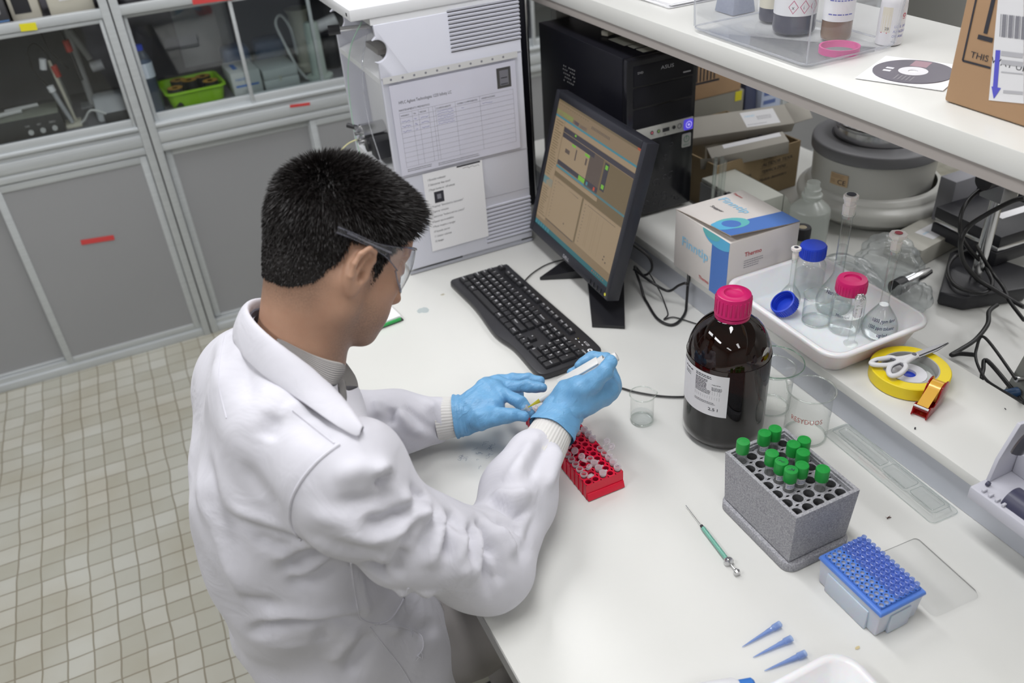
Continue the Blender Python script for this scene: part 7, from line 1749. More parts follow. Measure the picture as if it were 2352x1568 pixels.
tc_ = n_.new('ShaderNodeTexCoord'); l_.new(tc_.outputs['Object'], ns_.inputs['Vector'])
mr_ = n_.new('ShaderNodeMapRange'); mr_.inputs[1].default_value = 0.3; mr_.inputs[2].default_value = 0.7; mr_.inputs[3].default_value = 0.45; mr_.inputs[4].default_value = 1.0
l_.new(ns_.outputs['Fac'], mr_.inputs[0])
mu_ = n_.new('ShaderNodeMath'); mu_.operation = 'MULTIPLY'; l_.new(at_.outputs['Fac'], mu_.inputs[0]); l_.new(mr_.outputs[0], mu_.inputs[1])
mx_ = n_.new('ShaderNodeMix'); mx_.data_type = 'RGBA'; mx_.inputs[7].default_value = (0.13, 0.088, 0.065, 1)
src_ = b_.inputs['Base Color'].links[0].from_socket
l_.new(src_, mx_.inputs[6]); l_.new(mu_.outputs[0], mx_.inputs[0]); l_.new(mx_.outputs[2], b_.inputs['Base Color'])
m_hair = mat('hair_black', (0.009, 0.0065, 0.006), 0.5, Specular_IOR_Level=0.4)
m_glove = mat('nitrile_blue', (0.15, 0.37, 0.62), 0.42, Subsurface_Weight=0.05, Subsurface_Scale=0.004)
n_, l_, b_ = nodes(m_glove)
tcg = n_.new('ShaderNodeTexCoord'); wv = n_.new('ShaderNodeTexNoise'); wv.inputs['Scale'].default_value = 70; wv.inputs['Detail'].default_value = 3; wv.inputs['Distortion'].default_value = 1.2
mpg = n_.new('ShaderNodeMapping'); mpg.inputs['Scale'].default_value = (1, 2.2, 0.6); l_.new(tcg.outputs['Object'], mpg.inputs[0]); l_.new(mpg.outputs[0], wv.inputs['Vector'])
bpg = n_.new('ShaderNodeBump'); bpg.inputs['Strength'].default_value = 0.55; bpg.inputs['Distance'].default_value = 0.003
l_.new(wv.outputs['Fac'], bpg.inputs['Height']); l_.new(bpg.outputs[0], b_.inputs['Normal'])
m_knit = mat('knit_cuff', (0.66, 0.65, 0.63), 0.95)
person = thing('person', 'person in a white lab coat, blue gloves and clear goggles, seated and pipetting', 'person', (-0.05, 1.0, 0.0))
PI_ = person.matrix_world.inverted(); PO = np.array(person.location)
def A3(p): return np.array(tuple(p), float)
# joints (world)
SR = np.array([0.118, 0.818, 1.050]); SL = np.array([0.060, 1.135, 1.035])
ER = np.array([0.282, 0.802, 0.828]); EL = np.array([0.190, 1.205, 0.820])
WR = A3(PD(1268, 978, 1.44)); WL = A3(PD(1048, 958, 1.535))
HEAD = Vector((0.190, 1.035, 1.232)); HR = Matrix.Rotation(R(9), 4, 'Z') @ Matrix.Rotation(R(33), 4, 'Y') @ Matrix.Rotation(R(-10), 4, 'X')
HM = Matrix.Translation(HEAD) @ HR
def H(x, y, z): return A3(HM @ Vector((x, y, z)))
NB = np.array([0.128, 1.012, 1.125])        # base of the neck
# ---- lab coat: one continuous cloth body with sleeves
f = Field((-0.32, 0.62, 0.462), (0.60, 1.46, 1.26), 0.0052)
rl = Matrix.Rotation(R(18), 4, 'Y')
f.ell((0.062, 1.000, 0.985), (0.118, 0.175, 0.155), 0.0, rot=rl)
f.ell((0.042, 1.005, 0.82), (0.143, 0.175, 0.18), 0.09, rot=Matrix.Rotation(R(8), 4, 'Y'))
f.ell((0.068, 1.0, 0.63), (0.145, 0.185, 0.17), 0.09)
f.ell((0.070, 1.01, 1.065), (0.082, 0.150, 0.075), 0.05, rot=rl)
f.cone(SR + (-0.012, 0.02, 0.0), SL + (-0.012, -0.02, 0.0), 0.062, 0.062, 0.05)
f.cone(NB + (-0.03, 0, -0.05), NB + (-0.008, 0, 0.008), 0.085, 0.072, 0.05)
f.cone((0.085, 1.0, 0.60), (0.110, 1.0, 0.40), 0.140, 0.140, 0.06)
f.chain([SR, (SR + ER) / 2 + (-0.016, -0.016, -0.020), ER], [0.070, 0.059, 0.058], 0.045, 0.025)
f.cone(SR + (-0.005, -0.008, -0.050), ER + (-0.028, -0.008, 0.0), 0.052, 0.052, 0.05)
f.chain([ER, ER * .55 + WR * .45 + (0, 0, 0.004), WR + (ER - WR) * 0.30], [0.060, 0.056, 0.046], 0.022, 0.02)
f.chain([SL, (SL + EL) / 2 + (-0.012, 0.004, -0.015), EL], [0.066, 0.056, 0.050], 0.045, 0.03)
f.chain([EL, EL * .5 + WL * .5 + (0, 0, 0.004), WL + (EL - WL) * 0.22], [0.055, 0.055, 0.045], 0.022, 0.02)
# skirt of the coat over the thighs
f.cone((0.05, 0.91, 0.575), (0.135, 0.90, 0.575), 0.105, 0.095, 0.05)
f.cone((0.05, 1.09, 0.575), (0.135, 1.11, 0.575), 0.105, 0.095, 0.05)
# neck opening
f.cone(NB + (0.008, 0, -0.02), H(-0.01, 0, -0.07), 0.058, 0.066, 0.008, 's')
f.cone(NB + (0.02, 0, -0.02), (0.215, 1.005, 0.97), 0.040, 0.03, 0.02, 's')
CV, CF = f.mesh(2)
CN = vnormals(CV, CF)
coat_bvh = BVHTree.FromPolygons([tuple(v) for v in CV], [tuple(q) for q in CF.tolist()])
def SURF(u, v, off=0.0):
    d = ray(u, v).normalized(); h = coat_bvh.ray_cast(CAM, d)
    if h[0] is None: return None
    return h[0] + h[1] * off if h[1].dot(d) < 0 else h[0] - h[1] * off
def pl(pts, off=0.0):
    q = []
    for i in range(len(pts) - 1):
        for k in range(6):
            t = k / 6; q.append((pts[i][0] * (1 - t) + pts[i + 1][0] * t, pts[i][1] * (1 - t) + pts[i + 1][1] * t))
    q.append(pts[-1]); out = []
    for u, v in q:
        p = SURF(u, v, off)
        if p is not None and (not out or (p - out[-1]).length < 0.08): out.append(p)
    return out
folds = [   # pixel polyline on the cloth, amplitude (m, negative = valley), width (m)
    ([(870, 1114), (885, 1100), (903, 1084)], -0.014, 0.009), ([(860, 1096), (880, 1082), (895, 1070)], 0.007, 0.009),
    ([(767, 1163), (830, 1158), (886, 1144), (905, 1115)], -0.006, 0.011), ([(760, 1100), (830, 1075), (890, 1080), (915, 1100)], 0.006, 0.014),
    ([(825, 1203), (875, 1211), (936, 1182), (989, 1142)], -0.010, 0.010), ([(770, 1225), (860, 1235), (930, 1215), (975, 1180), (1003, 1140)], 0.008, 0.012),
    ([(924, 1256), (951, 1213), (985, 1172)], -0.007, 0.008), ([(900, 1328), (914, 1290), (930, 1265)], -0.007, 0.010), ([(880, 1300), (893, 1260), (920, 1235)], 0.005, 0.010),
    ([(1026, 1290), (1030, 1250), (1036, 1200), (1050, 1172)], -0.010, 0.009), ([(985, 1310), (1000, 1260), (1015, 1210), (1020, 1160)], 0.008, 0.012),
    ([(1060, 1330), (1064, 1270), (1072, 1210)], 0.008, 0.012), ([(1080, 1300), (1085, 1250), (1090, 1205)], -0.006, 0.008),
    ([(1106, 1190), (1113, 1220), (1122, 1290), (1128, 1375)], -0.013, 0.008), ([(1100, 1190), (1125, 1240), (1142, 1280)], -0.009, 0.007),
    ([(1108, 1195), (1098, 1260), (1082, 1350)], 0.006, 0.008), ([(1095, 1190), (1075, 1250), (1050, 1320)], -0.005, 0.007), ([(1128, 1230), (1150, 1300), (1150, 1350)], -0.006, 0.008), ([(1118, 1180), (1160, 1215), (1195, 1255)], -0.007, 0.007),
    ([(955, 1110), (975, 1130), (1000, 1140)], -0.006, 0.008), ([(925, 1130), (955, 1165), (990, 1185)], 0.006, 0.010), ([(1010, 1150), (1000, 1200), (960, 1290)], -0.006, 0.008), ([(1050, 1165), (1060, 1200), (1062, 1230)], -0.006, 0.007),
    ([(710, 1180), (790, 1200), (860, 1215)], 0.004, 0.012), ([(700, 1215), (780, 1250), (860, 1275)], -0.003, 0.012),
    ([(1135, 1210), (1165, 1240), (1185, 1270)], 0.007, 0.010), ([(1140, 1195), (1175, 1205), (1205, 1225)], -0.006, 0.008),
    ([(1120, 1152), (1150, 1158), (1188, 1178), (1234, 1163)], -0.010, 0.009), ([(1130, 1135), (1175, 1140), (1225, 1130)], 0.008, 0.012),
    ([(1165, 1110), (1200, 1050), (1230, 1010)], 0.006, 0.013), ([(1215, 1100), (1235, 1050), (1262, 1005)], -0.005, 0.010), ([(1262, 1120), (1280, 1060), (1290, 1010)], 0.006, 0.012),
    ([(1180, 1300), (1220, 1240), (1250, 1180)], -0.004, 0.012),
    ([(503, 1188), (568, 1218), (645, 1232), (706, 1240)], -0.006, 0.012), ([(520, 1165), (600, 1195), (680, 1215)], 0.004, 0.012),
    ([(565, 1241), (630, 1262), (683, 1268)], -0.006, 0.010), ([(641, 1320), (691, 1287), (740, 1262)], -0.008, 0.012), ([(655, 1345), (720, 1330), (770, 1290)], -0.007, 0.012),
    ([(630, 1298), (690, 1262), (720, 1250)], 0.005, 0.010), ([(660, 1335), (720, 1310), (760, 1275)], 0.006, 0.010),
    ([(576, 1450), (620, 1436), (668, 1426), (783, 1411), (825, 1418)], -0.010, 0.009), ([(580, 1430), (668, 1408), (783, 1395), (820, 1400)], 0.006, 0.013),
    ([(549, 1376), (590, 1384), (640, 1392)], -0.005, 0.010), ([(798, 1560), (825, 1500), (855, 1450)], -0.008, 0.012), ([(735, 1480), (745, 1440), (760, 1425)], -0.006, 0.010),
    ([(1000, 1440), (960, 1450), (900, 1440)], -0.006, 0.010), ([(760, 1530), (790, 1480), (815, 1440)], 0.006, 0.012),
    ([(641, 958), (628, 985), (618, 1010)], -0.007, 0.012), ([(660, 935), (690, 950), (740, 975)], 0.005, 0.012), ([(690, 940), (720, 985), (760, 1010)], -0.004, 0.012),
    ([(852, 1300), (862, 1350), (876, 1405)], -0.020, 0.014), ([(822, 1320), (828, 1370), (838, 1410)], 0.004, 0.007), ([(925, 1360), (915, 1390), (890, 1420)], 0.006, 0.008),
    ([(985, 1360), (970, 1400), (950, 1440)], 0.006, 0.012), ([(880, 1438), (930, 1446), (965, 1460)], 0.006, 0.007),
    ([(560, 800), (560, 860), (590, 930)], -0.003, 0.012), ([(505, 770), (500, 830), (520, 920)], 0.003, 0.015),
    ([(450, 1060), (470, 1160), (510, 1270), (560, 1380)], 0.004, 0.013), ([(470, 1040), (495, 1150), (540, 1270)], -0.004, 0.013),
    ([(560, 1060), (600, 1120), (650, 1170)], -0.003, 0.014),
    ([(896, 930), (896, 960), (890, 1000)], -0.008, 0.009), ([(915, 935), (930, 960), (950, 985), (1000, 1005)], 0.007, 0.011), ([(925, 925), (960, 960), (1010, 1008)], -0.005, 0.008),
    ([(842, 900), (846, 930), (842, 985)], -0.008, 0.008), ([(865, 915), (870, 950), (862, 1000)], 0.006, 0.010), ([(985, 910), (1000, 950), (1020, 1000)], 0.006, 0.010), ([(990, 935), (1005, 975), (1015, 1005)], -0.005, 0.008),
]
disp = np.zeros(len(CV))
def smooth_scalar(d, it):
    for _ in range(it):
        A = np.zeros(len(d)); N_ = np.zeros(len(d))
        for i in range(4):
            a, c = CF[:, i], CF[:, (i + 1) % 4]
            np.add.at(A, a, d[c]); np.add.at(N_, a, 1); np.add.at(A, c, d[a]); np.add.at(N_, c, 1)
        d = 0.5 * d + 0.5 * A / np.maximum(N_, 1)
    return d
for px_, amp, wd in folds:
    q = pl(px_)
    if len(q) < 2: continue
    q = np.array([tuple(x) for x in q])
    m = ((CV > q.min(0) - 0.05) & (CV < q.max(0) + 0.05)).all(1)
    d, t_ = seg_dist(CV[m], q)
    fade = np.clip(np.minimum(t_, 1 - t_) * 5, 0.0, 1) * 0.85 + 0.15
    disp[m] += amp * 1.7 * np.exp(-(d / wd) ** 2) * fade
disp = smooth_scalar(disp, 1)
rng = np.random.RandomState(4)
for _ in range(26):      # soft all-over crumple
    k = rng.normal(size=3); k /= np.linalg.norm(k); fr_ = rng.uniform(18, 75)
    disp += 0.0017 * (30 / fr_) * np.sin(CV @ k * fr_ + rng.uniform(0, 6) + 1.3 * np.sin(CV @ rng.normal(size=3) * 12))
dn = (CV[:, 2] < 0.775) & (CV[:, 0] > 0.22); disp[dn] = 0
CV2 = CV + CN * disp[:, None]
inb = (CV2[:, 0] > 0.246) & (CV2[:, 2] < DZ + 0.0025) & (CV2[:, 2] > 0.69) & (CV2[:, 1] < 1.5)
CV2[inb, 2] = DZ + 0.0025     # sleeves lie on the bench top
# open the cloth round the neck (the collar covers its edge)
cfc = CV2[CF].mean(1); nax = (A3(HEAD) - NB); nax /= np.linalg.norm(nax); rel = cfc - NB; ht = rel @ nax; rad = np.linalg.norm(rel - ht[:, None] * nax, axis=1)
CFk = CF[~((rad < np.where(cfc[:, 0] > NB[0] + 0.02, 0.086, 0.079)) & (ht > -0.03 + 0.018 * (cfc[:, 0] < NB[0] + 0.02)))]
ed_ = {}
for q_ in CFk:
    for i in range(4):
        e_2 = (int(q_[i]), int(q_[(i + 1) % 4])); k_2 = (min(e_2), max(e_2)); ed_[k_2] = ed_.get(k_2, 0) + 1
nb_ = {}
for (a, c), n_2 in ed_.items():
    if n_2 == 1 and CV2[a][2] > 0.8: nb_.setdefault(a, []).append(c); nb_.setdefault(c, []).append(a)
ks_ = list(nb_)
for _ in range(14):     # even out the cut edge
    new = {k: (CV2[k] + sum(CV2[j] for j in nb_[k])) / (1 + len(nb_[k])) for k in ks_}
    for k in ks_: CV2[k] = new[k]
coat = np_mesh('lab_coat', CV2 - PO, CFk, [m_coat], person)
# ---- shirt under the open coat front
f = Field((-0.08, 0.84, 0.84), (0.26, 1.18, 1.14), 0.006)
f.ell((0.086, 1.0, 0.985), (0.074, 0.115, 0.106), 0.0, rot=rl)
f.cone(NB + (-0.012, 0, -0.020), NB + (-0.01, 0, -0.07), 0.050, 0.066, 0.03)
UV_, UF_ = f.mesh(1)
np_mesh('shirt', UV_ - PO, UF_, [mat('shirt_cloth', (0.24, 0.23, 0.22), 0.9)], person)
# ---- trousers
f = Field((-0.22, 0.74, 0.03), (0.60, 1.26, 0.72), 0.006)
for sy in (0.905, 1.10):
    f.cone((0.07, sy, 0.56), (0.42, sy - 0.005, 0.555), 0.092, 0.070, 0.03)
    f.cone((0.42, sy - 0.005, 0.555), (0.40, sy, 0.11), 0.070, 0.052, 0.02)
TV, TF = f.mesh(1); TN = vnormals(TV, TF)
dd = np.zeros(len(TV))
for _ in range(18):
    k = rng.normal(size=3); k /= np.linalg.norm(k); fr_ = rng.uniform(25, 80)
    dd += 0.003 * (30 / fr_) * np.sin(TV @ k * fr_ + rng.uniform(0, 6) + 1.5 * np.sin(TV @ rng.normal(size=3) * 14))
np_mesh('trousers', TV + TN * dd[:, None] - PO, TF, [m_trous], person)
for sy in (0.905, 1.10):
    b = B().prism([(0.33, sy - 0.045), (0.40, sy - 0.05), (0.52, sy - 0.045), (0.585, sy - 0.02), (0.60, sy + 0.01), (0.57, sy + 0.04), (0.40, sy + 0.045), (0.33, sy + 0.04)], 0.001, 0.028, bev=0.004)
    b.prism([(0.335, sy - 0.04), (0.42, sy - 0.042), (0.50, sy - 0.038), (0.58, sy - 0.012), (0.58, sy + 0.02), (0.42, sy + 0.038), (0.335, sy + 0.035)], 0.028, 0.062, bev=0.015)
    b.build('shoe', m_black, person, M=Matrix.Translation(-person.location))
# ---- head, neck
f = Field(tuple(HEAD - Vector((0.18, 0.13, 0.22))), tuple(HEAD + Vector((0.17, 0.15, 0.17))), 0.0021)
def E_(c, r, k=0.02, op='u', rot=None): f.ell(H(*c), r, k, op, HR if rot is None else HR @ rot)
def K_(a, b, ra, rb, k=0.01, op='u'): f.cone(H(*a), H(*b), ra, rb, k, op)
E_((-0.003, 0, 0.043), (0.089, 0.075, 0.084), 0)
E_((-0.029, 0, 0.033), (0.060, 0.066, 0.062), 0.03)
E_((0.038, 0, 0.042), (0.062, 0.064, 0.060), 0.03)
E_((0.034, 0, -0.030), (0.058, 0.054, 0.066), 0.03)
for s_ in (-1, 1):
    K_((0.002, s_ * 0.050, -0.050), (0.062, s_ * 0.018, -0.086), 0.017, 0.016, 0.02)     # jaw line
    K_((0.002, s_ * 0.056, -0.005), (0.004, s_ * 0.050, -0.050), 0.016, 0.016, 0.02)
    E_((0.056, s_ * 0.042, -0.014), (0.024, 0.020, 0.020), 0.02)                           # cheekbone
    K_((0.088, s_ * 0.010, 0.034), (0.070, s_ * 0.044, 0.036), 0.010, 0.009, 0.012)        # brow
    E_((0.094, s_ * 0.032, 0.012), (0.013, 0.017, 0.012), 0.012, 's')                      # socket
    E_((0.078, s_ * 0.032, 0.013), (0.0125, 0.0145, 0.0125), 0.005)                        # lid over the eyeball
    K_((0.090, s_ * 0.020, 0.0085), (0.084, s_ * 0.044, 0.0085), 0.0022, 0.0018, 0.003)    # lower lid edge
    E_((0.101, s_ * 0.014, -0.031), (0.011, 0.008, 0.008), 0.006)                          # nostril wing
    E_((0.104, s_ * 0.008, -0.040), (0.005, 0.004, 0.005), 0.003, 's')
E_((0.068, 0, -0.087), (0.023, 0.026, 0.019), 0.02)                                         # chin
E_((0.066, 0, -0.054), (0.031, 0.030, 0.028), 0.02)
for s_ in (-1, 1): E_((0.050, s_ * 0.030, -0.052), (0.032, 0.026, 0.036), 0.02)
K_((0.093, 0, 0.026), (0.108, 0, -0.026), 0.0075, 0.0098, 0.012)                            # nose
K_((0.091, -0.018, -0.061), (0.096, 0, -0.057), 0.0045, 0.0058, 0.006); K_((0.096, 0, -0.057), (0.091, 0.018, -0.061), 0.0058, 0.0045, 0.006)
K_((0.090, -0.016, -0.068), (0.094, 0, -0.070), 0.0048, 0.0066, 0.006); K_((0.094, 0, -0.070), (0.090, 0.016, -0.068), 0.0066, 0.0048, 0.006)
K_((0.101, -0.022, -0.0640), (0.101, 0.022, -0.0640), 0.0022, 0.0022, 0.003, 's')
# neck
f.cone(H(-0.028, 0, -0.030), NB + (-0.012, 0, 0.0), 0.052, 0.053, 0.03)
f.cone(H(-0.036, 0, -0.01), NB + (-0.014, 0, 0.0), 0.042, 0.046, 0.03)
f.cone(NB + (-0.012, 0, 0.0), NB + (-0.02, 0, -0.06), 0.053, 0.062, 0.02)
for s_ in (-1, 1): f.cone(H(-0.015, s_ * 0.060, -0.02), NB + (0.015, s_ * 0.02, -0.015), 0.011, 0.011, 0.03)
# ears
for s_ in (-1, 1):
    er = Matrix.Rotation(R(s_ * -9), 4, 'Z') @ Matrix.Rotation(R(10), 4, 'Y')
    def EP(x, y, z): return tuple((Matrix.Translation((-0.002, s_ * 0.0735, 0.0)) @ er @ Vector((x, s_ * y, z))))
    E_(EP(-0.006, 0.003, 0.002), (0.019, 0.0085, 0.031), 0.008, rot=er)
    E_(EP(-0.004, 0.0125, 0.004), (0.0135, 0.0090, 0.0225), 0.003, 's', rot=er)
    E_(EP(0.002, 0.008, -0.004), (0.0060, 0.0080, 0.0085), 0.003, 's', rot=er)
    pts = [(0.008, 0.004, 0.006), (0.009, 0.007, 0.020), (0.002, 0.010, 0.031), (-0.010, 0.012, 0.031), (-0.019, 0.012, 0.020), (-0.021, 0.011, 0.006), (-0.017, 0.009, -0.010), (-0.009, 0.006, -0.022)]
    for i in range(len(pts) - 1): K_(EP(*pts[i]), EP(*pts[i + 1]), 0.0038, 0.0038, 0.003)
    E_(EP(-0.001, 0.004, -0.026), (0.008, 0.0045, 0.009), 0.005, rot=er)
    E_(EP(0.010, 0.004, -0.004), (0.005, 0.004, 0.007), 0.005, rot=er)
    K_(EP(-0.004, 0.007, 0.022), EP(-0.011, 0.008, -0.004), 0.003, 0.003, 0.004)
    K_(EP(-0.011, 0.008, -0.004), EP(-0.003, 0.006, -0.016), 0.003, 0.003, 0.004)
SV, SF = f.mesh(1)
HRn = np.array(HR.to_3x3()); SLc = (SV - A3(HEAD)) @ HRn      # head-local coordinates of every vertex
def ss_(a, b, x): t = np.clip((x - a) / (b - a), 0, 1); return t * t * (3 - 2 * t)
X_, Y_, Z_ = SLc[:, 0], SLc[:, 1], SLc[:, 2]
st = ss_(-0.012, -0.050, Z_ + 0.30 * (X_ - 0.02)) * ss_(-0.012, 0.022, X_) * ss_(-0.150, -0.115, Z_)
st = np.maximum(st, 0.7 * ss_(0.006, 0.016, X_) * ss_(0.040, 0.026, X_) * ss_(-0.07, -0.01, Z_) * ss_(0.05, 0.02, Z_) * (np.abs(Y_) > 0.045))
st *= 1 - ((X_ > 0.094) & (np.abs(Y_) < 0.018) & (Z_ > -0.074) & (Z_ < -0.054))
nape = ss_(-0.085, -0.050, Z_) * ss_(-0.02, -0.05, X_) * 0.55      # short clipped hair fading down the neck
st = np.clip(np.maximum(st * 0.62, nape), 0, 1)
body = np_mesh('head_and_neck', SV - PO, SF, [m_skin], person)
if len(body.data.vertices) == len(st):
    at_ = body.data.attributes.new('stubble', 'FLOAT', 'POINT'); at_.data.foreach_set('value', st.astype(np.float32))
me_eye = mat('eye_white', (0.75, 0.72, 0.68), 0.2)
for s_ in (-1, 1):
    b = B(); bb = bmesh.new(); bmesh.ops.create_uvsphere(bb, u_segments=16, v_segments=10, radius=0.0118); b.bm(bb, None, 0)
    b.build('eyeball', me_eye, person, M=Matrix.Translation(-person.location) @ HM @ T(0.0800, s_ * 0.032, 0.0105))
# ---- hair: a close cap plus thousands of short tufts
def sstep(a, b, x): t = np.clip((x - a) / (b - a), 0, 1); return t * t * (3 - 2 * t)
def hair_amt(L):
    x, y, z = L[:, 0], L[:, 1], L[:, 2]; ay = np.abs(y)
    # lower boundary height of the hair as a function of x (front to back), on the side of the head
    xs = np.array([-0.13, -0.095, -0.070, -0.048, -0.034, -0.026, 0.006, 0.010, 0.030, 0.035, 0.055, 0.075, 0.088, 0.12])
    zs = np.array([-0.052, -0.052, -0.050, -0.034, -0.010, 0.030, 0.038, -0.030, -0.028, 0.026, 0.050, 0.062, 0.084, 0.090])
    zb = np.interp(x, xs, zs)
    zb = np.where((ay < 0.035) & (x > 0.03), np.maximum(zb, 0.080 - 0.0 * x), zb)
    return sstep(0.0, 0.010, z - zb)
f2 = Field(f.lo, f.lo + (np.array(f.n) - 1) * f.h, f.h)
f2.n = f.n; f2.ax = f.ax; f2.F = f.F
g = np.meshgrid(*f.ax, indexing='ij'); Lg = (np.stack([c.ravel() for c in g], 1) - A3(HEAD)) @ HRn
am = hair_amt(Lg); zz_ = Lg[:, 2]; xx_ = Lg[:, 0]
thick = (0.0015 + 0.008 * sstep(0.02, 0.11, zz_) + 0.005 * sstep(0.03, 0.09, xx_) * sstep(0.07, 0.1, zz_)) * am - 0.004 * (1 - am)
cran = Field(f.lo, f.lo + (np.array(f.n) - 1) * f.h, f.h); cran.n = f.n; cran.ax = f.ax
cran.F = np.full(f.n, 0.2, np.float32)
cran.ell(H(-0.003, 0, 0.043), (0.089, 0.075, 0.084), 0, rot=HR); cran.ell(H(-0.029, 0, 0.033), (0.060, 0.066, 0.062), 0.03, rot=HR); cran.ell(H(0.038, 0, 0.042), (0.062, 0.064, 0.060), 0.03, rot=HR)
cran.ell(H(0.034, 0, -0.030), (0.058, 0.054, 0.066), 0.03, rot=HR)
cran.cone(H(-0.028, 0, -0.030), NB + (-0.012, 0, 0.0), 0.052, 0.053, 0.03); cran.cone(H(-0.036, 0, -0.01), NB + (-0.014, 0, 0.0), 0.042, 0.046, 0.03)
far = (Lg[:, 2] < -0.07)
cran.F = (cran.F.ravel() - thick.astype(np.float32)).reshape(f.n); cran.F = np.where(far.reshape(f.n), 0.05, cran.F).astype(np.float32)
HV, HF = cran.mesh(1); HN = vnormals(HV, HF); HLc = (HV - A3(HEAD)) @ HRn
amv = hair_amt(HLc)
keep = amv[HF].min(1) > 0.06; HF = HF[keep]
hair = np_mesh('hair', HV - PO, HF, [m_hair], person)
b_v = []; b_f = []
cand = np.nonzero((amv > 0.12))[0]; sel = rng.choice(cand, 26000)
for i in sel:
    L = HLc[i]; a_ = amv[i]
    if rng.rand() > a_ * 1.1: continue
    n0 = HN[i]; nl = n0 @ HRn
    crown = np.array([-0.055, 0.0, 0.115]); dl = L - crown; dl = dl / (np.linalg.norm(dl) + 1e-6)
    flow = np.array([0.9, 0.0, 0.15]) * sstep(-0.02, 0.06, np.array([L[0]]))[0] * sstep(0.05, 0.10, np.array([L[2]]))[0] + dl * 0.8 + np.array([0, 0, -0.5]) * (L[2] < 0.07)
    up_ = 0.55 + 0.9 * sstep(0.07, 0.125, np.array([L[2]]))[0]
    d = flow + nl * up_ + rng.normal(size=3) * 0.22
    d = d / np.linalg.norm(d); dw = HRn @ d
    ln = (0.004 + 0.010 * sstep(-0.03, 0.10, np.array([L[2]]))[0] + 0.008 * sstep(0.05, 0.09, np.array([L[0]]))[0] * (L[2] > 0.06)) * rng.uniform(0.7, 1.25) * (0.5 + 0.5 * a_)
    wd = rng.uniform(0.0004, 0.0008)
    sd = np.cross(dw, rng.normal(size=3)); sd /= np.linalg.norm(sd) + 1e-9; s2 = np.cross(dw, sd)
    p0 = HV[i] - n0 * 0.001 + sd * rng.uniform(-.001, .001); p1 = p0 + dw * ln * 0.55 ; dd_ = dw + HRn @ (flow * 0.25); p2 = p0 + dd_ / np.linalg.norm(dd_) * ln
    o = len(b_v)
    b_v += [p0 + sd * wd, p0 - sd * wd * .5 + s2 * wd, p0 - sd * wd * .5 - s2 * wd, p1 + sd * wd * .7, p1 - sd * wd * .35 + s2 * wd * .7, p1 - sd * wd * .35 - s2 * wd * .7, p2]
    b_f += [(o, o + 1, o + 4, o + 3), (o + 1, o + 2, o + 5, o + 4), (o + 2, o, o + 3, o + 5), (o + 3, o + 4, o + 6), (o + 4, o + 5, o + 6), (o + 5, o + 3, o + 6)]
bb = B(); bb.v = [tuple(v - PO) for v in b_v]; bb.f = b_f; bb.mi = [0] * len(b_f)
bb.build('hair_tufts', m_hair, hair, smooth=60)
# eyebrows
eb = B()
for s_ in (-1, 1):
    for k in range(60):
        t_ = rng.rand(); p = Vector(H(0.099 - 0.020 * t_ * t_ * 1.1 - .001, s_ * (0.012 + 0.036 * t_), 0.0375 + rng.uniform(-0.003, 0.003)))
        d = HR.to_3x3() @ Vector((0.1, s_ * 0.8, 0.25)); eb.tube([p, p + d * 0.007], [0.0006, 0.0001], 3)
eb.build('eyebrows', m_hair, person, M=Matrix.Translation(-person.location))
# ---- gloves
m_glcuff = m_glove
def glove(spec, lo, hi):
    f = Field(lo, hi, 0.0016); spec(f); V, Fq = f.mesh(1); return V, Fq
def gmesh(f, nm):
    V, Fq = f.mesh(1); N = vnormals(V, Fq); d = np.zeros(len(V))
    rg = np.random.RandomState(3)
    for _ in range(14):
        k = rg.normal(size=3); k /= np.linalg.norm(k); fr_ = rg.uniform(90, 300)
        d += 0.00035 * np.sin(V @ k * fr_ + rg.uniform(0, 6) + 1.5 * np.sin(V @ rg.normal(size=3) * 50))
    return np_mesh(nm, V + N * d[:, None] - PO, Fq, [m_glove], person)
def D3(u, v, d): return A3(PD(u, v, d))
# left hand: seen from behind its thumb, fingers pointing to the right
f = Field(D3(1140, 915, 1.53) - 0.15, D3(1140, 915, 1.53) + 0.15, 0.0016)
f.cone(D3(1060, 958, 1.53), D3(1085, 945, 1.53), 0.034, 0.033, 0.01, sq=((0.2, 0.5, 0.8), 1.0))
f.cone(D3(1085, 945, 1.53), D3(1122, 905, 1.545), 0.033, 0.030, 0.012)
f.cone(D3(1095, 950, 1.52), D3(1132, 930, 1.52), 0.026, 0.022, 0.012)
f.cone(D3(1120, 893, 1.56), D3(1145, 887, 1.565), 0.022, 0.018, 0.012)
f.chain([D3(1108, 962, 1.50), D3(1140, 957, 1.485), D3(1175, 955, 1.475), D3(1203, 957, 1.475)], [0.019, 0.0150, 0.0125, 0.0098], 0.012, 0.004)    # thumb
f.chain([D3(1136, 893, 1.54), D3(1160, 905, 1.525), D3(1192, 922, 1.510), D3(1217, 947, 1.505)], [0.0150, 0.0122, 0.0115, 0.0092], 0.008, 0.003)   # index
f.chain([D3(1140, 881, 1.560), D3(1172, 886, 1.555), D3(1212, 886, 1.55), D3(1246, 891, 1.545)], [0.0145, 0.0122, 0.0110, 0.0088], 0.006, 0.003)  # middle
f.chain([D3(1146, 876, 1.585), D3(1176, 872, 1.585), D3(1212, 870, 1.585), D3(1241, 874, 1.58)], [0.0140, 0.0115, 0.0105, 0.0085], 0.006, 0.003)    # ring
f.chain([D3(1150, 885, 1.60), D3(1172, 892, 1.605), D3(1190, 905, 1.60), D3(1195, 922, 1.59)], [0.0125, 0.0105, 0.0095, 0.0080], 0.006, 0.003)    # little
gmesh(f, 'left_glove')
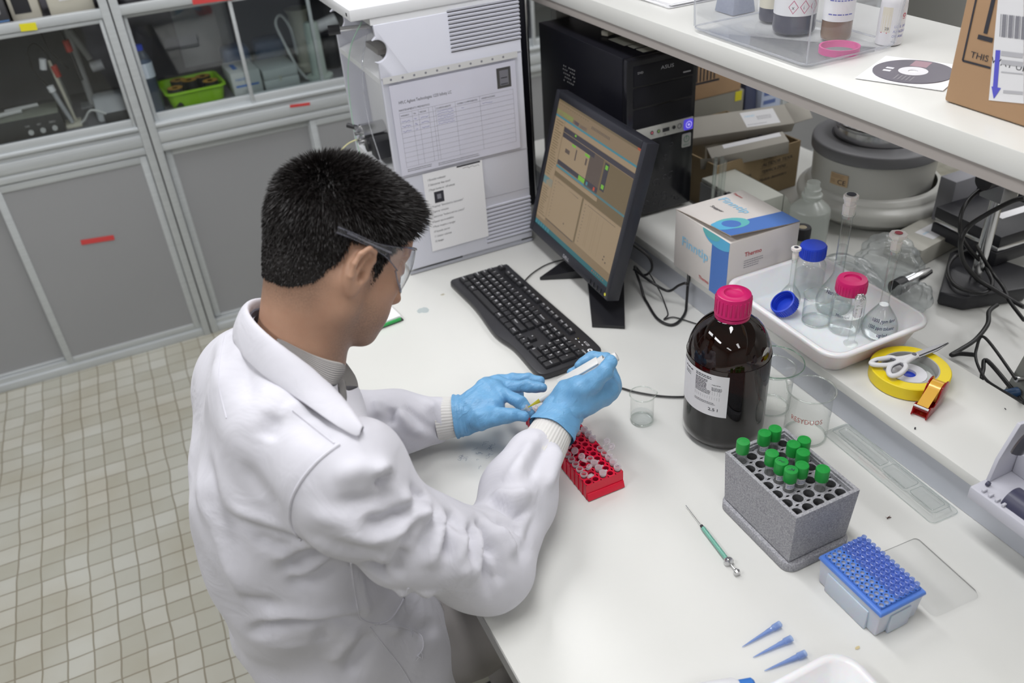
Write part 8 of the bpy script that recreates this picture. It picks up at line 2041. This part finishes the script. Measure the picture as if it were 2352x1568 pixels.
# right hand: gripping the pipette, thumb on top
f = Field(D3(1345, 890, 1.46) - 0.14, D3(1345, 890, 1.46) + 0.14, 0.0016)
f.cone(D3(1288, 952, 1.435), D3(1315, 915, 1.440), 0.034, 0.032, 0.01)
f.cone(D3(1315, 915, 1.44), D3(1380, 890, 1.455), 0.031, 0.029, 0.012)
f.cone(D3(1340, 918, 1.44), D3(1392, 880, 1.47), 0.026, 0.026, 0.012)
f.cone(D3(1385, 860, 1.475), D3(1395, 900, 1.475), 0.019, 0.018, 0.014)
f.chain([D3(1330, 892, 1.42), D3(1362, 878, 1.41), D3(1388, 852, 1.405), D3(1402, 832, 1.415)], [0.020, 0.0165, 0.0145, 0.0120], 0.012, 0.004)      # thumb
f.chain([D3(1396, 850, 1.475), D3(1392, 826, 1.490), D3(1360, 820, 1.500), D3(1330, 838, 1.495)], [0.0140, 0.0125, 0.0118, 0.0098], 0.006, 0.003)  # index
f.chain([D3(1393, 868, 1.490), D3(1380, 842, 1.510), D3(1345, 842, 1.520), D3(1314, 858, 1.510)], [0.0140, 0.0125, 0.0118, 0.0098], 0.006, 0.003)  # middle
f.chain([D3(1390, 885, 1.500), D3(1375, 866, 1.525), D3(1345, 868, 1.530), D3(1318, 880, 1.515)], [0.0135, 0.0118, 0.0110, 0.0090], 0.006, 0.003)  # ring
f.chain([D3(1385, 900, 1.500), D3(1365, 890, 1.525), D3(1342, 893, 1.530), D3(1322, 898, 1.510)], [0.0120, 0.0105, 0.0098, 0.0082], 0.006, 0.003)  # little
gmesh(f, 'right_glove')
# flared glove cuffs and knitted coat cuffs
def ring_cuff(a, b, r0, r1, nm, m, waves=0, wa=0.0, nseg=96, flare=0.0, th=0.0015):
    a = Vector(tuple(a)); b = Vector(tuple(b)); ax = (b - a).normalized(); up = Vector((0, 0, 1)); sd = ax.cross(up).normalized(); up = sd.cross(ax)
    loops = []; N = 9
    for side in (0, 1):
        for i in (range(N) if side == 0 else range(N - 1, -1, -1)):
            t = i / (N - 1); r = r0 + (r1 - r0) * t - side * th + flare * math.sin(t * PI * 5) * (1 - side)
            loops.append([a + (b - a) * t + (sd * math.cos(q) + up * math.sin(q)) * (r + wa * math.cos(q * waves + (t * 1.2))) - person.location for q in [2 * PI * k / nseg for k in range(nseg)]])
    bb = B(); loft(bb, loops); return bb.build(nm, m, person, smooth=80)
dR = (WR - ER) / np.linalg.norm(WR - ER); dL = (WL - EL) / np.linalg.norm(WL - EL)
SER = WR + (ER - WR) * 0.24; SEL = WL + (EL - WL) * 0.16
GR = D3(1290, 950, 1.436); GL = D3(1066, 954, 1.53)
ring_cuff(SER - dR * 0.015, SER * 0.25 + GR * 0.75, 0.0405, 0.0330, 'knit_cuff', m_knit, 42, 0.0005, 168)
ring_cuff(SEL - dL * 0.004, SEL * 0.2 + GL * 0.8, 0.0395, 0.0345, 'knit_cuff', m_knit, 42, 0.0005, 168)
ring_cuff(SER * 0.48 + GR * 0.52, GR + (GR - SER) * 0.12, 0.0400, 0.0345, 'glove_cuff', m_glove, 5, 0.0016, 64, 0.0011)
ring_cuff(SEL * 0.38 + GL * 0.62, GL + (GL - SEL) * 0.10, 0.0395, 0.0355, 'glove_cuff', m_glove, 5, 0.0012, 64, 0.0009)
# ================================================================== collar, shirt, goggles, seams, pipette and tube in the hands
def NH(p): return Vector(tuple(p))
PM = Matrix.Translation(-person.location)
# coat collar: a fold-over band swept round the neck; stations run from the left chest behind the neck to the right chest
def collar_pt(u, v, off=0.0): return SURF(u, v, off)
fn_ = (Vector(tuple(H(0, 0, 0))) - NH(NB)).normalized(); nx_ = Vector((1, 0, 0)); nx_ = (nx_ - fn_ * nx_.dot(fn_)).normalized(); ny_ = fn_.cross(nx_)
NC = NH(NB)
def ringp(a, r, h, sx=1.0): a = R(a); return NC + nx_ * math.cos(a) * r * sx + ny_ * math.sin(a) * r + fn_ * h
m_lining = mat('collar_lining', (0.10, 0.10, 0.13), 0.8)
def stripes(name, c1, c2, sc):
    m = mat(name, c1, 0.85); n, l, b = nodes(m)
    tc = n.new('ShaderNodeUVMap'); wv = n.new('ShaderNodeTexWave'); wv.bands_direction = 'X'; wv.inputs['Scale'].default_value = sc
    tc2 = n.new('ShaderNodeTexCoord'); l.new(tc2.outputs['UV'], wv.inputs['Vector'])
    r = n.new('ShaderNodeMapRange'); r.inputs[1].default_value = 0.3; r.inputs[2].default_value = 0.5; l.new(wv.outputs['Fac'], r.inputs[0])
    mx = n.new('ShaderNodeMix'); mx.data_type = 'RGBA'; mx.inputs[6].default_value = (*c2, 1); mx.inputs[7].default_value = (*c1, 1)
    l.new(r.outputs[0], mx.inputs[0]); l.new(mx.outputs[2], b.inputs['Base Color']); return m
m_shirt = stripes('striped_shirt', (0.30, 0.285, 0.27), (0.07, 0.07, 0.08), 3.6)
def band(rows, name, m, parent, uv=False, th=0.003, sub=1):
    """thick sheet through a grid of points rows[i][j]"""
    n = len(rows[0]); k = len(rows)
    vs = [p for r in rows for p in r]
    me = bpy.data.meshes.new(name); fs = [(i * n + j, i * n + j + 1, (i + 1) * n + j + 1, (i + 1) * n + j) for i in range(k - 1) for j in range(n - 1)]
    me.from_pydata([tuple(Vector(v) - person.location) for v in vs], [], fs); me.materials.append(m)
    me.polygons.foreach_set('use_smooth', [True] * len(fs))
    if uv:
        ul = me.uv_layers.new(name='UVMap')
        for p in me.polygons:
            for li in p.loop_indices:
                vi = me.loops[li].vertex_index; ul.data[li].uv = ((vi % n) / (n - 1), (vi // n) / (k - 1))
    o = bpy.data.objects.new(name, me); COL.objects.link(o); o.parent = parent
    so = o.modifiers.new('s', 'SOLIDIFY'); so.thickness = th; so.offset = 0
    sb = o.modifiers.new('b', 'SUBSURF'); sb.levels = sub; sb.render_levels = sub
    return o
# the visible (right) half and the back come from the photo's own edges laid on the cloth; the left half mirrors them
pin = [(556, 716), (566, 752), (612, 800), (672, 838), (730, 878), (778, 922), (812, 962), (838, 1000)]      # where the fold sits against the neck / front edge
pout = [(540, 742), (532, 790), (592, 860), (650, 896), (704, 932), (752, 968), (792, 994), (826, 1012)]
def onneck(u, v, d): return PD(u, v, d)
rows_in = []; rows_out = []
up3 = [0.020, 0.022, 0.018, 0.014, 0.012, 0.010, 0.008, 0.006]
for (a, c, h) in zip(pin, pout, up3):
    p = SURF(*a, 0.0); q = SURF(*c, 0.0)
    if p is None or q is None: continue
    rows_in.append(p + Vector((0, 0, 1)) * h + (p - q) * 0.06); rows_out.append(q + (q - NC).normalized() * 0.003 + Vector((0, 0, 0.004)))

def mir(p): return Vector((p.x, 2 * 1.014 - p.y, p.z))
INN = [mir(p) for p in rows_in[::-1]][:-1] + rows_in; OUT = [mir(p) for p in rows_out[::-1]][:-1] + rows_out
rows = []
for p, q in zip(INN, OUT):
    c = NC + fn_ * 0.02; ins = (c - p); ins = ins - fn_ * ins.dot(fn_)
    d = ins.normalized()
    top = p + fn_ * 0.004
    rows.append([q, q.lerp(top, 0.35) + Vector((0, 0, 0.006)), q.lerp(top, 0.75) + Vector((0, 0, 0.007)), top, top + d * 0.004 - fn_ * 0.006, p + d * 0.006 - fn_ * 0.026])
band(rows, 'coat_collar', m_coat, coat, th=0.0032, sub=2)
# dark lining seen inside the back of the collar
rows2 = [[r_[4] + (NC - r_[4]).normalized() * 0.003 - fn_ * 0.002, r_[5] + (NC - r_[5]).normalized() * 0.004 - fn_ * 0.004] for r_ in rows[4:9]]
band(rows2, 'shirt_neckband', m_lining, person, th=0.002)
# striped shirt collar on the near side of the neck
head_bvh = BVHTree.FromPolygons([tuple(v) for v in SV], [tuple(q) for q in SF.tolist()])
def onhead(u, v, dflt, off=0.005):
    d = ray(u, v).normalized(); h = head_bvh.ray_cast(CAM, d)
    if h[0] is None or abs((h[0] - PD(u, v, dflt)).length) > 0.05: return PD(u, v, dflt)
    return h[0] - d * off
top = [(628, 768, 1.085), (680, 796, 1.085), (725, 816, 1.085), (762, 828, 1.085), (802, 833, 1.10)]
bot = [(650, 812, 1.075), (695, 846, 1.075), (735, 874, 1.075), (764, 892, 1.08), (776, 884, 1.095)]
rws = []
for a, c in zip(top, bot):
    p = onhead(*a); q = PD(*c)
    rws.append([q, q.lerp(p, 0.5) + (p - NC).normalized() * 0.003, p])
band(rws, 'shirt_collar', m_shirt, person, uv=True, th=0.002, sub=2)
rws = [[PD(770, 875, 1.105), PD(792, 860, 1.115)], [PD(778, 905, 1.10), PD(796, 890, 1.11)], [PD(784, 940, 1.10), PD(800, 930, 1.12)]]
band(rws, 'shirt_front', m_shirt, person, uv=True, th=0.002)
# seams: thin raised lines on the cloth
coat2_bvh = BVHTree.FromPolygons([tuple(v) for v in CV2], [tuple(q) for q in CF.tolist()])
def seam(pts, r=0.0013):
    q = []
    for u, v in [(c.x, c.y) for c in catmull([(a, b_, 0) for a, b_ in pts], 8)]:
        d = ray(u, v).normalized(); h = coat2_bvh.ray_cast(CAM, d)
        if h[0] is not None: q.append(h[0] - d * r * 0.4)
    if len(q) < 3: return
    q = [p for i, p in enumerate(q) if i == 0 or (p - q[i - 1]).length < 0.04]
    B().tube(q, r, 6).build('stitched_seam', m_coat, coat, M=PM)
seam([(780, 1020), (737, 1052), (700, 1092), (672, 1140), (665, 1180), (672, 1215), (692, 1240)], 0.0020)
seam([(672, 942), (705, 968), (735, 992), (768, 1018)], 0.0012)
seam([(806, 1292), (812, 1340), (820, 1390), (827, 1418), (848, 1430), (875, 1431), (900, 1418), (922, 1385), (938, 1350)], 0.0014)
seam([(862, 1434), (905, 1437), (940, 1445), (966, 1458), (973, 1480), (968, 1496), (958, 1506)], 0.0012)
seam([(850, 1440), (880, 1480), (920, 1530), (942, 1566)], 0.0012)
seam([(515, 770), (504, 830), (503, 890), (520, 960)], 0.0009)
thr = B()
for (u, v, du, dv) in ((945, 1447, 2, 16), (950, 1449, -4, 12), (966, 1494, 4, 20), (958, 1506, 10, 6), (961, 1505, -6, 12), (872, 1431, -8, 5)):
    d = ray(u, v).normalized(); h = coat2_bvh.ray_cast(CAM, d)
    if h[0]:
        thr.tube(catmull([h[0] - d * 0.002, PD(u + du * .4 + 2, v + dv * .5, (h[0] - CAM).length / ray(u, v).length) - d * .005, PD(u + du, v + dv, (h[0] - CAM).length / ray(u, v).length) - d * .004], 4), 0.0005, 4)
thr.build('loose_thread', m_coat, coat, M=PM)
# clear safety goggles (lie on the face: a thing of their own)
GI = PM @ HM
m_lens = thin('goggle_clear', (0.97, 0.975, 0.98), 0.03, ior=1.4, milk=0.03, milkcol=(0.8, 0.8, 0.9))
m_gedge = thin('goggle_edge', (0.55, 0.56, 0.62), 0.05, ior=1.6, milk=0.22, milkcol=(0.55, 0.55, 0.65))
up = [(0.050, -0.0755, 0.044), (0.066, -0.068, 0.046), (0.084, -0.056, 0.046), (0.098, -0.038, 0.044), (0.105, -0.018, 0.042), (0.108, 0, 0.036)]
lo = [(0.050, -0.0755, 0.012), (0.064, -0.067, -0.002), (0.080, -0.056, -0.014), (0.092, -0.038, -0.018), (0.101, -0.018, -0.008), (0.106, 0, 0.014)]
upf = up + [(x, -y, z) for x, y, z in up[-2::-1]]; lof = lo + [(x, -y, z) for x, y, z in lo[-2::-1]]
b = B(); N = len(upf); U = catmull(upf, 4); L_ = catmull(lof, 4)
vs = []; 
for t_ in range(7):
    k = t_ / 6
    for p, q in zip(L_, U):
        c = p.lerp(q, k); bul = 0.004 * math.sin(PI * k); vs.append(c + Vector((c.x - 0.02, c.y, 0)).normalized() * bul)
n = len(U); b.add(vs, [(i * n + j, i * n + j + 1, (i + 1) * n + j + 1, (i + 1) * n + j) for i in range(6) for j in range(n - 1)])
gg = b.build('safety_goggles', m_lens, person, smooth=80, M=GI, label='clear wraparound safety goggles')
B().tube(U, 0.0016, 6).tube(L_, 0.0014, 6).build('rim', m_gedge, gg)
for s_ in (-1, 1):
    tu = catmull([(0.052, s_ * 0.0765, 0.044), (0.030, s_ * 0.0820, 0.042), (0.005, s_ * 0.0850, 0.041), (-0.025, s_ * 0.0860, 0.045), (-0.052, s_ * 0.0810, 0.048)], 5)
    tl = catmull([(0.052, s_ * 0.0765, 0.013), (0.030, s_ * 0.0820, 0.025), (0.005, s_ * 0.0850, 0.033), (-0.025, s_ * 0.0860, 0.038), (-0.052, s_ * 0.0810, 0.041)], 5)
    b = B(); n = len(tu); vs = [];
    for off in (0, s_ * 0.0022):
        for q in (tl, tu): vs += [p + Vector((0, off, 0)) for p in q]
    fs = []
    for j in range(n - 1):
        for a_, c_ in ((0, 1), (1, 3), (3, 2), (2, 0)): fs.append((a_ * n + j, a_ * n + j + 1, c_ * n + j + 1, c_ * n + j))
    b.add(vs, fs + [(0, n, 3 * n, 2 * n), (n - 1, 2 * n - 1, 4 * n - 1, 3 * n - 1)])
    b.build('temple_arm', m_lens, gg)
    B().tube(tu, 0.0010, 5).tube(tl, 0.0010, 5).tube(catmull([(0.030, s_ * 0.0840, 0.034), (0.005, s_ * 0.0870, 0.0372), (-0.040, s_ * 0.0870, 0.0440)], 6), 0.0016, 6).build('arm_edge', m_gedge, gg)
# pipette, held in the right glove
PA = PD(1211, 936, 1.495); PB = PD(1413, 820, 1.452)
ax = (PB - PA); PLN = ax.length; ax.normalize()
q = ax.to_track_quat('Z', 'Y').to_matrix().to_4x4()
pt_ = thing('pipette', 'white hand pipette with a yellow tip held in the right blue glove', 'pipette', tuple(PA))
QM = q
m_pip = mat('pipette_white', (0.68, 0.68, 0.67), 0.35)
m_yt = thin('yellow_tip', (0.80, 0.80, 0.25), 0.1, milk=0.6, milkcol=(0.85, 0.78, 0.10))
B().lathe([(0.0006, -0.006), (0.0016, 0.010), (0.0042, 0.028), (0.0046, 0.030)], 16, QM).build('pipette_tip', m_yt, pt_)
B().lathe([(0.0, 0.027), (0.0050, 0.027), (0.0056, 0.034), (0.0075, 0.075), (0.0085, 0.078), (0.0085, 0.084)], 20, QM).build('shaft', m_pip, pt_)
B().lathe([(0.0085, 0.084), (0.0125, 0.090), (0.0135, 0.12), (0.0140, 0.16), (0.0130, PLN - 0.022), (0.0, PLN - 0.022)], 20, QM).build('handle', m_pip, pt_)
B().lathe([(0.0, PLN - 0.022), (0.0085, PLN - 0.022), (0.0085, PLN + 0.002), (0.0070, PLN + 0.004), (0.0, PLN + 0.004)], 18, QM).build('plunger_button', m_pip, pt_)
B().box((-0.010, 0.011, 0.07), (0.010, 0.014, 0.15), 0.001, QM).build('ejector_bar', m_pip, pt_)
bpy.context.view_layer.update()
